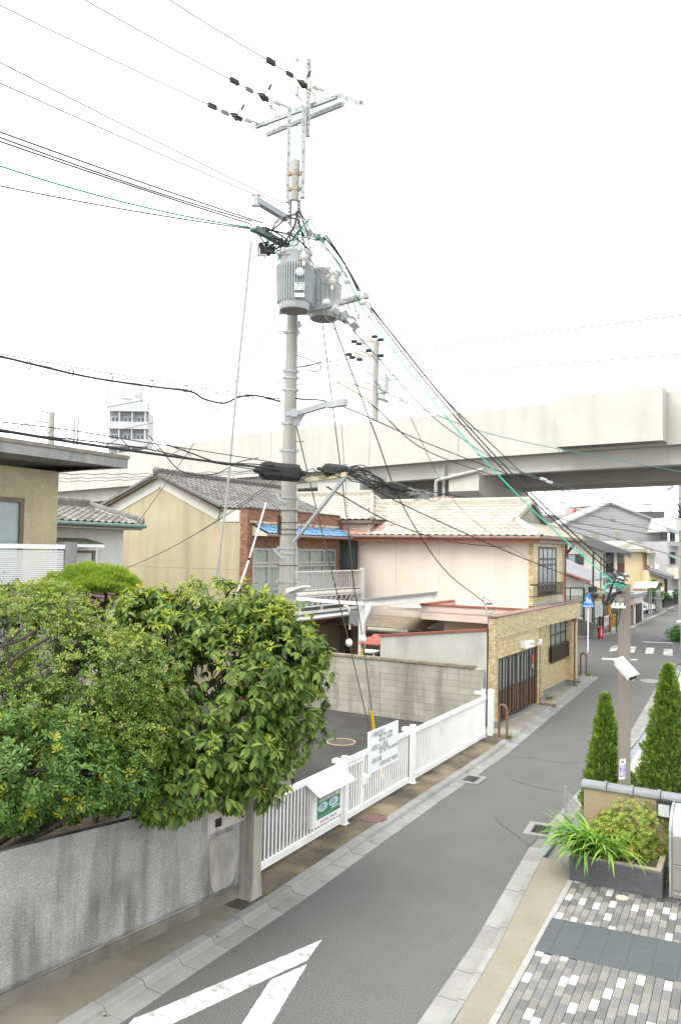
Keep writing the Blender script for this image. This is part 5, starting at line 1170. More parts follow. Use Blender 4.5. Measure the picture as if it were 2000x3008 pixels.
# transformers
tg=M('transformer_grey',(.42,.445,.455),.55,.06,3.,streak=((.3,.31,.3),.3,(4,4,.4)))
def transformer(c,r,z0,z1,label,fins,num=None,nf=44):
    t=thing('transformer',label,'transformer',(c.x,c.y,z0),'pole-mounted transformers'); p=V((c.x,c.y,z0)); h=z1-z0; rb=r*.80
    MB().lathe(p,Zu,[(rb*.85,.02),(rb*.92,0),(rb*.98,.03),(rb,.12),(rb,h-.12),(rb+.015,h-.10),(rb+.03,h-.07),(rb+.03,h-.03),(rb*.9,h+.0),(rb*.4,h+.06),(.01,h+.07)],36).build('tank',tg,t,smooth=True)
    MB().lathe(p+Zu*-.012,Zu,[(rb*.86,0),(rb*.86,.012)],30).build('underside',M('tank_underside',(.2,.2,.19),.7,.1,5.),t)
    if fins:
        fm=MB().hexa([(rb-.01,-.009,.17),(r-.03,-.009,.17),(r-.03,.009,.17),(rb-.01,.009,.17),(rb-.01,-.009,h-.32),(r,-.009,h-.36),(r,.009,h-.36),(rb-.01,.009,h-.32)]).mesh('fin',tg)
        for k in range(nf):
            mw=Matrix.Rotation(2*math.pi*k/nf,4,'Z'); mw.translation=p; inst('fin',fm,mw,t)
    else:
        for k in range(22): 
            mw=Matrix.Rotation(2*math.pi*k/22,4,'Z'); mw.translation=p
            inst('rib',MB().hexa([(rb-.01,-.03,.1),(rb+.05,-.012,.1),(rb+.05,.012,.1),(rb-.01,.03,.1),(rb-.01,-.03,h-.3),(rb+.05,-.012,h-.32),(rb+.05,.012,h-.32),(rb-.01,.03,h-.3)]).mesh('rib',tg),mw,t)
    for k in range(6):
        a=k*1.05+.3; q=p+V(((rb+.03)*math.cos(a),(rb+.03)*math.sin(a),h-.06)); MB().obb(q,(.03,0,0),(0,.03,0),(0,0,.05)).build('lid_clamp',tg,t)
    return t,p,h,rb
tc=PD(866,830,DP-.75); z0=PD(866,915,DP-.75).z; z1=PD(866,738,DP-.75).z
t1,p1,h1,rb1=transformer(tc,.43,z0,z1,'large finned grey transformer marked 75, hung on the front of the pole',True)
toC=V((-p1.x,-p1.y,0)).normalized(); side=Zu.cross(toC)
fr_=p1+toC*.44
def tq(px,py): return PL(px,py,fr_,fr_+side)
m=MB(); q=[tq(866,852),tq(895,852),tq(895,831),tq(866,831)]; m.prism([a+toC*.02 for a in q],-toC*.02); m.build('number_plate',M('plate_grey',(.6,.63,.6),.5),t1); m=MB(); q=[tq(866,873),tq(895,873),tq(895,861),tq(866,861)]; m.prism([a+toC*.02 for a in q],-toC*.02); m.build('number_plate',MATS['plate_grey'],t1)
sr=V((toC.y*-1,toC.x,0)); sr=-sr if sr.dot(Rh)<0 else sr
text('75',tq(868,842)+toC*.022,sr,Zu,.2,M('green_ink',(.12,.28,.15),.6),t1)
MB().lathe(tq(881,799)-toC*.05,toC,[(.10,0),(.10,.05),(.085,.06),(.085,.065),(.04,.075)],20).build('round_cover',tg,t1,smooth=True)
def bushing(p,ax,parent):
    MB().lathe(p,ax,[(.03,-.16),(.045,-.06),(.035,-.05),(.1,-.02),(.11,.0),(.05,.03),(.085,.05),(.09,.07),(.04,.1),(.05,.13),(.02,.17)],14).build('bushing',[porc],parent,smooth=True)
bushing(PD(892,760,DP-1.1),Zu,t1); MB().tube([PD(890,770,DP-1.1),PD(890,785,DP-1.05),PD(880,790,DP-.95)],.02,6).build('bushing_bracket',M('brk',(.25,.2,.15),.7),t1)
m=MB(); m.tube([p1+Zu*(h1-.05)+toC*.2-side*.1,p1+Zu*(h1+.16)+toC*.15-side*.1],.03,6); m.build('lifting_lug',tg,t1)
t2c=PD(953,860,DP+.1); z0b=PD(953,932,DP-.1).z; z1b=PD(953,797,DP+.1).z
t2,p2,h2,rb2=transformer(t2c,.44,z0b,z1b,'second plainer ribbed grey transformer, hung to the right of the finned one',False)
bushing(PD(975,832,DP-.45),Zu,t2); bushing(PD(976,802,DP-.4),(_r*.8+Zu*.5-_f*.4),t2)
# platform arm under the transformers
ha=PD(905,912,DP-.35);hb=PD(1081,868,DP-.9); chan(ha,hb,.12,.12,'transformer_arm',M('arm_steel',(.34,.36,.36),.6,.1,4.,metal=.2),up)
chan(PB-Rh*.3-Fh*.3+Zu*zp(925),PB+Rh*.5-Fh*.3+Zu*zp(925),.1,.14,'hanger_arm',M('arm_steel'if 0 else 'hanger_grey',(.3,.31,.31),.6),up)
for px,py in ((955,890),(962,888),(1020,874),(1030,872),(1055,866),(1062,872),(1068,888),(1025,832)):
    p=PD(px,py,DP-.95); m=MB(); m.lathe(p-_r*.05,_r if py!=832 else Zu,[(.02,-.03),(.065,.0),(.085,.05),(.06,.09),(.02,.11)],12); m.build('post_insulator',MATS['clamp_white'],up,smooth=True)
sw=thing('cutout_switch','cluster of shiny white cut-out switches hanging under the right transformer arm','switch',PD(1015,930,DP-.9))
rs=random.Random(5)
m=MB(); sv=M('switch_white',(.5,.51,.52),.3,.06,5.,metal=.2)
for k in range(11):
    c=PD(985+k*6+rs.uniform(-3,3),908+k*4.2+rs.uniform(-8,8),DP-.95+rs.uniform(-.1,.1)); a=V((rs.uniform(-1,1),rs.uniform(-1,1),rs.uniform(-1,1))).normalized(); b=a.orthogonal(); MB().obb(c,a*.11,b*.05,a.cross(b)*.06).build('switch_body',sv if k%3 else galv,sw)
for px,py in ((1010,920),(1032,925),(1052,930)): 
    m=MB(); c=PD(px,py,DP-1.0)
    for k in range(5): m.lathe(c-Zu*(.05*k),Zu,[(.015,0),(.035,.01),(.035,.025),(.015,.035)],8)
    m.build('black_spring',bk,sw)
for k in range(3): MB().tube([PD(1000+20*k,890,DP-.95),PD(1010+18*k,905+6*k,DP-.95)],.015,5).build('switch_link',dka,sw)
for pts in ([(905,755),(925,790),(930,830),(924,860),(930,878),(950,884)],[(905,755),(935,790),(950,802),(972,802)],[(930,800),(948,830),(970,838)],[(985,830),(1000,838),(1010,860)],[(740,748),(800,752),(840,748),(880,747)],[(956,890),(956,930),(975,945),(1000,930)],[(1075,885),(1090,900),(1085,930),(1060,945)]):
    MB().tube(bent([PD(x,y,DP-1.05) for x,y in pts]),.011,5).build('jumper_cable',dka,up)
m=MB(); m.tube([PD(881,960,DP-.25),PD(876,945,DP-.25)],.05,8); m.tube([PD(878,955,DP-.2),PD(872,1010,DP-.2)],.016,6); m.build('small_sensor',galv,up)
# communication arm with gooseneck, and closures
zc1=zp(1220)
gA=PB+Rh*(pr_(zc1)+.04)-Fh*.02+Zu*zp(1240); 
m=MB(); g0=Q(872,1252,-.12);g1=Q(872,1215,-.12);g2=Q(886,1210,-.15);g3=Q(960,1188,-.5);g4=Q(1016,1186,-.8)
m.beam(g0,g1,.16,.12,up=Fh); m.beam(g1,g3,.12,.12); m.beam(Q(875,1240,-.12),Q(892,1212,-.18),.1,.1,up=Fh); m.build('gooseneck_arm',galv,up)
m=MB(); m.beam(Q(962,1190,-.5),Q(1017,1181,-.8),.15,.15); m.build('arm_head',galv,up)
m=MB(); m.beam(Q(840,1217,-.3),Q(868,1213,-.3),.1,.1); m.obb(Q(864,1213,-.32),Rh*.07,Fh*.04,Zu*.09); m.build('arm_clamp',galv,up)
y0_=Q(868,1416,-.3);y1_=Q(1018,1394,-1.2); chan(y0_,y1_,.09,.1,'cable_arm',M('arm_yellowed',(.45,.40,.27),.7,.3,3.,hue=(.4,.43,.43)),up)
chan(Q(864,1590,-.2),Q(1018,1396,-1.2),.07,.07,'arm_brace',galvl,up)
def closure(pA,pB,r,label,mat=bk,ribs=3):
    d=(pB-pA).normalized(); t=thing('cable_closure',label,'cable closure',(pA+pB)/2-Zu*r,'black cable closures on the wires')
    up_=Zu; a=d.cross(Zu).normalized(); b=a.cross(d)
    sec=[(-.5,-1),(.5,-1),(1,-.5),(1,.6),(.7,1),(-.7,1),(-1,.6),(-1,-.5)]
    MB().prism([pA+a*(x*r*.75)+b*(y*r) for x,y in sec],pB-pA).build('shell',mat,t)
    for s,e in ((pA,-1),(pB,1)):
        MB().lathe(s,d*e,[(r*.7,0),(r*.7,.05),(r*.35,.07),(r*.3,.16),(r*.15,.2)],10).build('end_cap',mat,t)
    m=MB()
    for k in range(ribs): c=pA.lerp(pB,(k+.5)/ribs); m.prism([c+a*(x*r*.77)+b*(y*r*1.03) for x,y in sec],d*.03)
    m.build('shell_ribs',mat,t)
    MB().beam(pA+d*.05+b*r*1.02,pB-d*.05+b*r*1.02,.05,.03).build('top_latch',dka,t)
    return t
pc_=M('closure_black',(.03,.03,.032),.7,.2,6.,bump=.15)
closure(Q(770,1383,-.85),Q(876,1391,-.55),.19,'largest black cable closure, strapped across the front of the pole',pc_)
closure(Q(955,1379,-.9),Q(1016,1386,-1.05),.13,'medium black cable closure beside the top of the diagonal brace',pc_)
closure(Q(1142,1426,-.6),Q(1190,1437,-.4),.085,'smallest black cable closure out on the wire span over the pink roof',pc_)
# street lamp
sl2=thing('street_lamp','flat white street lamp head on the pole above the shrub','street lamp',Q(860,1735,-.3))
a=Q(855,1737,-.25);b=Q(902,1722,-.75); d=(b-a).normalized(); s_=d.cross(Zu).normalized()
MB().prism([a-Zu*.045-s_*.05,b-Zu*.02-s_*.1,b+Zu*.02-s_*.1,a+Zu*.07-s_*.05],s_*.2).build('lamp_head',M('lamp_cream',(.68,.67,.58),.4),sl2)
MB().beam(a-Zu*.05+d*.08,b-Zu*.035-d*.05,.14,.02).build('diffuser',MATS['lamp_diffuser'],sl2); MB().tube([PB-Fh*.1+Rh*.15+Zu*(a.z-.02),a+d*.05],.03,8).build('lamp_arm',galv,sl2)
# white telescopic rod rising from the shrub
wr=thing('white_rod','slim white telescopic rod leaning up out of the shrub by the brick corner','rod',PD(700,1730,17.5)); MB().tube([PD(690,1765,17.5),PD(733,1640,17.5)],.024,8).build('lower_tube',white,wr); MB().tube([PD(733,1640,17.5),PD(782,1476,17.5)],.019,8).build('upper_tube',white,wr); MB().tube([PD(731,1645,17.49),PD(733,1638,17.49)],.027,8).build('collar',blk,wr)
# ================================================================== wires
def wire(label,p,q,sag=.1,r=.012,mat=None,name='overhead_wire',cat='wire',group='overhead wires',n=18,extra=0.,pts=None):
    p,q=V(p),V(q)
    if extra: q=q+(q-p)*extra
    o=MB().tube(pts or sagpts(p,q,sag,n),r,5).build(name,mat or greycable,None,True,origin=p); tag(o,label,cat,group); return o
thin=M('bare_wire',(.10,.10,.10),.6,.1,5.); brw=M('brown_wire',(.10,.085,.06),.6,.1,5.)
for i,(p,f) in enumerate(wires):
    wire(('high wire leaving the upper strain set towards the top left edge','high wire leaving the middle strain set towards the upper left','high wire leaving the lowest strain set to the left edge')[i],p,f,.05,.012,thin,extra=.5)
c3t=c3+Zu*zp(172)
wire('short faint ground wire running left from the very top of the pole',Q(873,172,-.1),G(806,129,zp(172)),.0,.007,thin)
# slack jumper wires under the crossarm
for k,(pts,lb) in enumerate((([(771,170),(800,205),(860,250),(915,278),(950,285)],'thin slack wire looping from the upper line cover down to the crossarm'),([(690,245),(720,280),(760,305),(810,322),(870,318),(905,300)],'thin slack wire looping under the middle line cover'),([(604,302),(660,335),(745,364),(830,372),(920,362),(975,330),(982,310)],'long slack wire looping under the whole crossarm'))):
    q=[PD(x,y,DP-.3) for x,y in pts]; wire(lb,q[0],q[-1],pts=bent(q),r=.008,mat=thin)
for x0,y0,x1,y1,lb in ((985,300,1018,832,'thin wire dropping from the side arm to the transformer arm, left of three'),(1010,290,1056,868,'thin wire dropping from the side arm to the switches, middle of three'),(1038,300,1069,862,'thin wire dropping from the side arm to the arm tip, right of three')):
    wire(lb,PD(x0,y0,DP-.8),PD(x1,y1,DP-.95),.0,.008,thin)
# to the left: two thin and five thicker low-voltage wires
def lw(x0,y0,x1,y1,r,mat,lb,sag=.05,dz=-.15,off=-.8):
    p=Q(x1,y1,off); q=G(x0,y0,p.z+dz); wire(lb,p,q,sag,r,mat,extra=.45)
lw(0,175,834,598,.011,thin,'upper of two faint wires reaching the pole below its cap',off=-.15); lw(0,236,832,606,.011,thin,'lower of two faint wires reaching the pole below its cap',off=-.15)
lw(0,380,772,655,.016,brw,'topmost of the bundle of thicker wires at the left'); lw(0,386,742,650,.016,brw,'brown wire crossing just under the topmost thick wire at the left',.12)
lw(0,408,738,658,.016,brw,'third thick wire of the left bundle'); lw(0,453,735,668,.016,grn,'green wire rising from the left to the dark arm',.25); lw(0,533,735,672,.016,dka,'lowest dark wire of the left bundle, nearly level',.1)
wire('grey drop cable with spiral wrap slanting from the arm down into the shrub',Q(738,712,-1.),PD(636,1700,DP-2.2),pts=[Q(738,712,-1.),PD(700,1090,DP-1.6),PD(668,1450,DP-1.9),PD(634,1720,DP-2.2)],r=.028,mat=M('drop_pipe',(.3,.3,.29),.6,.1,5.),name='drop_cable',cat='cable')
m=MB(); sp=[]
for i in range(260):
    t=i/259; a=t*60; c=Q(738,712,-1.).lerp(PD(634,1720,DP-2.2),t)+(PD(668,1450,DP-1.9)-Q(738,712,-1.).lerp(PD(634,1720,DP-2.2),.73))*math.sin(min(1,t/.73*.5 if t<.73 else .5+(t-.73)/.54)*math.pi)*1
    sp.append(c+Rh*.036*math.cos(a)-Fh*.036*math.sin(a))
# upper communication cables
def comm(pts,off0,r,mat,lb,cat='cable',z=None):
    q=[]
    pend=Q(pts[-1][0],pts[-1][1],off0)
    p0=G(pts[0][0],pts[0][1],(z or pend.z-.05))
    A,B=p0,pend
    for x,y in pts: q.append(PL(x,y,A,B))
    first=q[0]+(q[0]-q[1])*.8; return wire(lb,first,q[-1],pts=bent([first]+q,5),r=r,mat=mat,name='cable',cat=cat)
comm([(0,1046),(250,1105),(440,1134),(560,1150),(600,1172),(660,1184),(705,1165),(760,1163),(824,1180)],-.3,.022,blk,'thick black upper cable with a dip left of the pole')
comm([(0,1040),(300,1092),(600,1140),(823,1172)],-.3,.009,blk,'messenger wire just above the thick upper cable'); comm([(0,1050),(300,1105),(600,1151),(823,1176)],-.3,.007,greycable,'second thin wire beside the thick upper cable')
hk=[(85,1068),(210,1090),(325,1106),(445,1124),(545,1138),(635,1158),(700,1160),(738,1164)]
pend=Q(824,1180,-.3); A=G(0,1046,pend.z-.05)
for k,(x,y) in enumerate(hk):
    c=PL(x,y+4,A,pend); s=.075
    o=MB().tube([c+Rh*(s*.6*math.cos(a*.45))+Zu*(s*math.sin(a*.45)) for a in range(15)],.010,4).build('cable_ring',blk,None,origin=c); tag(o,'black ring clip on the upper thick cable, '+('first from the left edge','second from the left edge','third, left of the tower','fourth, right of the tower','fifth, before the cable dips','sixth, over the dip','seventh, after the dip','last before the pole')[k],'cable ring','ring clips on the upper cable')
comm([(0,1263),(200,1296),(420,1328),(640,1358),(760,1372),(850,1385)],-.55,.026,blk,'thick black lower cable passing over the concrete roof slab'); comm([(0,1239),(200,1262),(420,1298),(600,1325),(830,1362)],-.4,.010,blk,'straight messenger wire above the lower cable')
comm([(0,1268),(300,1300),(430,1318),(600,1354),(760,1381)],-.8,.012,blk,'thin cable interwoven with the lower cable')
comm([(475,1322),(520,1375),(570,1395),(640,1390),(700,1358),(760,1345)],-.7,.011,blk,'slack loop of cable sagging before the tan gable'); comm([(560,1330),(640,1358),(720,1362),(830,1368)],-.6,.014,blk,'short cable joining the closure from the left')
zz=[]; 
for k in range(6):
    x=40+k*92; zz+=[(x,1263+k*15.0),(x+38,1242+k*14.6),(x+62,1268+k*14.5)]
pend=Q(850,1385,-.55);A=G(0,1263,pend.z-.05); q=[PL(x,y,A,pend) for x,y in zz]; wire('zigzag spiral wire wrapped along the lower cable at the left',q[0],q[-1],pts=q,r=.008,mat=brw,name='spiral_wire')
for k,(y0,y1) in enumerate(((1389,1366),(1405,1368),(1416,1372))):
    q=[]; pend=Q(805,y1+14,-.6); A=G(0,y0,pend.z-.1)
    for i in range(41): 
        t=i/40; q.append(A.lerp(pend,t)+Zu*(.018*math.sin(i*2.1)-.25*t*(1-t)))
    wire('twisted thin drop wire crossing the tan house from the left edge, number '.replace(', number ','')+(', upper',', middle',', lower')[k],q[0],q[-1],pts=[A+(A-pend)*.2]+q,r=.008,mat=greycable,name='drop_wire')
# to the right
def rw(p,q,r,mat,lb,sag=.0,name='overhead_wire',cat='wire',extra=0): wire(lb,p,q,sag,r,mat,name,cat,extra=extra)
GPX=PD(1838,1755,12.6)      # head of the brown-grey post (see the post below)
PT=G(1838,2310,0.6)
import math as _m
def postpt(px,py): return PL(px,py,POSTC-Rh,POSTC+Rh)
POSTC=PD(1832,2000,14.9); POSTC.z=0
nextpole=thing('utility_pole','distant utility pole cropped by the right edge, above the far street','utility pole',PD(1998,1900,62)); NPD=62
NP=PD(1999,1900,NPD); 
MB().tube([(NP.x,NP.y,0),(NP.x,NP.y,PD(1999,1420,NPD).z)],[.2,.14],10).build('shaft',polem,nextpole,smooth=True)
m=MB(); m.obb(PD(1992,1540,NPD-.4),Rh*.3,Fh*.2,Zu*.45); m.build('switch_box',M('box_pale',(.55,.56,.55),.5),nextpole); m=MB()
for k in range(9): m.tube([PD(1986+(k%3)*4,1480+k*5,NPD-.4),PD(1996,1486+k*6,NPD-.4),PD(1999,1510+k*6,NPD-.3)],.04,5)
m.build('cable_loops',blk,nextpole); MB().beam(PD(1960,1438,NPD),PD(1975,1430,NPD),.3,.2).build('lamp',galv,nextpole)
# three heavy service wires down to the grey post
for (x0,y0,x1,y1,mt,lb,r) in ((1082,890,1842,1706,blk,'upper heavy black service wire slanting down to the grey post',.016),(1075,895,1836,1718,blk,'lower heavy black service wire slanting down to the grey post',.016),(1062,900,1826,1730,M('bright_green',(.04,.34,.24),.5),'bright green service wire slanting down to the grey post',.016)):
    p=PD(x0,y0,DP-.9); q=postpt(x1,y1); pts=sagpts(p,q,.35 if mt is blk else .42,20); wire(lb,p,q,pts=pts,r=r*.85,mat=mt,name='service_wire')
for (x0,y0,x1,y1,mt,lb,r) in ((955,690,1062,880,blk,'black wire curving from the upper right arm to the switches',.02),(950,695,1075,890,blk,'second black wire curving from the upper right arm to the switches',.02),(940,705,1060,900,grn,'green wire curving from the upper right arm past the second transformer',.016),(940,720,1030,830,dka,'thin dark wire from the right arm to the far bushing',.012)):
    p=PD(x0,y0,DP-.85);q=PD(x1,y1,DP-.95); wire(lb,p,q,-.12,r,mt)
def pt(x,y,D): return PD(x,y,D)
rights=[((1088,905),(1395,1260),(1700,1500),(2010,1575),'dark wire fanning right to the distant pole, steepest at first',blk,.014),
 ((1100,1120),(1180,1175),(1480,1285),(2010,1388),'teal wire sweeping right in front of the viaduct wall',M('teal_wire',(.05,.22,.25),.5),.013),
 ((1080,1180),(1300,1345),(1640,1440),(2010,1465),'dark wire running right under the viaduct to the far pole',blk,.012),
 ((1035,970),(1330,1270),(1600,1410),(2010,1530),'teal and black wire running right past the pier',MATS['teal_wire'],.012),
 ((870,1170),(1010,1195),(1250,1300),(1560,1420),'black cable leaving the gooseneck arm to the right',blk,.018),
 ((1017,1390),(1140,1425),(1300,1450),(1560,1495),'black cable from the brace top to the smallest closure',blk,.02),
 ((1190,1438),(1280,1447),(1500,1515),(1650,1560),'ragged dark cable continuing beyond the smallest closure',blk,.012),
 ((1020,1392),(1200,1490),(1500,1625),(1840,1770),'dark drop wire slanting across the pink house front',blk,.012),
 ((960,1430),(1150,1535),(1320,1590),(1500,1610),'pair of dark wires crossing the cream roof',blk,.014),
 ((1560,1495),(1690,1535),(1850,1560),(2010,1590),'wire with small rings crossing before the grey gable',greycable,.02),
 ((1540,1475),(1700,1478),(1850,1480),(2010,1482),'level wire under the viaduct before the far pole',blk,.016),
 ((1560,1495),(1720,1490),(1860,1484),(2010,1478),'second level wire crossing the first before the far pole',blk,.016),
 ((1400,1335),(1560,1400),(1800,1490),(2010,1570),'thin wire crossing the pier and the grey gable',greycable,.012),
 ((1600,1530),(1750,1565),(1900,1610),(2010,1640),'lower thin wire crossing the grey gable wall',greycable,.02)]
for a,b,c,d,lb,mt,r in rights:
    D0=DP-.9 if a[0]<1110 else (26 if a[0]<1450 else 42)
    D1=58
    if a[0]<1110: q=[pt(*a,D0),pt(*b,25),pt(*c,37.5 if c[1]<1500 else 39),pt(*d,40 if d[1]<1480 else 56)]
    else: q=[pt(*a,D0),pt(*b,lerp(D0,D1,.3)),pt(*c,lerp(D0,D1,.66)),pt(*d,D1)]
    if 'drop wire slanting' in lb: q=[pt(*a,DP-1.2),pt(*b,20.5),pt(*c,24),pt(1720,1712,28),pt(1830,1765,31)]
    if 'cream roof' in lb: q=[pt(*a,DP-.8),pt(*b,24),pt(*c,29),pt(1500,1610,33)]
    wire(lb,q[0],q[-1],pts=bent(q,8),r=r*1.3,mat=mt)
wire('black service drop slanting down to the thin mast on the terrace',PD(975,935,DP-.8),PY(1420,1768,24.95),pts=bent([PD(975,940,DP-.8),PD(1100,1270,20.5),PD(1180,1480,22.3),PD(1300,1668,24.4),PY(1420,1768,24.95)],8),r=.016,mat=blk)
wire('thin dark wire from the transformer arm to the mast of the pink house',PD(1030,960,DP-.9),PD(1560,1650,30),pts=bent([PD(1030,955,DP-.9),PD(1180,1175,21),PD(1340,1480,25),PD(1560,1650,30.5)],8),r=.009,mat=greycable)
for k in range(3):
    x,y=((1190,1165),(1265,1035),(1760,1565))[k]; m=MB(); c=PD(x,y,(22,40,50)[k])
# little white splice fittings
for k,(x,y,D) in enumerate(((1182,1170,24),(1205,1180,25),(1595,1405,40),(1612,1413,40),(1675,1452,44),(1800,1525,52))):
    c=PD(x,y,D); o=MB().beam(c-Rh*.16,c+Rh*.16-Zu*.08,.11,.11).build('wire_splice',M('splice_white',(.6,.63,.64),.4),None,origin=c); tag(o,('left of a pair of pale splices by the viaduct mast','right of a pair of pale splices by the viaduct mast','left of a pair of pale splices under the viaduct','right of a pair of pale splices under the viaduct','single pale splice before the far sky gap','pale greenish splice before the grey gable')[k],'wire splice','pale splice fittings on the right-hand wires')
lash=MB(); c0,c1_=Q(1192,1440,-.4),PD(1310,1475,24)
rl_=random.Random(9)
for k in range(26):
    t=k/25; c=c0.lerp(c1_,t*.55)+V((rl_.uniform(-.1,.1),rl_.uniform(-.1,.1),rl_.uniform(-.08,.1))); lash.tube([c,c+V((rl_.uniform(-.2,.2),rl_.uniform(-.1,.1),rl_.uniform(-.14,.12))),c+V((rl_.uniform(.1,.3),0,-.05))],.012,4)
o=lash.build('cable_lashing',M('lash_grey',(.2,.2,.2),.6,.3,9.),None,origin=c0); tag(o,'ragged knot of grey cable ends right of the smallest closure','cable lashing',None,'stuff')
lash=MB()
for k in range(17):
    t=k/16; c=Q(830,1395,-.7).lerp(Q(1040,1385,-1.15),t)+V((rl_.uniform(-.1,.1),rl_.uniform(-.1,.1),rl_.uniform(-.1,.12))); lash.tube([c,c+Rh*rl_.uniform(.1,.35)+Zu*rl_.uniform(-.12,.12),c+Rh*rl_.uniform(.3,.6)+Zu*rl_.uniform(-.12,.05)],.009,4)
lash.build('cable_bundle',blk,up)
lash=MB()
for k in range(14):
    c=Q(1015,1390,-1.15); lash.tube(bent([c+Rh*rl_.uniform(-.3,.1)+Zu*rl_.uniform(-.05,.1),c+Rh*rl_.uniform(.1,.4)+Zu*rl_.uniform(-.2,.2),c+Rh*rl_.uniform(.5,.8)+Zu*rl_.uniform(-.35,-.05),Q(1140,1425,-.6)]),.012,4)
lash.build('cable_bundle',blk,up)
# guy wires with white ball insulators
def guy(pts,lb,ball,guard=None):
    t=thing('guy_wire',lb,'guy wire',pts[-1],'guy wires'); MB().tube(pts,.014,6).build('strand',brw,t)
    b=PD(*ball); MB().ell(b,.085,.085,.1,14,10).build('ball_insulator',M('ball_cream',(.74,.72,.64),.3),t,smooth=True)
    if guard: MB().tube(guard,.04,8).build('yellow_guard',M('guard_yellow',(.62,.34,.015),.5,.05,3.),t)
D2=19.6
guy([Q(868,1240,-.15),PD(945,1560,D2-.4),PD(1025,1886,D2),PD(1092,2175,D2+.3)],'rust-brown guy wire with the lower left white ball above the lot',(1025,1888,D2))
guy([Q(945,935,-.3),PD(1012,1470,D2),PD(1040,1720,D2+.4),PD(1066,1880,D2+.6),PD(1091,2085,D2+.8),PD(1105,2190,D2+.8)],'thin guy wire with the upper right white ball and yellow guard',(1066,1876,D2+.6),[PD(1091,2088,D2+.8),PD(1100,2160,D2+.8),G(1125,2290,.0)])
wire('thin wire from the pole band slanting left down to the white house eave',Q(828,915,-.2),PD(402,1540,26),.1,.010,brw); wire('pair of dark drop wires slanting to the tan gable from the pole',Q(820,1400,-.3),PD(380,1665,27),.2,.010,greycable); wire('thin wire beside the pair of drop wires before the tan gable',Q(820,1410,-.3),PD(330,1685,24),.2,.008,greycable)
wire('thin wire rising right from behind the pole towards the viaduct pole',Q(875,1000,.3),PD(1190,1170,45),.2,.012,thin)
wire('faint wire hanging straight down beside the transformers to the yard',Q(980,937,-.2),PD(1040,1760,27),.0,.008,thin)
# ================================================================== viaduct
va=thing('viaduct','long pale concrete railway viaduct crossing behind the houses over the street','viaduct',(-20,48,0))
vc=M('viaduct_concrete',(.43,.425,.385),.9,.05,.5,bump=.08,streak=((.34,.33,.285),.5,(.9,.9,.09)),stain=(.47,.465,.43),stain_amt=.4,stain_scale=.25)
vc2=M('girder_concrete',(.46,.45,.41),.9,.06,.6,streak=((.36,.35,.31),.4,(.6,.6,.15)))
vdk=M('soffit_concrete',(.3,.29,.27),.9,.1,.5)
A0=PD(2000,1200,42.);A1=PD(428,1400,63.6); A0.z=A1.z=0
dvv=(A1-A0).normalized(); nv_=V((dvv.y,-dvv.x,0)); nv_=nv_ if nv_.y<0 else -nv_      # towards the camera
def vp(px,py,off=0.): return PL(px,py,A0+nv_*off,A1+nv_*off)
def sx_(p): return (p-A0).dot(dvv)
def VPt(s,off,z): return A0+dvv*s+nv_*off+Zu*z
# wall bottom/top lines as functions of s, from pixels
P_=[(1953,1150,1306),(1700,1178,1323),(1416,1205,1344),(1300,1218,1351),(1000,1247,1378),(800,1266,1396),(600,1300,1410),(428,1321,1422),(174,1352,1444)]
S=[(sx_(vp(x,t)),vp(x,t).z,vp(x,b).z) for x,t,b in P_]
S.sort()
def zl(s,k):
    if s<=S[0][0]: return S[0][k]+(S[1][k]-S[0][k])/(S[1][0]-S[0][0])*(s-S[0][0])
    for a,b in zip(S[:-1],S[1:]):
        if a[0]<=s<=b[0]: return lerp(a[k],b[k],(s-a[0])/(b[0]-a[0]))
    a,b=S[-2],S[-1]; return b[k]+(b[k]-a[k])/(b[0]-a[0])*(s-b[0])
def block(s0,s1,o0,o1,zf0,zf1,mat,name,parent=va,n=1):
    m=MB()
    for i in range(n):
        a=lerp(s0,s1,i/n);b=lerp(s0,s1,(i+1)/n)
        m.hexa([VPt(a,o0,zf0(a)),VPt(b,o0,zf0(b)),VPt(b,o1,zf0(b)),VPt(a,o1,zf0(a)),VPt(a,o0,zf1(a)),VPt(b,o0,zf1(b)),VPt(b,o1,zf1(b)),VPt(a,o1,zf1(a))])
    return m.build(name,mat,parent)
joints=[-40,-26,-12,sx_(vp(1953,1200)),sx_(vp(1640,1200)),sx_(vp(1346,1300)),sx_(vp(1085,1300)),sx_(vp(796,1300)),sx_(vp(468,1360)),sx_(vp(212,1400)),75,95,120,150]
joints.sort()
BD=9.6   # width between the outer walls
for a,b in zip(joints[:-1],joints[1:]):
    st=.12 if b<=sx_(vp(796,1300))+.1 else 0.
    block(a+.015,b-.015,-.25,0,lambda s:zl(s,2),lambda s:zl(s,1),vc,'parapet_panel')
    block(a+.01,b-.01,-.24,.03,lambda s:zl(s,2)-.02,lambda s:zl(s,2)+.35,vc,'edge_beam')
    block(a,b,-BD,-.26,lambda s:zl(s,2)+.0,lambda s:zl(s,2)+.35,vdk,'deck_slab')
    block(a+.015,b-.015,-BD-.25,-BD,lambda s:zl(s,2),lambda s:zl(s,1),vc,'far_parapet')
    block(a+.005,b-.005,-1.5,-.75,lambda s:zl(s,2)-1.0,lambda s:zl(s,2)-.001,vc2,'girder')
    block(a+.005,b-.005,-5.2,-4.5,lambda s:zl(s,2)-1.5,lambda s:zl(s,2)-.001,vdk,'inner_girder'); block(a+.005,b-.005,-8.4,-7.7,lambda s:zl(s,2)-1.5,lambda s:zl(s,2)-.001,vc2,'far_girder')
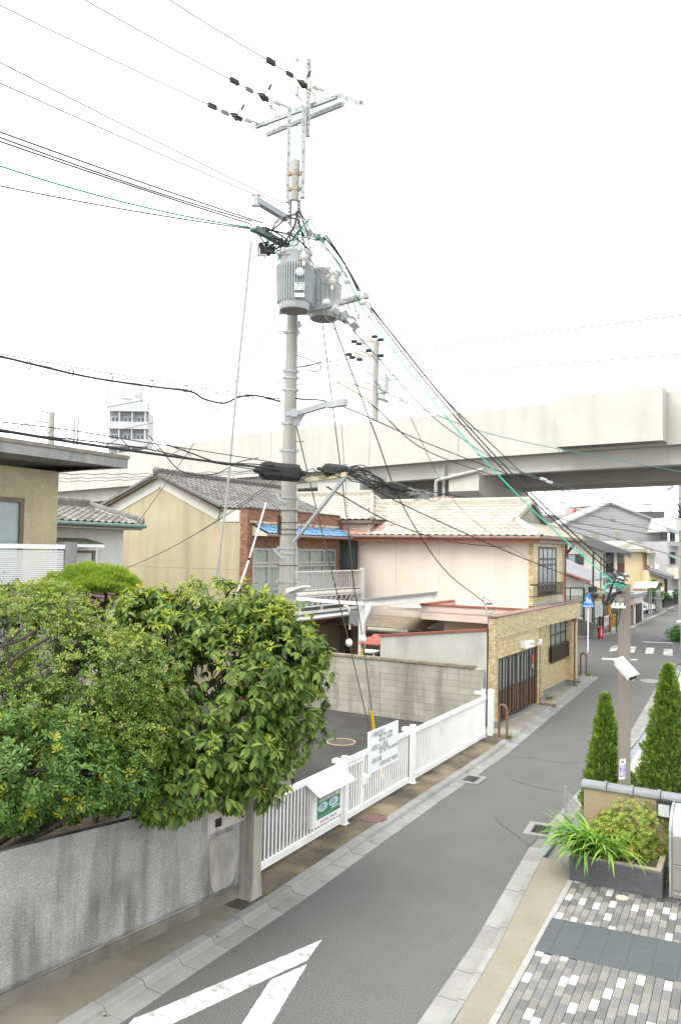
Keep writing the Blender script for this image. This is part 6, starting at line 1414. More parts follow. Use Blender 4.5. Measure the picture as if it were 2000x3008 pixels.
# box housing standing proud of the wall
b0,b1=sx_(vp(1945,1250,1.2)),sx_(vp(1634,1250,1.2))
zt=lambda s:lerp(vp(1939,1136,1.2).z,vp(1631,1166,1.2).z,(s-b0)/(b1-b0)); zb_=lambda s:lerp(vp(1945,1293,1.2).z,vp(1637,1313,1.2).z,(s-b0)/(b1-b0))
block(b0,b1,.032,1.2,zb_,zt,vc,'service_bay'); block(b0-.02,b1+.02,.034,1.22,lambda s:zb_(s)-.0,lambda s:zb_(s)+.25,vc,'service_bay_edge')
# piers: hammerheads with columns
def pier(s,w=2.0,label=None,cw=2.3):
    zb=zl(s,2)-.85
    def pq(o,z,ds): return VPt(s+ds,o,z)
    pts=[(-.35,zb),(-.35,zb-1.1),(-3.0,zb-2.3),(-6.4,zb-2.3),(-9.0,zb-1.15),(-9.0,zb)]
    MB().prism([pq(o,z,-w/2) for o,z in pts],dvv*w).build('pier_head',vc2,va)
    m=MB(); m.hexa([pq(-6.0,0,-cw/2),pq(-6.0,0,cw/2),pq(-3.6,0,cw/2),pq(-3.6,0,-cw/2),pq(-6.0,zb-2.301,-cw/2),pq(-6.0,zb-2.301,cw/2),pq(-3.6,zb-2.301,cw/2),pq(-3.6,zb-2.301,-cw/2)]); m.build('pier_column',vc2,va)
    for o in (-4.85,-8.0): m=MB(); m.hexa([pq(o-.5,zb-.001,-w/2+.3),pq(o-.5,zb-.001,w/2-.3),pq(o+.5,zb-.001,w/2-.3),pq(o+.5,zb-.001,-w/2+.3),pq(o-.5,zb+.28,-w/2+.3),pq(o-.5,zb+.28,w/2-.3),pq(o+.5,zb+.28,w/2-.3),pq(o+.5,zb+.28,-w/2+.3)])
s1=sx_(vp(1366,1420,-.6)); pier(s1); s2=sx_(vp(1000,1440,-.6)); pier(s2,3.4,cw=2.8); s3=sx_(vp(236,1460,-.6)); pier(s3,1.4); 
for s in (s1-26,s3+22,s3+44): pier(s)
# haunch under the girder by the middle pier
for (xa,xb) in ((925,1048),):
    pass
# drain pipes beside the right pier
dpz=zl(s1,2)-1.6
pm2=M('pipe_grey',(.36,.36,.34),.5,.05,3.)
q=[vp(1420,1378,-.2),vp(1295,1408,-.2),vp(1281,1413,-.2),vp(1280,1425,-.2),vp(1280,1475,-.2)]
MB().tube(q,.11,8).build('drain_pipe',pm2,va,smooth=True); MB().tube([vp(1303,1365,-.5),vp(1303,1475,-.5)],.10,8).build('drain_pipe',pm2,va,smooth=True)
m=MB(); m.obb(vp(1283,1478,-.2),dvv*.8,nv_*.25,Zu*.18); m.build('pipe_collar',pm2,va)
num=M('stencil_grey',(.16,.155,.14),.9)
gA=A0+nv_*-.74; 
def gp(px,py): return PL(px,py,gA,gA+dvv)
text('166',gp(1111,1409),-dvv,Zu,.42,num,va); text('168',gp(345,1446),-dvv,Zu,.42,num,va)
MB().obb(gp(1290,1390),dvv*.25,nv_*.02,Zu*.3).build('name_plate',M('plate_pale',(.5,.5,.48),.6),va)
# railway mast standing on the viaduct
rm=thing('viaduct_mast','grey railway pole with paired arms and insulators standing on the viaduct','railway mast',VPt(sx_(vp(1100,1225)),-2.5,12)); 
def rp2(px,py): return PL(px,py,A0+nv_*-2.5,A0+nv_*-2.5+dvv)
MB().tube([rp2(1101,1250),rp2(1104,1000)],[.25,.2],12).build('shaft',polem,rm,smooth=True)
arms=[(1056,995,1115,1013),(1075,992,1115,1010),(1041,1036,1118,1058),(1060,1031,1118,1056),(1075,1092,1105,1106),(1016,1122,1095,1148),(990,1122,1095,1182)]
for x0,y0,x1,y1 in arms: MB().beam(rp2(x0,y0),rp2(x1,y1),.13,.13).build('arm',M('mast_arm',(.3,.27,.22),.7,.2,3.),rm)
for x,y in ((1040,1003),(1055,1010),(1100,989),(1118,998),(1083,1030),(1102,1037),(1025,1041),(1056,1056),(1118,1045),(1035,1050)): MB().tube([rp2(x-7,y),rp2(x+7,y)],.12,6).build('insulator',bk,rm)
m=MB(); m.obb(rp2(1125,1132),dvv*.3,nv_*.25,Zu*.55); m.build('transformer_can',galv,rm); MB().tube([rp2(1128,1155),rp2(1128,1180)],.1,6).build('drop_pipe',galv,rm); m=MB(); m.beam(rp2(1104,1168),rp2(1138,1180),.2,.2); m.tube([rp2(1105,1170),rp2(1104,1250)],.14,6); m.build('cable_pipe',dka,rm)
m=MB(); m.beam(rp2(1105,1110),rp2(1132,1104),.14,.14); m.beam(rp2(1133,1095),rp2(1133,1118),.1,.1); m.beam(rp2(1142,1103),rp2(1160,1103),.1,.1); m.build('bracket',galv,rm)
# catenary and feeder wires above the viaduct
def vw(pts,off,lb,r=.03): q=[PL(x,y,A0+nv_*off,A0+nv_*off+dvv) for x,y in pts]; q=[q[0]+(q[0]-q[1])*.3]+q; wire(lb,q[0],q[-1],pts=bent(q,5),r=r,mat=thin)
vw([(2000,926),(1500,989),(1180,1032),(860,1080),(600,1140),(170,1225)],-3.5,'upper long railway wire rising to the right above the viaduct')
vw([(2000,1040),(1600,1072),(1220,1107),(870,1160),(560,1220),(290,1275)],-5.5,'lower long railway wire rising to the right above the viaduct')
vw([(868,1042),(920,1060),(944,1078),(925,1092),(905,1085)],-3.,'bent railway bracket wire just right of the big pole',.05); vw([(935,1066),(905,1075),(868,1080)],-3.,'straight registration arm right of the big pole',.05)
m1=thing('viaduct_mast','thin pale railway pole with two left-hand arms rising at the far left','railway mast',PD(152,1300,75))
MB().tube([PD(150,1320,75),PD(154,1211,75)],[.3,.26],10).build('shaft',polem,m1,smooth=True)
for x0,y0 in ((124,1208),(104,1236)): MB().beam(PD(x0,y0,75),PD(157,y0+8,75),.14,.14).build('arm',MATS['mast_arm'],m1)
for x,y,lb in ((220,1230,'left of two thin pale rods beside the apartment tower'),(231,1228,'right of two thin pale rods beside the apartment tower')):
    o=MB().tube([PD(x-3,1310,80),PD(x,y,80)],.1,6).build('thin_rod',galv,None,origin=PD(x,1310,80)); tag(o,lb,'rod','pair of thin rods by the tower')
# ================================================================== apartment tower in the distance
ap=thing('apartment_tower','white apartment tower with balconies and rooftop water tank at the far left','apartment building',PD(370,1330,150))
AD=150; awh=M('tower_white',(.45,.455,.47),.8,.04,.3); ash=M('tower_grey',(.30,.305,.315),.8,.05,.3)
def aq(px,py,d=0): return PD(px,py,AD+d)
ux=(aq(427,1300)-aq(312,1300)); ux.z=0; W_=ux.length; ux.normalize(); un=Zu.cross(ux); 
base=aq(312,1400); base.z=0
ztop_=aq(370,1190).z
def ab(m,s0,s1,d0,d1,z0,z1): 
    p=lambda s,d,z: base+ux*s+un*d+Zu*z
    return m.hexa([p(s0,d0,z0),p(s1,d0,z0),p(s1,d1,z0),p(s0,d1,z0),p(s0,d0,z1),p(s1,d0,z1),p(s1,d1,z1),p(s0,d1,z1)])
ab(MB(),0,W_,1.3,5.5,0,ztop_-1).build('tower_body',awh,ap)
zb1=[aq(370,y).z for y in (1186,1198,1236,1262,1292,1310)]
fh=(aq(370,1200).z-aq(370,1252).z)
for k in range(9):
    z=aq(370,1203).z-k*fh
    ab(MB(),-.2,W_+.2,0,1.35,z-.2,z+1.15 if k else z+1.6).build('balcony_front',awh,ap)
    ab(MB(),0.01,W_-.01,1.2,1.299,z-fh+1.15,z-.2).build('balcony_recess',ash,ap)
    for j in range(3):
        s=W_*(.05+.33*j); m=ab(MB(),s,s+W_*.2,1.05,1.2,z-fh+1.2,z-1.1); f=m.build('window',M('far_frame',(.5,.52,.55),.5),ap)
        for q_ in range(2): ab(MB(),s+.1+q_*W_*.1,s+W_*.1*(q_+1)-.1,1.0,1.05,z-fh+1.3,z-1.25).build('pane',dglass,f)
        ab(MB(),s+W_*.22,s+W_*.25,0.2,1.2,z-fh+1.1,z-.2).build('balcony_divider',awh,ap)
ab(MB(),-2.2*W_,-.25,1.0,12,0,aq(370,1345).z).build('low_wing',M('wing_white',(.6,.6,.6),.8,.03,.3),ap)
z=aq(370,1186).z
ab(MB(),W_*.08,W_*.72,3,10,z-1,aq(370,1160).z).build('penthouse',awh,ap); 
c=base+ux*W_*.42+un*5+Zu*(aq(370,1160).z); MB().lathe(c,Zu,[(2.2,0),(2.2,1.6),(2.0,1.8),(2.0,3.2),(.1,3.6)],12).build('water_tank',M('tank_pale',(.55,.56,.56),.6),ap); 
m=MB()
for s in (.1,.28,.5,.72):
    p=base+ux*W_*s+un*3.2; m.beam(p+Zu*aq(370,1165).z,p+Zu*aq(370,1138).z,.15,.15)
m.beam(base+ux*W_*.05+un*3.2+Zu*aq(370,1150).z,base+ux*W_*.75+un*3.2+Zu*aq(370,1150).z,.15,.15); m.build('roof_railing',galv,ap)
m=MB()
for k in range(3): p=aq(309+k*5,1185,3); m.beam(p,aq(310+k*5,1136,3),.2,.2)
m.build('antennas',galv,ap)
ab(MB(),W_*.25,W_*.5,2.9,3.5,aq(370,1160).z,aq(370,1132).z).build('tank_frame',M('frame_grey',(.42,.43,.43),.6),ap)
# buildings glimpsed under the viaduct
cb=thing('apartment_block','cream apartment block glimpsed under the viaduct above the pink roof','apartment building',PD(1155,1480,110))
def fbox(m,x0,x1,y0,y1,D,dep=8.):
    a=PD(x0,y1,D);b=PD(x1,y1,D);c=PD(x0,y0,D); 
    d=(b-a);d.z=0;n=Zu.cross(d.normalized())*dep
    return m.prism([V((a.x,a.y,0)),V((b.x,b.y,0)),V((b.x,b.y,0))+n,V((a.x,a.y,0))+n],(0,0,c.z))
fbox(MB(),1060,1196,1440,1500,110).build('wall',M('cream_far',(.55,.46,.3),.9,.05,.2),cb)
for x,y in ((1140,1483),(1157,1482),(1177,1482),(1157,1467),(1177,1467)):
    a=PD(x-4,y+4,109.9);b=PD(x+4,y+4,109.9); MB().prism([a,b,b+Zu*.42,a+Zu*.42],_f*.1).build('window',M('far_window',(.6,.6,.58),.5),cb)
rb=thing('red_building','salmon-red flat building glimpsed under the viaduct beside the drain pipes','building',PD(1240,1480,100)); fbox(MB(),1186,1335,1455,1500,100).build('wall',M('salmon',(.42,.19,.15),.9,.05,.3),rb); fbox(MB(),1184,1337,1452,1456,99.8).build('parapet',M('salmon_cap',(.5,.28,.22),.9),rb)
bb=thing('blue_roof_shed','pale blue-roofed shed glimpsed under the viaduct left of the pier','building',PD(1030,1490,100)); fbox(MB(),1005,1052,1478,1500,100).build('wall',M('paleblue',(.35,.45,.48),.8),bb); fbox(MB(),1003,1054,1474,1479,99.8).build('roof',M('paleblue_roof',(.45,.55,.57),.7),bb)
# ================================================================== right side: wall with tile coping, planter, post, mailbox
LWY=15.25
lw_=thing('low_wall','low beige wall with rounded grey tile coping behind the planter','wall',(-3.4,LWY,0))
xl_=PY(1714,2310,LWY).x; 
za,zb=PY(1716,2313,LWY).z,PY(2000,2352,LWY).z; zt_w=(za+zb)/2
beige=M('beige_render',(.30,.235,.15),.9,.06,1.5,bump=.35,bscale=90,fine=.12,fscale=80)
MB().box((xl_,LWY,0),(2.,LWY+.16,zt_w)).build('render',beige,lw_)
cop=M('coping_tile',(.17,.18,.19),.45,.1,4.,rnd=.06,fine=.08)
CW=.46
for k in range(9):
    a=xl_-.04+k*CW; m=MB(); pr=[]
    for s in range(9):
        t=math.pi*s/8; pr.append((a,LWY+.08-.115*math.cos(t),zt_w-.005+.12*math.sin(t)))
    m.prism(pr,(CW-.012,0,0)); m.build('coping_tile',cop,lw_,smooth=True)
    m=MB(); pr=[(a+CW-.07,LWY+.08-.135*math.cos(math.pi*s/8),zt_w-.01+.145*math.sin(math.pi*s/8)) for s in range(9)]; m.prism(pr,(.05,0,0)); m.build('coping_collar',cop,lw_,smooth=True)
wlm=thing('wall_lamp','square black-framed frosted lamp mounted on the low beige wall','lamp',PY(1948,2380,LWY))
p0,p1=PY(1931,2396,LWY-.1),PY(1967,2362,LWY-.1)
MB().box((p0.x-.02,LWY-.13,p0.z-.02),(p1.x+.02,LWY,p1.z+.05)).build('lamp_frame',M('lamp_black',(.03,.03,.032),.5,.1,5.),wlm); MB().box((p0.x+.01,LWY-.137,p0.z+.01),(p1.x-.01,LWY-.128,p1.z-.02)).build('lamp_glass',M('lamp_frost',(.42,.44,.42),.35),wlm)
# planter
pb0,pb1=G(1672,2590,.03),G(1941,2645,.03); pdir=(pb1-pb0); pL=pdir.length; pdir.normalize(); pn=Zu.cross(pdir)
hz=ZA(1676,2512,(pb0.x,pb0.y)); 
plt=thing('planter','long slate-grey ribbed planter trough holding shrubs before the low wall','planter',pb0)
slate=M('planter_slate',(.105,.105,.113),.75,.12,3.,fine=.15,fscale=60,streak=((.14,.14,.15),.4,(1.,1.,8.)))
PDp=.72
m=MB(); 
def plq(s,d,z): return pb0+pdir*s+pn*d+Zu*(z-.03)
def plbox(s0,s1,d0,d1,z0,z1): return [plq(s0,d0,z0),plq(s1,d0,z0),plq(s1,d1,z0),plq(s0,d1,z0),plq(s0,d0,z1),plq(s1,d0,z1),plq(s1,d1,z1),plq(s0,d1,z1)]
rimm=M('planter_rim',(.24,.215,.15),.9,.1,4.,bump=.2)
MB().hexa(plbox(0,pL,0,.06,.03,hz)).build('front_board',slate,plt); MB().hexa(plbox(0,.06,.061,PDp,.03,hz)).build('end_board',slate,plt); MB().hexa(plbox(pL-.06,pL,.061,PDp,.03,hz)).build('end_board',slate,plt)
n=17; rh=(hz-.05)/n
for i in range(n):
    z=.04+i*rh; MB().hexa(plbox(-.012,pL+.012,-.016,-.001,z+.004,z+rh-.006)).build('rib',slate,plt); 
for i in range(n): z=.04+i*rh; MB().hexa(plbox(pL+.001,pL+.014,0.0,PDp,z+.004,z+rh-.006)).build('end_rib',slate,plt)
MB().hexa(plbox(0.,pL,0.,.09,hz+.001,hz+.02)).build('rim',rimm,plt); MB().hexa(plbox(pL-.09,pL,.091,PDp,hz+.001,hz+.02)).build('rim',rimm,plt); MB().hexa(plbox(0,.09,.091,PDp,hz+.001,hz+.02)).build('rim',rimm,plt)
MB().hexa(plbox(.06,pL-.06,.06,PDp,.05,hz-.05)).build('soil',MATS['soil'],plt)
# grey-brown round post with insulators, camera and sticker
PO=V((PD(1832,2330,14.9).x,PD(1832,2330,14.9).y,0)); ztp2=PD(1842,1716,14.9).z
gp_=thing('service_post','tall taupe service-entrance post standing between planter and low wall','post',PO)
taupe=M('taupe_paint',(.20,.178,.152),.55,.05,1.5,fine=.06)
tv=V((.0125,0.0045,1)); 
w=.098
dirx=(Rh*math.cos(-.14)+Fh*math.sin(-.14)); diry=Zu.cross(dirx)
m=MB(); bs=[PO-dirx*w-diry*w,PO+dirx*w-diry*w,PO+dirx*w+diry*w,PO-dirx*w+diry*w]
sec=[]
for sx,sy in ((-1,-1),(1,-1),(1,1),(-1,1)):
    c=.16
    for (ux_,uy_) in (((1-c),1),(1,(1-c))) if sx*sy<0 else ((1,(1-c)),((1-c),1)): sec.append(PO+dirx*(w*sx*ux_)+diry*(w*sy*uy_))
sec.sort(key=lambda p:math.atan2((p-PO).dot(diry),(p-PO).dot(dirx)))
m.prism(sec,Zu*ztp2); m.build('shaft',taupe,gp_)
def po(px,py,off=0.): return PD(px,py,14.9+off)
for k,(x,y) in enumerate(((1833,1702),(1828,1712),(1823,1723))):
    c=po(x,y,-.02); MB().lathe(c-Rh*.06,Rh*-1+Fh*-.3,[(.02,-.04),(.05,-.02),(.06,.02),(.03,.05),(.045,.07),(.02,.11)],10).build('spool',MATS['clamp_white'],gp_,smooth=True)
m=MB(); m.ell(po(1822,1734,-.05),.09,.07,.07,10,6); m.build('entry_cap',taupe,gp_,smooth=True); m=MB(); m.ell(po(1818,1766,-.05),.09,.07,.09,10,6); m.build('lower_entry_cap',taupe,gp_,smooth=True)
hang=[([(1833,1706),(1806,1702),(1790,1745),(1776,1770)],blk,.022),([(1828,1714),(1800,1712),(1785,1755),(1772,1776)],blk,.022),([(1824,1726),(1795,1715),(1778,1720),(1773,1745)],MATS['bright_green'],.022),([(1838,1725),(1815,1715),(1806,1716),(1822,1730)],MATS['bright_green'],.022),([(1824,1737),(1800,1745),(1785,1765),(1776,1772)],blk,.022),([(1824,1740),(1802,1752),(1798,1768),(1791,1772)],blk,.02),([(1773,1745),(1770,1760),(1771,1775)],blk,.03),([(1787,1745),(1782,1765),(1775,1776)],blk,.03),([(1805,1745),(1795,1765),(1790,1775)],blk,.03)]
for p,mt,r in hang: MB().tube(bent([po(x,y,-.12) for x,y in p]),r*.8,6).build('service_loop',mt,gp_,smooth=True)
m=MB(); c=po(1815,1783,-.1); m.obb(c,Rh*.13,Fh*.02,Zu*.02); 
for k in range(3): m.obb(c-Rh*(.1-.08*k)+Zu*.04,Rh*.025,Fh*.03,Zu*.035)
m.build('clamp_bracket',M('bracket_white',(.66,.66,.64),.4),gp_)
for p in ([(1826,1783),(1812,1795),(1800,1800),(1795,1820)],[(1824,1786),(1810,1812),(1802,1808)],[(1806,1785),(1800,1795),(1806,1803)],[(1820,1790),(1815,1830),(1806,1836)]): MB().tube(bent([po(x,y,-.1) for x,y in p]),.009,5).build('service_loop',blk,gp_)
cm=thing('security_camera','white security camera housing pointing down, clamped on the taupe post','camera',po(1838,1970,-.3))
cA,cB=po(1815,1944,-.16),po(1857,1990,-.52); d=(cB-cA).normalized(); s_=d.cross(_f).normalized(); u_=s_.cross(d)
cwh=M('camera_white',(.76,.76,.72),.35,.02,3.)
mm=MB(); L=(cB-cA).length
sec=[(-.085,-.05),(.085,-.05),(.085,.045),(.07,.06),(-.07,.06),(-.085,.045)]
up2=-_f*.8+_u*.6; up2=(up2-d*up2.dot(d)).normalized(); s_=d.cross(up2).normalized()
mm.prism([cA+s_*x+up2*y for x,y in sec],d*L); mm.build('housing',cwh,cm)
MB().obb(cA.lerp(cB,.52)+up2*.075,d*(L*.56),s_*.1,up2*.008).build('sun_shield',cwh,cm)
MB().prism([cB+d*.004+s_*x*.85+up2*y*.85 for x,y in sec],d*.01).build('lens_window',dkp,cm); MB().ell(cB-up2*.075-d*.05,.07,.07,.05,10,6).build('base_dome',M('camera_cream',(.62,.58,.42),.4),cm,smooth=True); m=MB(); m.tube([cA.lerp(cB,.45)-up2*.06,cA.lerp(cB,.5)-up2*.14+Fh*.12],.035,8); m.build('mount_arm',MATS['camera_cream'],cm)
stk=thing('camera_sticker','white and blue security-camera sticker on the taupe post','sticker',po(1824,2260,-.12))
fo=PO-diry*(w+.002); 
def fpz(px,py): return PL(px,py,fo,fo+dirx)
q=[fpz(1817,2290),fpz(1834,2288),fpz(1836,2229),fpz(1819,2230)]
def quadp(q,mat,name,par,off): MB().prism([a-diry*off for a in q],diry*.0015).build(name,mat,par)
quadp(q,M('sticker_white',(.72,.72,.73),.4),'backing',stk,.003)
def sq(u,v): return q[0].lerp(q[1],u).lerp(q[3].lerp(q[2],u),v)
quadp([sq(.08,.12),sq(.92,.12),sq(.92,.74),sq(.08,.74)],M('sticker_blue',(.05,.06,.38),.4),'blue_panel',stk,.005)
quadp([sq(.25,.8),sq(.75,.8),sq(.75,.92),sq(.25,.92)],MATS['sign_ink'],'camera_symbol',stk,.005)
wtx=MATS['sticker_white']
for i,ch in enumerate('防犯カメラ作動中'):
    c=sq(.5,.69-.072*i)-diry*.0066; text(ch,c,dirx,Zu,.052,wtx,stk,align='CENTER',sx=1.5)
# mailbox at the right edge
mbx=thing('mailbox','stainless delivery mailbox with rounded hood, cropped by the right edge','mailbox',(PY(1970,2640,14.35).x,14.35,0))
MY=14.42; xm=PY(1964,2640,MY).x; zt3=ZA(1976,2362,(xm+.05,MY+.3)); zd3=PY(1970,2458,MY).z
prof=[(MY,.06),(MY,zd3)]+[(MY+.44*(1-math.cos(a*math.pi/16)),zd3+(zt3-zd3)*math.sin(a*math.pi/16)) for a in range(1,9)]+[(MY+.44,.06)]
steel=M('steel_brushed',(.24,.23,.21),.42,.04,2.,metal=.25); steel2=M('steel_hood',(.48,.48,.46),.22,.03,2.,metal=.4)
MB().prism([(xm,y,z) for y,z in prof],(.035,0,0)).build('side_plate',M('steel_rim',(.30,.34,.37),.4,.05,3.,metal=.3),mbx)
MB().prism([(xm+.036,y+.02,z*.985) for y,z in prof],(1.1,0,0)).build('body',steel,mbx,smooth=False)
hood=[(MY+.015,zd3+.005)]+[(MY+.015+.42*(1-math.cos(a*math.pi/16)),zd3+(zt3-zd3-.01)*math.sin(a*math.pi/16)) for a in range(0,9)]
MB().prism([(xm+.06,y,z) for y,z in hood]+[(xm+.06,MY+.2,zd3+.005)],(1.05,0,0)).build('hood',steel2,mbx,smooth=True)
zm3=PY(1970,2538,MY).z
MB().box((xm+.06,MY-.012,zm3+.01),(xm+1.1,MY+.019,zd3-.015)).build('upper_door',steel,mbx); MB().box((xm+.06,MY-.012,.2),(xm+1.1,MY+.019,zm3-.005)).build('lower_door',steel,mbx); MB().box((xm+.05,MY-.004,.07),(xm+1.1,MY+.018,.19)).build('base_rail',steel,mbx)
MB().box((xm+.1,MY-.022,zm3-.02),(xm+.2,MY-.0125,zm3-.006)).build('latch',steel2,mbx); m=MB(); 
for x in (.1,.17,.3): m.cyl((xm+x,MY-.02,.135),(xm+x,MY-.003,.135),.014,n=8)
m.build('bolts',steel2,mbx); MB().box((xm+.1,MY-.0,zd3+.03),(xm+.24,MY+.03,zd3+.07)).build('name_tag',M('tag_pale',(.6,.6,.58),.5),mbx)
# little wire mesh fence
mf=thing('mesh_fence','low galvanised wire mesh fence panel left of the beige wall','fence',(-4.2,16.2,0))
m0=V((PD(1660,2400,16.6).x,PD(1660,2400,16.6).y,0)); m1_=V((xl_+.0,LWY+.25,0)); zmf=ZA(1661,2311,m0)
m2=m0+(m0-m1_).normalized()*.12
dmf=(m1_-m2); Lm=dmf.length; dmf.normalize()
MB().tube([m0,m0+Zu*(zmf)],.022,8).build('post',galv,mf)
gm=MB(); nb_=int(Lm/.05)
for i in range(nb_+1): p=m2+dmf*(Lm*i/nb_); gm.tube([p+Zu*.1,p+Zu*(zmf-.03)],.0035,4)
for z in (zmf-.03,zmf-.09,zmf-.16,zmf-.36,zmf-.56,.3): gm.tube([m2+Zu*z,m1_+Zu*z],.004,4)
gm.build('wire_mesh',M('mesh_wire',(.33,.32,.29),.5,.1,8.,metal=.3),mf)
# rusty hoop bollards
def hoop(a,b,px_top,label):
    za_=ZA(px_top[0],px_top[1],a); r=(b-a).length/2; d=(b-a).normalized(); c=(a+b)/2
    pts=[a]+[a+Zu*(za_-r)]+[c-d*(r*math.cos(t*math.pi/10))+Zu*(za_-r+r*math.sin(t*math.pi/10)) for t in range(1,10)]+[b+Zu*(za_-r),b]
    t=thing('hoop_bollard',label,'bollard',c,'rusty hoop bollards'); MB().tube(pts,.04,8).build('hoop',M('hoop_rust',(.16,.085,.06),.75,.25,7.,bump=.15),t,smooth=True)
    for q in (a,b): MB().lathe(q,Zu,[(.07,-.02),(.07,.012)],10).build('foot',conc_l,t)
hoop(G(1465,2168,.09),G(1488,2174,.09),(1477,2078),'rust-streaked hoop bollard at the yellow tiled pillar')
hoop(G(1704,1984,.09),G(1721,1987,.09),(1713,1923),'rust-streaked hoop bollard at the far end of the tiled house')
# ================================================================== the far street
def gv(p): return V((p.x,p.y,0))
def ppoly(pts,D,dep): 
    q=[PD(x,y,D) for x,y in pts]; return MB().prism(q,Fh*dep)
# school-crossing sign
sg=thing('school_sign','blue triangular school-crossing sign on a white pole at the junction','road sign',G(1726,1916)); b=G(1726,1916); D=(b-CAM).dot(_f)
MB().tube([b,b+Zu*ZA(1728,1782,b)],.035,8).build('pole',white,sg)
def sp_(px,py,off=-.06): return PD(px,py,D+off)
blu=M('sign_blue',(.03,.22,.62),.4,.03,3.); swh=M('sign_graphic',(.75,.77,.78),.4)
q=[sp_(1712,1784),sp_(1743,1784),sp_(1743,1777),sp_(1732,1746),sp_(1725,1746),sp_(1712,1776)]
MB().prism(q,Fh*.03).build('plate',blu,sg)
def fig(parts,name='figure'):
    for p in parts: MB().prism([sp_(x,y,-.075) for x,y in p],Fh*.012).build(name,swh,sg)
fig([[(1713,1781.5),(1742,1781.5),(1742,1779.3),(1713,1779.3)],[(1714,1772),(1717,1772),(1717,1770),(1714,1770)],[(1738,1772),(1741,1772),(1741,1770),(1738,1770)]],'sign_bar')
for cx,cy,s in ((1724,1756,1.),(1732,1761,.85)):
    fig([[(cx-1.6*s,cy+1.6*s),(cx+1.6*s,cy+1.6*s),(cx+1.6*s,cy-1.6*s),(cx-1.6*s,cy-1.6*s)],[(cx-2*s,cy+10*s),(cx+2.5*s,cy+10*s),(cx+2*s,cy+2.3*s),(cx-1.5*s,cy+2.3*s)],[(cx-4*s,cy+17*s),(cx-2.2*s,cy+17*s),(cx+.4*s,cy+10*s),(cx-2*s,cy+10*s)],[(cx+2.8*s,cy+17*s),(cx+4.4*s,cy+17*s),(cx+2.4*s,cy+10*s),(cx+.6*s,cy+10*s)],[(cx-5*s,cy+8.5*s),(cx-3.8*s,cy+9*s),(cx-1*s,cy+4*s),(cx-1.6*s,cy+2.8*s)],[(cx+4.6*s,cy+8.5*s),(cx+5.4*s,cy+7.6*s),(cx+2.*s,cy+3*s),(cx+1.4*s,cy+4.4*s)]])
# thin poles by the corner
pk=M('pole_dark',(.10,.095,.085),.7,.1,3.)
def thinpole(px0,y0,px1,y1,D,r,label,name='street_pole',mt=pk,guard=None):
    t=thing(name,label,'pole',gv(PD(px0,y0,D))); a=PD(px0,y0,D); MB().tube([V((a.x,a.y,0)),PD(px1,y1,D)],r,8).build('shaft',mt,t)
    if guard: MB().tube([PD(px0+.3,guard[0],D-.02),PD(px0+.5,guard[1],D-.02)],r*1.5,8).build('yellow_guard',MATS['guard_yellow'],t)
thinpole(1739,1840,1742,1620,57,.07,'tall dark steel pole behind the school sign'); thinpole(1762,1840,1764,1636,60,.045,'thinner dark pole with yellow guard right of the school sign',guard=(1750,1727))
# corner lot: green mesh fence, block wall, boards, machine
gD=57; green=M('fence_green',(.03,.12,.07),.6,.1,4.)
lf=thing('green_fence','green steel mesh fence round the corner parking lot','fence',gv(PD(1700,1850,gD)))
for x,y0,y1 in ((1674,1727,1850),(1714,1726,1840),(1660,1727,1850)): a=PD(x,y0,gD); MB().tube([V((a.x,a.y,0)),a],.09 if x==1714 else .05,6).build('post',green,lf)
for y in (1727,1770,1810): MB().tube([PD(1655,y,gD),PD(1714,y,gD)],.05,6).build('rail',green,lf)
gm=MB()
for k in range(28): x=1656+k*2.1; gm.tube([PD(x,1749,gD),PD(x,1808,gD)],.014,3)
gm.build('mesh',green,lf)
cwall=thing('corner_wall','stained grey concrete-block wall at the lot corner behind the sign','wall',G(1745,1877))
a=G(1745,1878);h_=ZA(1745,1833,a); e=gv(PD(1690,1870,58)); 
cm_=M('old_block',(.17,.165,.15),.95,.2,1.2,bump=.3,stain=(.07,.07,.06),stain_amt=.7,stain_scale=.8)
MB().wallbox(e,a,0,h_,-.2).build('wall',cm_,cwall)
for k in range(4): MB().wallbox(e.lerp(a,.0),a,h_*(.24*(k+.95)),h_*(.24*(k+1)),.012).build('block_course',cm_,cwall)
hb=thing('hydrant_box','red fire-hose cabinet standing at the kerb corner','hydrant box',G(1763,1876)); b=G(1763,1876); hh=ZA(1763,1845,b); red=M('hydrant_red',(.5,.03,.025),.4,.05,3.)
m=MB(); m.obb(b+Zu*hh*.5,Rh*.14,Fh*.14,Zu*hh*.5); m.build('cabinet',red,hb); MB().obb(b+Zu*hh+Zu*.03,Rh*.17,Fh*.17,Zu*.03).build('lid',red,hb); MB().obb(b+Zu*hh*.62-Fh*.145,Rh*.03,Fh*.006,Zu*hh*.3).build('white_mark',swh,hb); MB().tube([G(1760,1850),PD(1760.5,1810,(b-CAM).dot(_f)+1)],.05,6).build('pipe',blk,hb)
nb2=thing('notice_board','white public notice board with yellow header between green posts','notice board',gv(PD(1757,1860,58)))
for x in (1745,1770): a=PD(x,1760,58); MB().tube([V((a.x,a.y,0)),a],.05,6).build('post',green,nb2)
ppoly([(1746,1815),(1769,1811),(1769,1764),(1746,1767)],57.9,.08).build('board',white,nb2); ppoly([(1746,1766.5),(1769,1763.5),(1769,1760),(1746,1763)],57.86,.1).build('header',MATS['guard_yellow'],nb2)
for k in range(7): ppoly([(1748,1775+k*5),(1767,1773.5+k*5),(1767,1772.5+k*5),(1748,1774+k*5)],57.84,.03).build('text_line',M('faint_text',(.45,.48,.5),.7),nb2)
sb2=thing('parking_board','small white and pink price board on dark legs in the lot','sign',gv(PD(1781,1860,57)))
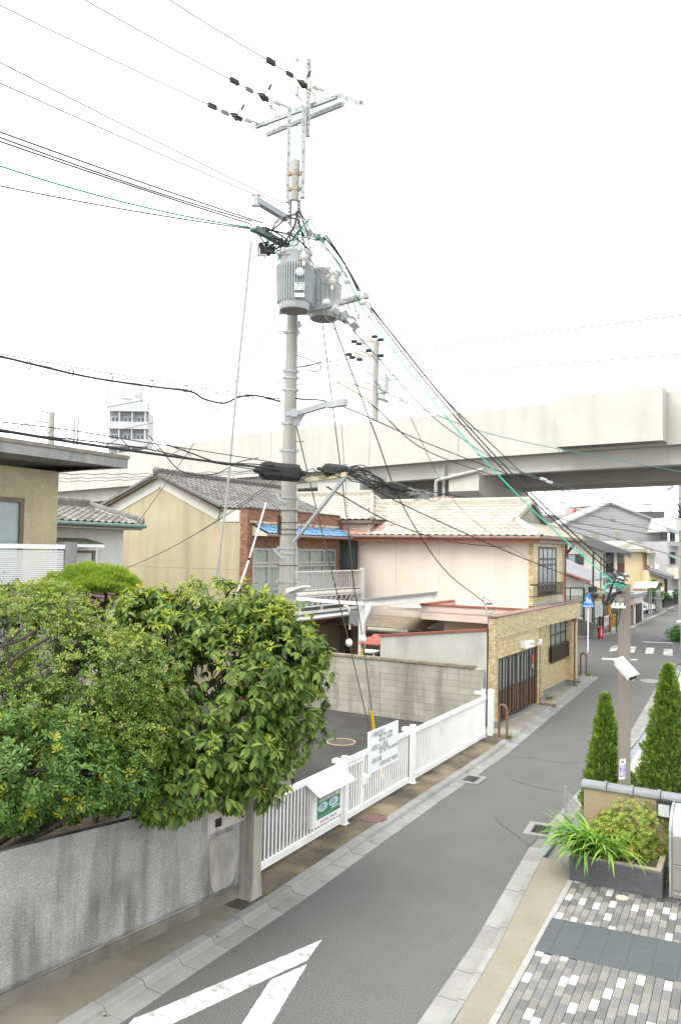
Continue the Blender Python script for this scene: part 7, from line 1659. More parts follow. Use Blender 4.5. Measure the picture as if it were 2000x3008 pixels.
ppoly([(1771,1842),(1789,1834),(1789,1806),(1771,1812)],57,.06).build('board',white,sb2); 
for k in range(3): ppoly([(1773,1818+k*5),(1787,1814+k*5),(1787,1812+k*5),(1773,1816+k*5)],56.96,.03).build('pink_line',M('pink_text',(.6,.35,.38),.7),sb2)
for x in (1771,1790): a=PD(x,1835,57); MB().tube([V((a.x,a.y,0)),PD(x,1806,57)],.05,6).build('leg',blk,sb2)
lwf=thing('lot_railing','thin black railing along the edge of the corner lot','railing',gv(PD(1765,1850,59)))
MB().tube([PD(1745,1818,59),PD(1793,1802,59)],.04,5).build('rail',blk,lwf)
for k in range(7): x=1747+k*7; a=PD(x,1818-(x-1745)/48*16,59); MB().tube([V((a.x,a.y,0)),a],.03,5).build('baluster',blk,lwf)
kb=MB(); kb.wallbox(G(1771,1866),G(1795,1856),0,.35,-.3); o=kb.build('lot_kerb',cm_); tag(o,'low concrete kerb wall under the parking price board','kerb')
om=thing('ticket_machine','orange parking ticket machine with green sign panel above','ticket machine',gv(PD(1805,1848,58))); og=M('machine_orange',(.62,.3,.02),.5,.05,3.)
ppoly([(1795,1838),(1817,1840),(1817,1808),(1795,1807)],58,.7).build('cabinet',og,om); ppoly([(1799,1830),(1813,1831),(1813,1818),(1799,1817)],57.95,.06).build('panel_face',M('machine_face',(.5,.25,.1),.5),om)
for x in (1790,1819): a=PD(x,1775,58); MB().tube([V((a.x,a.y,0)),a],.09,6).build('orange_post',og,om)
ppoly([(1790,1788),(1826,1788),(1826,1760),(1790,1760)],58.4,.12).build('green_panel',M('panel_green',(.02,.22,.07),.5),om); ppoly([(1792,1770),(1824,1770),(1824,1764),(1792,1764)],58.35,.05).build('panel_stripe',swh,om); a=PD(1810,1790,58); MB().tube([V((a.x,a.y,0)),a],.06,6).build('green_post',green,om)
# garage and sheds on the left of the far street
def roadbox(px0,pb0,px1,pb1,ptop,dep,mat,name,parent):   # box whose street face runs between two ground pixels
    a=G(px0,pb0);b=G(px1,pb1); h=ZA(px1,ptop,b); d=(b-a).normalized(); n=V((-d.y,d.x,0)); return MB().prism([a,b,b+n*dep,a+n*dep],Zu*h).build(name,mat,parent),a,b,h,d,n
ga=thing('garage','white flat-roofed garage with dark door on the far street','garage',G(1870,1838)); gwh=M('garage_white',(.55,.55,.53),.85,.06,1.,stain=(.35,.34,.32),stain_amt=.4,stain_scale=.6)
o,a,b,h,d,n=roadbox(1860,1837,1888,1824,1746,7,gwh,'walls',ga)
MB().prism([a-d*.3-n*.3+Zu*h,b+d*.3-n*.3+Zu*h,b+d*.3+n*7+Zu*h,a-d*.3+n*7+Zu*h],Zu*.25).build('roof_slab',M('slab_dark',(.2,.22,.23),.8),ga)
L=(b-a).length; dn=-n
MB().prism([a+d*L*.2+dn*.02+Zu*.05,a+d*L*.68+dn*.02+Zu*.05,a+d*L*.68+dn*.02+Zu*h*.72,a+d*L*.2+dn*.02+Zu*h*.72],dn*.05).build('door',darkframe,ga)
for k in range(4): s=L*(.2+.16*k*.99); MB().prism([a+d*(s)+dn*.075+Zu*.05,a+d*(s+.08)+dn*.075+Zu*.05,a+d*(s+.08)+dn*.075+Zu*h*.72,a+d*s+dn*.075+Zu*h*.72],dn*.04).build('door_rib',M('door_rib_brown',(.07,.05,.04),.6),ga)
fg=ppoly([(1790,1840),(1858,1838),(1858,1742),(1720,1745),(1720,1800)],66,5); o=fg.build('lot_house',gwh); tag(o,'low white flat-roofed building behind the parking lot','building')
o=ppoly([(1718,1746),(1860,1743),(1860,1739),(1718,1741)],65.6,6).build('lot_house_roof',MATS['slab_dark']); o.parent=bpy.data.objects['lot_house']
bsd=thing('shed','narrow brown shed between the post and the white garage','shed',G(1858,1842)); o,a,b,h,d,n=roadbox(1852,1842,1863,1834,1774,2.5,M('shed_brown',(.13,.09,.07),.8,.15,3.),'walls',bsd); MB().prism([a-n*.2+Zu*h,b-n*.2+Zu*h,b+n*2.5+Zu*(h+.2),a+n*2.5+Zu*(h+.2)],Zu*.1).build('roof',redtrim,bsd)
cpt=thing('carport','white curved translucent carport roof over the parked cars','carport',gv(PD(1900,1800,76))); 
q=[(1858,1722),(1890,1727),(1916,1729),(1928,1711),(1900,1711),(1858,1710)]
for k in range(4):
    x0=1858+k*17.;x1=x0+16.4; MB().prism([PD(x0,1726,73.5),PD(x1,1728,73.5),PD(x1+4,1719,76),PD(x1+7,1711,79),PD(x0+7,1711,79),PD(x0+4,1719,76)],Zu*.08).build('roof_panel',M('carport_sheet',(.62,.65,.67),.35),cpt)
for x in (1905,1911): a=PD(x,1728,75); MB().tube([V((a.x,a.y,0)),a],.07,6).build('post',galv,cpt)
for y in (1733,1741): MB().tube([PD(1858,y,76),PD(1910,y,76)],.05,5).build('rail',pk,cpt)
o=ppoly([(1872,1800),(1910,1800),(1910,1755),(1872,1755)],82,.4).build('lot_back_wall',cm_); tag(o,'dull block wall behind the cars under the carport','wall')
# cars
def car(c,ang,label,col,L=4.1,W=1.68,H=1.5,kind='hatch'):
    t=thing('parked_car',label,'car',c,'cars parked beyond the garage'); R=Matrix.Rotation(ang,4,'Z'); R.translation=c
    paint=M('car_paint_%d'%len(MATS),col,.25,.02,2.,spec=.6); 
    def P(x,y,z): return R@V((x,y,z))
    prof=[(-L/2,.35),(-L/2,.75),(-L/2+.12,.95),(-L/2+.35,H*.95),(-.9,H),(.35,H*.98),(1.05,1.0),(L/2-.25,.88),(L/2,.7),(L/2,.32)]
    body=[(x,z) for x,z in prof]
    m=MB(); n=len(body); vs=[]
    for y,s in ((-W/2,1),(W/2,1)):
        for x,z in body: yy=y*(1 if z<1.0 else .84); vs.append(P(x,yy,z))
    m.add(vs,[tuple(range(n)),tuple(range(2*n-1,n-1,-1))]+[((i+1)%n,i,i+n,(i+1)%n+n) for i in range(n)]); m.build('body',paint,t)
    gl=M('car_glass',(.02,.025,.028),.1,.1,2.,spec=.7)
    def gq(pts,name='window'): MB().prism([P(*a) for a in pts],R.to_3x3()@V((0,0,.012))).build(name,gl,t)
    gq([(.42,-W*.39,H*.95),(.42,W*.39,H*.95),(1.02,W*.44,1.03),(1.02,-W*.44,1.03)],'windscreen')
    gq([(-L/2+.36,-W*.38,H*.93),(-L/2+.36,W*.38,H*.93),(-L/2+.12,W*.43,1.0),(-L/2+.12,-W*.43,1.0)],'rear_window')
    for s in (-1,1): MB().prism([P(-L/2+.5,s*W*.43,H*.92),P(.3,s*W*.43,H*.92),P(.9,s*W*.475,1.02),P(-L/2+.3,s*W*.475,1.02)],R.to_3x3()@V((0,s*.03,0))).build('side_window',gl,t)
    for x in (-L/2+.75,L/2-.8):
        for s in (-1,1):
            w_=MB().cyl(P(x,s*(W/2-.2),.31),P(x,s*(W/2+.01),.31),.31,n=16).build('wheel',M('tyre',(.02,.02,.02),.8),t); MB().cyl(P(x,s*(W/2+.011),.31),P(x,s*(W/2+.02),.31),.2,n=12).build('rim',galv,w_)
    for s in (-1,1): MB().obb(P(L/2-.06,s*W*.36,.72),R.to_3x3()@V((.08,0,0)),R.to_3x3()@V((0,.18,0)),(0,0,.07)).build('headlight',M('headlight',(.7,.7,.68),.2),t)
    MB().obb(P(L/2+.005,0,.5),R.to_3x3()@V((.02,0,0)),R.to_3x3()@V((0,.3,0)),(0,0,.08)).build('number_plate',swh,t); MB().obb(P(L/2-.0,0,.36),R.to_3x3()@V((.03,0,0)),R.to_3x3()@V((0,W*.46,0)),(0,0,.06)).build('bumper',blk,t)
c=G(1905,1815); car(V((c.x-2.6,c.y+.6,0)),math.radians(-18),'dark grey car parked nose out beside the white garage',(.035,.037,.04),H=1.6)
c=G(1920,1803); car(V((c.x-2.3,c.y+1,0)),math.radians(-18),'white car parked nose out under the carport edge',(.7,.71,.72))
c=G(1950,1792); car(V((c.x-2.6,c.y+.8,0)),math.radians(-14),'beige car parked nose out beyond the stone gatepost',(.45,.36,.22),H=1.5)
c=G(1924,1792); car(V((c.x-4.6,c.y+4.5,0)),math.radians(-18),'pale van parked deeper in the yard behind the white car',(.6,.6,.58),H=1.9)
gpst=thing('stone_gatepost','pale stone gatepost with ball finial beside the parked cars','gatepost',G(1931,1799)); b=G(1931,1799); hh=ZA(1931,1760,b); MB().obb(b+Zu*hh*.5,Rh*.3,Fh*.3,Zu*hh*.5).build('shaft',conc,gpst); MB().obb(b+Zu*(hh+.08),Rh*.4,Fh*.4,Zu*.08).build('cap',conc,gpst); MB().ell(b+Zu*(hh+.5),.25,.25,.45,8,6).build('finial',conc,gpst)
# low white house, white house, cream house, annex, grey gable
rgm=M('far_roof_grey',(.135,.135,.145),.7,.1,1.,streak=((.2,.2,.21),.5,(.3,.3,3.)))
lwh=thing('low_house','low white house with light grey shingle roof behind the corner lot','house',gv(PD(1690,1800,66)))
far_w=M('far_white',(.62,.61,.57),.85,.04,.5)
ppoly([(1640,1840),(1745,1840),(1745,1714),(1713,1712),(1650,1675),(1640,1672)],66,8).build('walls',far_w,lwh)
for k in range(7):
    t0,t1=k/7,(k+1)/7
    A=lambda t:PD(lerp(1640,1650,t),lerp(1676,1645,t),lerp(65.5,73,t)); B=lambda t:PD(lerp(1732,1782,t),lerp(1708,1704,t),lerp(65.5,73,t))
    MB().prism([A(t0),B(t0),B(t1*.99+t0*.01),A(t1*.99+t0*.01)],Zu*(.10+.03*k)).build('roof_course',M('roof_pale_grey',(.24,.24,.255),.8,.08,.8),lwh)
MB().tube([PD(1640,1678,65.4),PD(1732,1710,65.4)],.09,6).build('eave_trim',redtrim,lwh)
ppoly([(1729,1758),(1752,1758),(1752,1723),(1729,1723)],65.9,.2).build('window',darkframe,lwh); ppoly([(1732,1755),(1749,1755),(1749,1727),(1732,1727)],65.85,.1).build('pane',dglass,lwh)
h1=thing('two_storey_house','white two-storey house with dark slate roof and brown-railed balcony','house',gv(PD(1720,1800,76)))
HD=76; cw_=M('ivory_wall',(.66,.63,.54),.85,.03,.4)
ppoly([(1650,1800),(1777,1800),(1777,1618),(1659,1568),(1650,1566)],HD,8).build('walls',cw_,h1)
ppoly([(1777,1800),(1833,1780),(1833,1620),(1777,1618)],HD+.8,7).build('side_wall',M('side_grey',(.36,.37,.38),.85),h1)
q0=[PD(1652,1552,HD-1),PD(1850,1626,HD-1),PD(1790,1626,HD-1.2),PD(1776,1622,HD-1.2),PD(1652,1571,HD-1)]
MB().prism([PD(1645,1546,HD+4),PD(1672,1555,HD-.8),PD(1852,1624,HD-.8),PD(1846,1618,HD+7)],-Zu*.5).build('roof',rgm,h1); ppoly([(1652,1570),(1775,1622),(1850,1626),(1850,1621),(1672,1556),(1652,1550)],HD-.9,1.5).build('roof_edge',rgm,h1)
f=ppoly([(1665,1658),(1713,1658),(1713,1628),(1665,1628)],HD-.15,.3).build('window',darkframe,h1)
for x0,x1,mt in ((1668,1688,pglass),(1691,1711,dglass)): ppoly([(x0,1655),(x1,1655),(x1,1631),(x0,1631)],HD-.2,.1).build('pane',mt,f)
ppoly([(1778,1681),(1802,1681),(1802,1624),(1778,1624)],HD+.4,.3).build('balcony_recess',M('recess_grey',(.2,.2,.21),.8),h1); ppoly([(1812,1678),(1833,1678),(1833,1626),(1812,1626)],HD+.4,.3).build('balcony_recess',M('recess_tan',(.27,.24,.2),.8),h1)
for a_,b_,mt in ((1777,1801,darkframe),(1812,1834,M('rail_brown',(.18,.09,.06),.7))):
    for k in range(5): ppoly([(a_,1681-k*5.6),(b_,1681-k*5.6),(b_,1677-k*5.6),(a_,1677-k*5.6)],HD+.2,.12).build('balcony_slat',mt,h1)
for x in (1805,1808): MB().tube([PD(x,1690,HD+.1),PD(x,1622,HD+.1)],.12,6).build('balcony_column',cw_,h1)
ppoly([(1777,1694),(1850,1696),(1840,1682),(1777,1682)],HD-.2,1.4).build('lower_roof',rgm,h1); MB().tube([PD(1773,1720,HD-.3),PD(1773,1632,HD-.3),PD(1790,1625,HD-.3)],.07,6).build('downpipe',blk,h1)
ppoly([(1832,1689),(1842,1689),(1842,1683),(1832,1683)],HD-.5,.2).build('ac_lamp',far_w,h1)
h2=thing('cream_house','cream two-storey house with pale tiled roof and bay window','house',gv(PD(1866,1760,88)))
crm=M('cream_wall',(.66,.55,.36),.85,.03,.4); HD=88
ppoly([(1820,1790),(1892,1790),(1892,1612),(1820,1612)],HD,9).build('walls',crm,h2); ppoly([(1892,1770),(1908,1770),(1908,1616),(1892,1612)],HD+1,8).build('side_wall',crm,h2)
MB().prism([PD(1770,1589,HD+6),PD(1795,1612,HD-.8),PD(1894,1612,HD-.8),PD(1915,1612,HD+7),PD(1862,1588,HD+4)],-Zu*.35).build('roof',M('roof_sage',(.33,.33,.27),.8,.08,.6,streak=((.24,.24,.2),.5,(3.,.4,.4))),h2)
f=ppoly([(1900,1660),(1924,1660),(1924,1630),(1900,1630)],HD-.3,1.2).build('bay_window',crm,h2)
for k in range(3): ppoly([(1904+k*6.4,1658),(1909+k*6.4,1658),(1909+k*6.4,1634),(1904+k*6.4,1634)],HD-.36,.1).build('pane',pglass,f)
MB().tube([PD(1892,1712,HD-.2),PD(1892,1627,HD-.2),PD(1864,1615,HD-.4)],.1,6).build('downpipe',brown,h2); ppoly([(1898,1629),(1927,1629),(1922,1624),(1898,1624)],HD-.6,1.6).build('bay_roof',rgm,h2)
acu=ppoly([(1924,1671),(1933,1671),(1933,1658),(1924,1658)],HD-.6,.6).build('air_conditioner',white,h2)
h3=thing('annex','small cream annex with grey lean-to roof right of the cream house','house',gv(PD(1930,1760,86))); HD=86
ppoly([(1905,1766),(1953,1762),(1953,1688),(1905,1675)],HD,6).build('walls',crm,h3)
MB().prism([PD(1903,1671,HD-.6),PD(1966,1693,HD-.6),PD(1978,1690,HD+3),PD(1914,1668,HD+3)],-Zu*.4).build('roof',rgm,h3); ppoly([(1953,1760),(1959,1758),(1959,1690),(1953,1690)],HD-.2,.4).build('door_frame',darkframe,h3)
ppoly([(1938,1722),(1943,1722),(1943,1712),(1938,1712)],HD-.2,.3).build('wall_lamp',blk,h3); ppoly([(1941,1736),(1947,1736),(1947,1726),(1941,1726)],HD-.2,.3).build('meter',swh,h3)
h4=thing('grey_house','tall grey corrugated-clad house with broad gable behind the cream house','house',gv(PD(1800,1700,105))); HD=105
corr=M('corrugated_grey',(.40,.40,.41),.7,.03,.3,streak=((.33,.33,.34),.5,(.08,.08,2.6)))
ppoly([(1640,1760),(1960,1760),(1960,1560),(1943,1534),(1895,1513),(1790,1478),(1656,1537),(1640,1545)],HD,9).build('walls',corr,h4)
for k in range(34):
    y=1486+k*7.6; xl0=max(1641,1790-(y-1478)*2.25); xr0=min(1958,1790+(y-1478)*2.9); MB().prism([PD(xl0,y,HD-.02),PD(xr0,y,HD-.02),PD(xr0,y-1,HD-.02),PD(xl0,y-1,HD-.02)],-Fh*.05).build('siding_batten',corr,h4)
for a_,b_ in (((1640,1546),(1790,1478)),((1790,1478),(1945,1536))): MB().beam(PD(*a_,HD-.1),PD(*b_,HD-.1),.6,.22).build('verge',M('verge_grey',(.27,.27,.28),.7),h4)
for x in (1749,1815): f=ppoly([(x-4,1583),(x+4,1583),(x+4,1561),(x-4,1561)],HD-.2,.3).build('window',M('yellow_frame',(.32,.3,.12),.7),h4); ppoly([(x-2.5,1570),(x+2.5,1570),(x+2.5,1564),(x-2.5,1564)],HD-.25,.1).build('pane',pglass,f); ppoly([(x-2.5,1581),(x+2.5,1581),(x+2.5,1574),(x-2.5,1574)],HD-.25,.1).build('pane',pglass,f)
for x0,x1,y0,y1 in ((1943,1954,1544,1582),(1968,1976,1622,1655)): f=ppoly([(x0,y1),(x1,y1),(x1,y0),(x0,y0)],HD-.2,.3).build('window',darkframe,h4); ppoly([(x0+2,y1-2),(x1-2,y1-2),(x1-2,y0+2),(x0+2,y0+2)],HD-.25,.1).build('pane',pglass,f)
h5=thing('balcony_house','grey house with awnings and balconies at the far right edge','house',gv(PD(1990,1750,96))); HD=96
ppoly([(1958,1770),(2060,1770),(2060,1590),(1958,1590)],HD,8).build('walls',M('grey_wall',(.42,.42,.44),.8,.04,.4),h5)
ppoly([(1943,1562),(2060,1562),(2060,1520),(1955,1520)],HD+4,6).build('upper_wall',M('pale_upper',(.5,.5,.48),.8),h5)
for y,w_ in ((1558,30),(1632,32)): MB().prism([PD(1962,y,HD-.2),PD(1962+w_,y+12,HD-1.6),PD(1962+w_,y+4,HD-1.6),PD(1962,y-7,HD-.2)],Fh*.6).build('awning',M('awning_teal',(.25,.34,.33),.6),h5)
for y in (1590,1660): ppoly([(1975,y+14),(2040,y+14),(2040,y),(1975,y)],HD-1.2,1.1).build('balcony',M('balcony_dark',(.3,.3,.31),.7),h5)
for x0,y0 in ((1968,1622),(1968,1565)): ppoly([(x0,y0+34),(x0+14,y0+34),(x0+14,y0),(x0,y0)],HD-.2,.3).build('window',darkframe,h5)
ppoly([(1985,1700),(2040,1700),(2040,1680),(1985,1668)],HD-4,3).build('porch_roof',far_w,h5); ppoly([(1960,1770),(2040,1775),(2040,1700),(1990,1690),(1960,1700)],HD-2,2).build('porch',M('porch_grey',(.33,.34,.35),.8),h5)
ppoly([(1862,1536),(1950,1536),(1950,1502),(1870,1502)],HD+22,8).build('roof_block',M('slate_dark',(.1,.1,.11),.8),h4)
wfe=thing('white_fence','small white picket fence before the annex at the far right','fence',gv(PD(1975,1760,84)))
for k in range(11): x=1961+k*3; ppoly([(x,1748),(x+1.6,1748),(x+1.6,1735),(x,1735)],84,.08).build('picket',white,wfe)
ppoly([(1960,1738),(1994,1738),(1994,1736.5),(1960,1736.5)],84.1,.05).build('rail',white,wfe)
stw=ppoly([(1950,1785),(1998,1775),(1998,1755),(1950,1756)],82,.8).build('stone_wall',cm_); tag(stw,'low dark stone garden wall at the end of the far street','wall')
o=ppoly([(1979,1775),(1992,1772),(1992,1745),(1979,1745)],81,.2).build('iron_gate',darkframe); tag(o,'dark iron garden gate beside the far stone wall','gate')
# far roofs, pink tower and hill in the gap
o=ppoly([(1590,1545),(1660,1545),(1660,1527),(1640,1525),(1632,1513),(1596,1513),(1588,1524)],150,12).build('far_house',rgm); tag(o,'dark distant roofs left of the grey gable','building')
o=ppoly([(1678,1540),(1745,1540),(1745,1490),(1738,1484),(1706,1486),(1704,1510),(1678,1508)],190,14).build('far_tower',M('pale_pink_far',(.36,.3,.28),.9)); tag(o,'pale pink distant building peeping over the grey gable','building')
o=ppoly([(1685,1508),(1692,1508),(1690,1496),(1687,1496)],188,2).build('red_flag',red); tag(o,'small red pennant on the distant pale roof','flag')
hl=ppoly([(1500,1545),(1760,1545),(1760,1520),(1690,1516),(1650,1511),(1632,1513),(1600,1522),(1500,1530)],1400,200).build('hill',M('hill_blue',(.19,.30,.42),.95,.05,.01)); tag(hl,None,None,None,'structure')
# things at the right edge of the near street
bk2=thing('bicycle','dark bicycle leaning at the right edge beyond the tall thuja','bicycle',G(1996,2000)); c=G(1997,1992,.0)
for dx in (0,1.05):
    w_=c+V((dx,.3*dx,.33)); MB().tube([w_+V((.95*.33*math.cos(a*.2618),.3*.33*math.cos(a*.2618),.33*math.sin(a*.2618))) for a in range(25)],.02,6,False).build('wheel',blk,bk2)
    m=MB()
    for k in range(8): a=k*.393; m.tube([w_-V((.95*.31*math.cos(a),.3*.31*math.cos(a),.31*math.sin(a))),w_+V((.95*.31*math.cos(a),.3*.31*math.cos(a),.31*math.sin(a)))],.004,3)
    m.build('spokes',galv,bk2)
f_=lambda x,z:c+V((x,.3*x,z)); m=MB(); 
for a,b in (((0,.33),(.35,.75)),((.35,.75),(.85,.75)),((.85,.75),(1.05,.33)),((0,.33),(.5,.3)),((.5,.3),(.35,.75)),((.5,.3),(.85,.75)),((.85,.75),(.8,1.0))): m.tube([f_(*a),f_(*b)],.016,6)
m.build('frame',dka,bk2); MB().ell(f_(.33,.85),.14,.08,.05,8,5).build('saddle',blk,bk2); MB().tube([f_(.8,1.)+V((0,-.25,0)),f_(.8,1.),f_(.8,1.)+V((0,.25,0))],.014,6).build('handlebar',galv,bk2)
o=thing('plate_sign','white blank plate sign on a thin post at the right edge of the junction','sign',gv(PD(1994,1880,48))); ppoly([(1987,1829),(2010,1830),(2010,1822),(1987,1822)],48,.1).build('plate',white,o); a=PD(1999,1826,48); MB().tube([V((a.x,a.y,0)),a],.04,6).build('post',galv,o)
# ================================================================== vegetation
def leaf_mesh(L,w,fold=.25,droop=.25,name='leaf',mat=None,obov=False):
    # a small folded, drooping blade with a pointed tip: 3 stations
    st=[(0,.05),(.28,.8),(.58,1.),(.83,.6),(1.,0.)] if not obov else [(0,.05),(.35,.5),(.7,1.),(.92,.75),(1.,.0)]
    vs=[];fs=[]
    for t,k in st:
        y=L*t;z=-droop*L*t*t
        if k==0.: vs.append((0,y,z)); continue
        h=w*.5*k; vs+=[(-h,y,z+fold*h),(0,y,z),(h,y,z+fold*h)]
    for i in range(3):
        a=i*3; fs+=[(a,a+1,a+4,a+3),(a+1,a+2,a+5,a+4)]
    fs+=[(9,10,12),(10,11,12)]
    m=MB().add(vs,fs); return m if mat is None else m.mesh(name,mat,True)
def orient(p,d,up,roll=0.,s=1.):
    d=V(d).normalized(); x=d.cross(V(up))
    if x.length<1e-3: x=d.orthogonal()
    x.normalize(); z=x.cross(d)
    if roll: 
        c,s_=math.cos(roll),math.sin(roll); x,z=x*c+z*s_,z*c-x*s_
    return Matrix(((x.x*s,d.x*s,z.x*s,p.x),(x.y*s,d.y*s,z.y*s,p.y),(x.z*s,d.z*s,z.z*s,p.z),(0,0,0,1)))
def inframe(p):
    q=p-CAM; k=q.dot(_f)
    if k<1: return False
    return -20<CXP+FPX*q.dot(_r)/k<2020 and 0<CYP-FPX*q.dot(_u)/k<3020
class Foliage:
    """collects leaf placements, the 300 nearest the eye become leaf parts, the rest one joined part per tone"""
    def __init__(s): s.items=[]
    def put(s,mw,tone): s.items.append((mw,tone))
    def build(s,parent,protos,mats,single=300,names=('foliage','young_foliage','old_foliage'),leafname='leaf',shell=None):
        meshes=[pm.mesh(leafname,mt,True) for pm,mt in zip(protos,mats)]
        order=sorted(range(len(s.items)),key=lambda i:(0 if inframe(s.items[i][0].translation) else 1e3)+(s.items[i][0].translation-CAM).length+(shell[i] if shell else 0))
        near=set(order[:single])
        MBs=[MB() for _ in protos]; pv=[[V(v) for v in pm.v] for pm in protos]
        for i,(mw,t) in enumerate(s.items):
            if i in near: inst(leafname,meshes[t],mw,parent)
            else: MBs[t].add([mw@v for v in pv[t]],protos[t].f)
        for t,m in enumerate(MBs):
            if m.v: tag(m.build(names[t],mats[t],parent,smooth=True),kind='stuff')
def lobes_point(lobes,r):
    # random point near the surface of a union of ellipsoids; returns point, outward normal, depth factor
    while True:
        c,rx,ry,rz=lobes[r.randrange(len(lobes))]
        d=V((r.gauss(0,1),r.gauss(0,1),r.gauss(0,1))).normalized(); k=1+r.gauss(-.04,.09) if r.random()<.68 else r.uniform(.45,.9)
        p=V(c)+V((d.x*rx,d.y*ry,d.z*rz))*k
        inside=False
        for c2,x2,y2,z2 in lobes:
            if c2 is c: continue
            q=p-V(c2)
            if (q.x/x2)**2+(q.y/y2)**2+(q.z/z2)**2<.45: inside=True;break
        if inside: continue
        n=V((d.x/rx,d.y/ry,d.z/rz)).normalized(); return p,n,k
# ---- big broadleaf tree over the wall end
tb=V((-9.75,10.3,0))
tree=thing('broadleaf_tree','large evergreen broadleaf tree with whorled drooping leaves overhanging the wall end','tree',tb)
bark=M('bark',(.06,.05,.04),.95,.25,8.,bump=.6,bscale=40)
def P12(px,py,D): return PD(px,py,D)
lob=[]
for (px,py,D,r,rz) in ((620,2010,12.6,1.25,1.2),(480,1890,12.8,1.0,.85),(760,1930,13.0,1.05,.95),(640,1800,13.2,.95,.55),(820,2090,13.0,.78,.8),(600,2200,11.9,1.0,.75),(720,2250,12.4,.75,.55),(500,2320,11.3,.55,.35),(430,1800,13.4,.5,.4),(860,1940,13.4,.55,.6),(800,1840,13.4,.5,.45),(520,2130,12.,.85,.75)):
    lob.append((P12(px,py,D),r,r,rz))
rt=random.Random(21); fo_=Foliage(); shell=[]
lm1=leaf_mesh(.165,.064,.28,.30); lm2=leaf_mesh(.11,.038,.25,.12); lm3=leaf_mesh(.15,.060,.3,.38)
topz=max(l[0].z+l[3] for l in lob)
for k in range(4000):
    p,n,kk=lobes_point(lob,rt)
    if mnoise.noise(p*2.4+V((3,9,2)))<-.2: p=p-n*.28; kk-=.2
    d=(n*.9+V((0,0,.35))+V((rt.gauss(0,.3),rt.gauss(0,.3),rt.gauss(0,.25)))).normalized()
    young=(rt.random()<(.62 if n.z>.3 and p.z>4.3 else (.22 if n.z>.3 else .05))) and kk>.8
    cnt=rt.randint(5,8); x=d.orthogonal().normalized(); y=d.cross(x); ph=rt.random()*6
    for i in range(cnt):
        a=ph+2*math.pi*i/cnt+rt.uniform(-.25,.25); el=rt.uniform(.25,.75) if young else rt.uniform(-.25,.45)
        ld=((x*math.cos(a)+y*math.sin(a))*(1. if young else .75)+d*el+(V((0,0,.0)) if young else n*.45+V((0,0,-.62)))).normalized()
        t=1 if young else (2 if rt.random()<.35 else 0)
        fo_.put(orient(p+ld*.015,ld,Zu*1+n*.5,rt.uniform(-.35,.35),rt.uniform(.5,1.2)),t); shell.append((1-kk)*3)
ml=[leaf_mat('leaf_mature',(.075,.132,.022),(.165,.232,.045),rough=.48),leaf_mat('leaf_young',(.20,.28,.03),(.34,.37,.05),rough=.45,trans=.35),leaf_mat('leaf_old',(.032,.075,.018),(.066,.12,.028),rough=.45)]
fo_.build(tree,(lm1,lm2,lm3),ml,shell=shell)
m=MB()
MBt=MB().tube([tb,tb+V((.05,.02,.8)),tb+V((.0,.1,1.6)),tb+V((.1,.2,2.4)),tb+V((.05,.35,3.4)),tb+V((.0,.4,4.2))],[.13,.12,.11,.09,.06,.03],10); MBt.build('trunk',bark,tree,smooth=True)
for c,rx,ry,rz in lob:
    a=tb+V((.05,.15,rt.uniform(1.4,2.6))); mid=a.lerp(c,.55)+V((0,0,-.12)); 
    br=MB().tube(bent([a,mid,c,c+(c-a).normalized()*rx*.45],4),[.05]*8+[.035]*4+[.015] if False else .02,6); br.build('branch',bark,tree,smooth=True)
    for k in range(9):
        d=V((rt.gauss(0,1),rt.gauss(0,1),rt.gauss(0,.7))).normalized(); MB().tube([mid.lerp(c,rt.random()),c+V((d.x*rx*.8,d.y*ry*.8,d.z*rz*.8))],[.014,.006],5).build('twig',bark,tree)
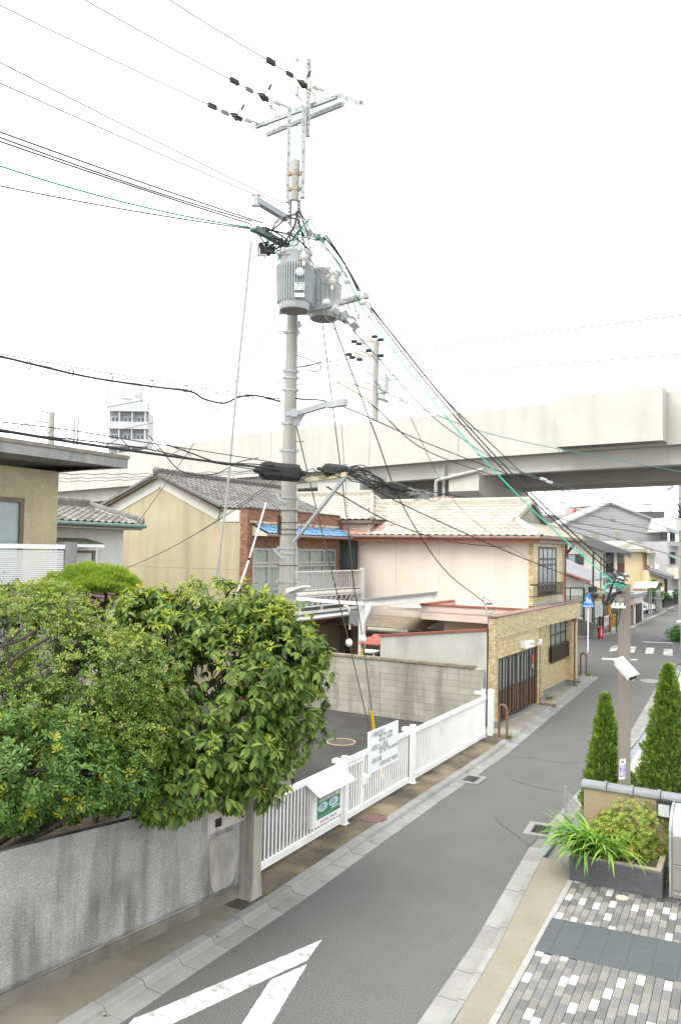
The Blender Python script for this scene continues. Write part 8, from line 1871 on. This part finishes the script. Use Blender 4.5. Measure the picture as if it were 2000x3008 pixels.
# ---- left shrubs
def shrub(name,label,base,lob,n,leafL,leafW,mats,seed,young,cnt=(6,9),single=300,el=(.1,.8),buds=None,cat='shrub',trunk=True):
    r=random.Random(seed); t=thing(name,label,cat,base); F=Foliage(); sh=[]
    for k in range(n):
        p,nn,kk=lobes_point(lob,r)
        d=(nn*.7+V((0,0,.6))+V((r.gauss(0,.35),r.gauss(0,.35),r.gauss(0,.25)))).normalized(); yg=r.random()<young(nn,p) and kk>.85
        c=r.randint(*cnt); x=d.orthogonal().normalized(); y=d.cross(x); ph=r.random()*6
        for i in range(c):
            a=ph+2*math.pi*i/c+r.uniform(-.3,.3); ld=(x*math.cos(a)+y*math.sin(a)+d*r.uniform(*el)).normalized()
            F.put(orient(p+ld*.008,ld,d,r.uniform(-.4,.4),r.uniform(.65,1.15)),1 if yg else (2 if r.random()<.4 else 0)); sh.append((1-kk)*3)
    F.build(t,(leaf_mesh(leafL,leafW,.2,.15,obov=True),leaf_mesh(leafL*.9,leafW*.9,.25,.0,obov=True),leaf_mesh(leafL,leafW*1.05,.2,.2,obov=True)),mats,single=single,shell=sh)
    if buds:
        b=MB()
        for k in range(buds):
            p,nn,kk=lobes_point(lob,r)
            if kk<.88 or nn.z<.05: continue
            for j in range(9): q=p+nn*.05+V((r.gauss(0,.025),r.gauss(0,.025),r.gauss(0,.02)+.03)); b.obb(q,(.0055,0,0),(0,.0055,0),(0,0,.0055))
        tag(b.build('flower_buds',M('bud_yellow',(.36,.36,.14),.7,.2,9.),t),kind='stuff')
    if trunk:
        for c,rx,ry,rz in lob:
            a=V(base)+V((r.uniform(-.1,.1),r.uniform(-.1,.1),.4)); mid=a.lerp(V(c),.6); MB().tube(bent([a,mid+V((r.uniform(-.2,.2),0,0)),V(c)],5),.035,6).build('stem',bark,t,smooth=True)
            for k in range(8):
                d=V((r.gauss(0,1),r.gauss(0,1),r.gauss(0,.6))).normalized(); MB().tube([mid.lerp(V(c),r.random()),V(c)+V((d.x*rx*.85,d.y*ry*.85,d.z*rz*.85))],[.014,.006],5).build('twig',bark,t)
    return t
lobA=[(PD(px,py,D),r,r,rz) for px,py,D,r,rz in ((60,1900,11.2,.95,.8),(230,1960,11.0,.85,.75),(360,1990,11.2,.7,.65),(110,1790,11.6,.75,.4),(-80,1860,11.2,.8,.8),(420,2070,11.2,.5,.5),(235,1900,11.6,.45,.35),(180,2110,10.6,.8,.6),(30,2060,10.7,.8,.6),(370,2180,10.8,.55,.45))]
sA=shrub('garden_shrub','tall fine-leaved garden shrub with pale flower buds at the left edge',(-10.6,7.9,.9),lobA,6200,.066,.024,[leaf_mat('shrub_leaf',(.11,.18,.026),(.175,.245,.04)),leaf_mat('shrub_young',(.22,.28,.04),(.32,.36,.07),trans=.33),leaf_mat('shrub_dark',(.045,.10,.02),(.085,.15,.03))],31,lambda n,p:.55 if n.z>.3 and p.z>4.2 else .10,buds=700)
for pts in ([(0,1990),(40,1940),(90,1905),(150,1870)],[(10,2060),(60,2010),(120,1985),(180,1960)],[(50,2060),(40,1980),(20,1900),(60,1850)],[(0,1900),(60,1880),(110,1850)]):
    MB().tube(bent([PD(x,y,10.25) for x,y in pts]),.022,6).build('bare_branch',bark,sA,smooth=True)
lobB=[(PD(px,py,D),r,r,rz) for px,py,D,r,rz in ((60,2250,9.6,.75,.6),(200,2285,9.7,.55,.42),(-60,2230,9.6,.7,.6),(290,2265,10.2,.45,.38),(150,2200,10.1,.6,.5),(360,2300,10.4,.4,.28),(300,2310,10.1,.36,.2))]+[(V((x,y,z)),.30,.5,.27) for x,y,z in ((-8.86,5.2,2.46),(-8.76,6.0,2.42),(-8.66,6.8,2.36),(-8.55,7.6,2.29),(-8.45,8.4,2.22),(-8.36,9.1,2.14))]
sB=shrub('garden_bush','lower glossy dark-leaved bush spilling over the roughcast wall at the left','' or (-9.8,6.9,.9),lobB,3300,.088,.032,[leaf_mat('bush_leaf',(.065,.14,.027),(.12,.205,.04),rough=.38),leaf_mat('bush_young',(.2,.26,.02),(.34,.33,.03),trans=.35),leaf_mat('bush_dark',(.03,.085,.022),(.055,.12,.03),rough=.36)],37,lambda n,p:.10)
# ---- clipped pine with an umbrella crown
pb=PD(300,1850,14.); pb.z=.9
pine=thing('clipped_pine','bright green clipped pine with flat umbrella crown behind the shrubs','tree',pb)
rp_=random.Random(44); nm=[MB(),MB()]
def needles(c,rx,ry,rz,n,flat=.35):
    for k in range(n):
        d=V((rp_.gauss(0,1),rp_.gauss(0,1),abs(rp_.gauss(0,.8))-flat*.3)).normalized(); kk=1-abs(rp_.gauss(0,.08))
        wob=1+.35*mnoise.noise(d*3.6+c)
        p=c+V((d.x*rx,d.y*ry,max(-.12,d.z)*rz))*kk*wob
        for j in range(7):
            e=(d*.6+V((rp_.gauss(0,.5),rp_.gauss(0,.5),.75+rp_.gauss(0,.3)))).normalized(); s=e.cross(V((rp_.gauss(0,1),rp_.gauss(0,1),rp_.gauss(0,1)))).normalized()*.006; L=rp_.uniform(.06,.115)
            nm[0 if rp_.random()<.7 else 1].add([p-s,p+s,p+e*L+s*.3,p+e*L-s*.3],[(0,1,2,3)])
for (px,py,D,rx,rz_,n) in ((200,1722,14.,.42,.20,900),(255,1700,14.1,.42,.22,1000),(310,1705,14.,.40,.22,900),(355,1722,14.1,.30,.18,700),(160,1745,13.8,.30,.20,700),(285,1725,13.7,.38,.16,700),(225,1740,13.6,.34,.16,600),(340,1740,13.8,.26,.13,450),(145,1775,13.7,.22,.15,400),(262,1806,14.,.22,.10,500)): needles(PD(px,py,D),rx,rx*.95,rz_,n)
tag(nm[0].build('needles',leaf_mat('pine_light',(.22,.34,.04),(.32,.42,.07),rough=.5,trans=.3),pine),kind='stuff'); tag(nm[1].build('inner_needles',leaf_mat('pine_mid',(.14,.26,.035),(.21,.33,.05),rough=.5),pine),kind='stuff')
MB().tube(bent([pb,PD(300,1900,14.),PD(308,1835,14.),PD(300,1795,14.),PD(312,1770,14.)]),.055,8).build('trunk',bark,pine,smooth=True)
for pts in ([(300,1830),(270,1800),(240,1785),(232,1750)],[(308,1790),(290,1765),(270,1752)],[(312,1775),(330,1755),(350,1742)],[(310,1775),(312,1750),(305,1735)],[(238,1782),(222,1760),(228,1740)],[(240,1780),(255,1755),(262,1742)]): MB().tube(bent([PD(x,y,14.) for x,y in pts]),.024,6).build('branch',bark,pine,smooth=True)
# ---- thujas behind the low wall
def thuja(label,px,D,pytop,hw,seed,n,base_z=.0):
    c=PD(px,2300,D); b=V((c.x,c.y,base_z)); h=PD(px,pytop,D).z-base_z; r=random.Random(seed); R=hw/FPX*D
    t=thing('thuja',label,'conifer',b,'clipped thujas behind the low wall'); ms=[MB(),MB(),MB()]
    for k in range(n):
        u=r.random()**1.25; z=u*h*.97; prof=R*(1-u**1.25)**.95*(1.04 if u>.06 else .85)+.03
        a=r.uniform(0,2*math.pi); q=V((math.cos(a),math.sin(a),0)); wob=1+.34*mnoise.noise(V((math.cos(a)*2.4+seed,math.sin(a)*2.4,z*4.)))+.2*mnoise.noise(V((math.cos(a)*6+seed,math.sin(a)*6,z*10.))); kk=1-abs(r.gauss(0,.10)) if r.random()<.8 else r.uniform(.4,.9)
        p=b+q*(prof*wob*kk)+Zu*z
        d=(q*r.uniform(.35,1.)+Zu*r.uniform(.5,1.1)+V((r.gauss(0,.25),r.gauss(0,.25),0))).normalized(); s=d.cross(V((r.gauss(0,1),r.gauss(0,1),r.gauss(0,.6)))).normalized(); L=r.uniform(.06,.12)
        tone=2 if r.random()<.02 else (0 if r.random()<.6 else 1)
        w=L*.42
        ms[tone].add([p,p+d*L*.45-s*w*.7,p+d*L*.62-s*w*.25,p+d*L*.9-s*w*.4,p+d*L,p+d*L*.85+s*w*.35,p+d*L*.6+s*w*.2,p+d*L*.5+s*w*.75],[(0,1,2),(0,2,4),(2,3,4),(0,4,6),(4,5,6),(0,6,7)])
    for m_,nm_,mt in zip(ms,('foliage','inner_foliage','brown_sprays'),(leaf_mat('thuja_light',(.155,.25,.04),(.22,.32,.06),rough=.55,trans=.2),leaf_mat('thuja_dark',(.095,.175,.032),(.14,.225,.045),rough=.55,trans=.2),leaf_mat('thuja_brown',(.17,.12,.035),(.2,.15,.05),rough=.7,trans=.2))): tag(m_.build(nm_,mt,t),kind='stuff')
    MB().tube([b-Zu*.05,b+Zu*h*.9],[.05,.01],6).build('trunk',bark,t)
    core=MB().lathe(b,Zu,[(R*.55,.08),(R*.6,h*.2),(R*.42,h*.5),(R*.12,h*.85),(.005,h*.93)],12); core.build('inner_branches',M('thuja_core',(.05,.085,.02),.95,.4,14.),t)
thuja('shorter cone-shaped thuja left of the taupe post',1776,16.6,2033,64,51,8500)
thuja('taller broad thuja right of the taupe post at the edge',1962,16.2,1945,96,52,13500)
thuja('small round thuja peeping out right behind the taupe post',1850,16.0,2268,34,53,1500)
# ---- azalea in the planter
def plz(px,py,D): return PD(px,py,D)
az=thing('azalea','rounded azalea with red-tinged leaf tips filling the right half of the planter','shrub',plq(.95,.35,hz-.04)); ra=random.Random(61)
lobZ=[(PD(1865,2420,14.25),.55,.45,.42),(PD(1835,2490,14.1),.45,.38,.36),(PD(1905,2590,13.95),.32,.28,.22),(PD(1835,2570,13.95),.34,.28,.26),(PD(1942,2550,14.1),.17,.2,.22),(PD(1800,2440,14.3),.36,.3,.34),(PD(1890,2500,14.1),.34,.3,.3)]
ms=[MB(),MB(),MB()]; lf_=leaf_mesh(.056,.02,.25,.12,obov=True)
pvv=[V(v) for v in lf_.v]
for k in range(4200):
    p,n,kk=lobes_point(lobZ,ra); d=(n*.8+Zu*.5+V((ra.gauss(0,.3),ra.gauss(0,.3),ra.gauss(0,.2)))).normalized(); x=d.orthogonal().normalized(); y=d.cross(x); redt=ra.random()<.06 and kk>.85
    for i in range(6):
        a=i*1.047+ra.uniform(-.3,.3); ld=(x*math.cos(a)+y*math.sin(a)+d*ra.uniform(.2,1.)).normalized(); mw=orient(p,ld,d,ra.uniform(-.3,.3),ra.uniform(.7,1.15)); ms[2 if redt and i<4 else (0 if ra.random()<.6 else 1)].add([mw@v for v in pvv],lf_.f)
for m_,nm_,mt in zip(ms,('foliage','dark_foliage','red_tips'),(leaf_mat('azalea_light',(.22,.29,.045),(.31,.36,.07)),leaf_mat('azalea_dark',(.13,.21,.035),(.18,.26,.05)),leaf_mat('azalea_red',(.42,.16,.07),(.5,.28,.1)))): tag(m_.build(nm_,mt,az),kind='stuff')
for k in range(16):
    c,rx,ry,rz=lobZ[ra.randrange(len(lobZ))]; a=plq(.75+ra.random()*.5,.3+.1*ra.random(),hz-.06); MB().tube(bent([a,a.lerp(c,.6)+V((ra.gauss(0,.05),ra.gauss(0,.05),0)),c+V((ra.gauss(0,rx*.4),ra.gauss(0,ry*.4),rz*.4))],4),.008,5).build('stem',bark,az)
# ---- strap-leaved clump
stp=thing('strap_plant','clump of arching bright green strap leaves spilling from the planter left end','plant',plq(.35,.35,hz-.04)); rs_=random.Random(71)
bm_=[leaf_mat('strap_light',(.15,.30,.035),(.22,.37,.06),rough=.4),leaf_mat('strap_dark',(.07,.18,.025),(.12,.25,.04),rough=.38)]
def blade(base,d,L,w,droop,mat):
    n=8; vs=[];fs=[]; side=d.cross(Zu).normalized(); p=V(base); v=V(d).normalized()
    for i in range(n+1):
        t=i/n; ww=w*(.45+.9*t if t<.45 else 1.25*(1-t)**.7+.02)*.5
        up_=side.cross(v).normalized(); vs+=[p-side*ww+up_*ww*.35,p,p+side*ww+up_*ww*.35]
        p=p+v*(L/n); v=(v-Zu*droop/n*(.5+t*1.6)).normalized()
    for i in range(n): a=i*3; fs+=[(a,a+1,a+4,a+3),(a+1,a+2,a+5,a+4)]
    MB().add(vs,fs).build('strap_leaf',mat,stp,smooth=True)
for k in range(225):
    b=plq(rs_.uniform(.02,.72),rs_.uniform(.10,.6),hz-.05); side_=-1 if rs_.random()<.58 else 1
    a=rs_.gauss(math.pi+.2,.75) if side_<0 else rs_.uniform(-2.9,.2)
    d=V((math.cos(a),math.sin(a),rs_.uniform(.75,1.9))).normalized()
    blade(b,d,rs_.uniform(.6,1.1),rs_.uniform(.04,.068),rs_.uniform(1.1,2.4),bm_[0 if rs_.random()<.6 else 1])
# ---- weeds, climber, roadside plants
def weed(p,label,n=26,s=.12,seed=1,single=False):
    r=random.Random(seed); t=thing('weed_tuft',label,'weed',p,'weeds along the left kerb'); m=MB()
    for k in range(n):
        a=r.uniform(0,6.28); d=V((math.cos(a)*r.uniform(.2,1),math.sin(a)*r.uniform(.2,1),r.uniform(.5,1.2))).normalized(); q=V(p)+V((r.gauss(0,s*.5),r.gauss(0,s*.5),0)); sd_=d.cross(Zu).normalized()*.008; L=s*r.uniform(.6,1.4); m.add([q-sd_,q+sd_,q+d*L*.6+sd_*1.6,q+d*L-Zu*L*.1,q+d*L*.6-sd_*1.6],[(0,1,2,3,4)])
    m.build('blades',MATS['weed_green'],t)
leaf_mat('weed_green',(.09,.18,.03),(.16,.24,.05))
for k,(x,y,s,lb) in enumerate(((1497,2170,.17,'weed tuft at the foot of the nearer hoop bollard'),(1658,2003,.2,'largest weed tuft by the tiled bay wall'),(1610,2053,.14,'weed tuft beside the door step'),(1612,2022,.12,'weed tuft under the bay pillar'),(1697,1984,.16,'weed tuft between downpipe and far bollard'),(1728,1985,.12,'weed tuft at the kerb beyond the far bollard'),(1698,2006,.1,'small weed tuft on the pavement edge past the bay'),(1690,2015,.09,'tiny weed tuft at the kerb joint'))): weed(G(x,y,.1),lb,34,s,90+k)
rb_=shrub('roadside_bush','low bright bush at the right edge of the far junction',G(2002,1882),[(G(2004,1884)+Zu*.5,1.0,.9,.55)],260,.16,.07,[leaf_mat('road_leaf',(.06,.17,.03),(.12,.25,.04)),leaf_mat('road_young',(.14,.28,.05),(.2,.3,.06)),leaf_mat('road_dark',(.03,.1,.02),(.06,.14,.03))],81,lambda n,p:.2,single=0,trunk=False)
yb_=shrub('yard_tree','small green tree beside the annex at the end of the carport',gv(PD(1918,1750,83)),[(PD(1917,1735,83),.55,.55,1.1),(PD(1921,1722,83),.45,.45,.6),(PD(1914,1750,83),.5,.5,.7)],260,.22,.09,[MATS['road_leaf'],MATS['road_young'],MATS['road_dark']],83,lambda n,p:.1,single=0,cat='tree')
ys2=shrub('yard_shrub','dark clipped shrubs on the garden wall before the annex',gv(PD(1945,1755,82)),[(PD(1940,1750,82.),.5,.4,.35),(PD(1955,1752,82.),.5,.4,.3),(PD(1985,1745,81.5),.3,.3,.45)],200,.16,.07,[MATS['road_dark'],MATS['road_leaf'],MATS['road_dark']],85,lambda n,p:.1,single=0,trunk=False)
# fallen leaves on gutter and road
fl_=MB(); rl2=random.Random(5)
for k in range(60):
    y=rl2.uniform(5.5,24); x=at_y(Lg,y).x+rl2.uniform(-.42,.12); z=.03 if x>at_y(Lg,y).x-.25 else .075
    if x>at_y(Lg,y).x: z=.012
    a=rl2.uniform(0,6); s=rl2.uniform(.015,.035); fl_.add([(x+s*math.cos(a),y+s*math.sin(a),z),(x-s*.5*math.sin(a),y+s*.5*math.cos(a),z+.006),(x-s*math.cos(a),y-s*math.sin(a),z),(x+s*.5*math.sin(a),y-s*.5*math.cos(a),z+.003)],[(0,1,2,3)])
o=fl_.build('fallen_leaves',M('dead_leaf',(.16,.085,.04),.8,.4,20.)); tag(o,'scattered brown fallen leaves along the left gutter','fallen leaves',None,'stuff')
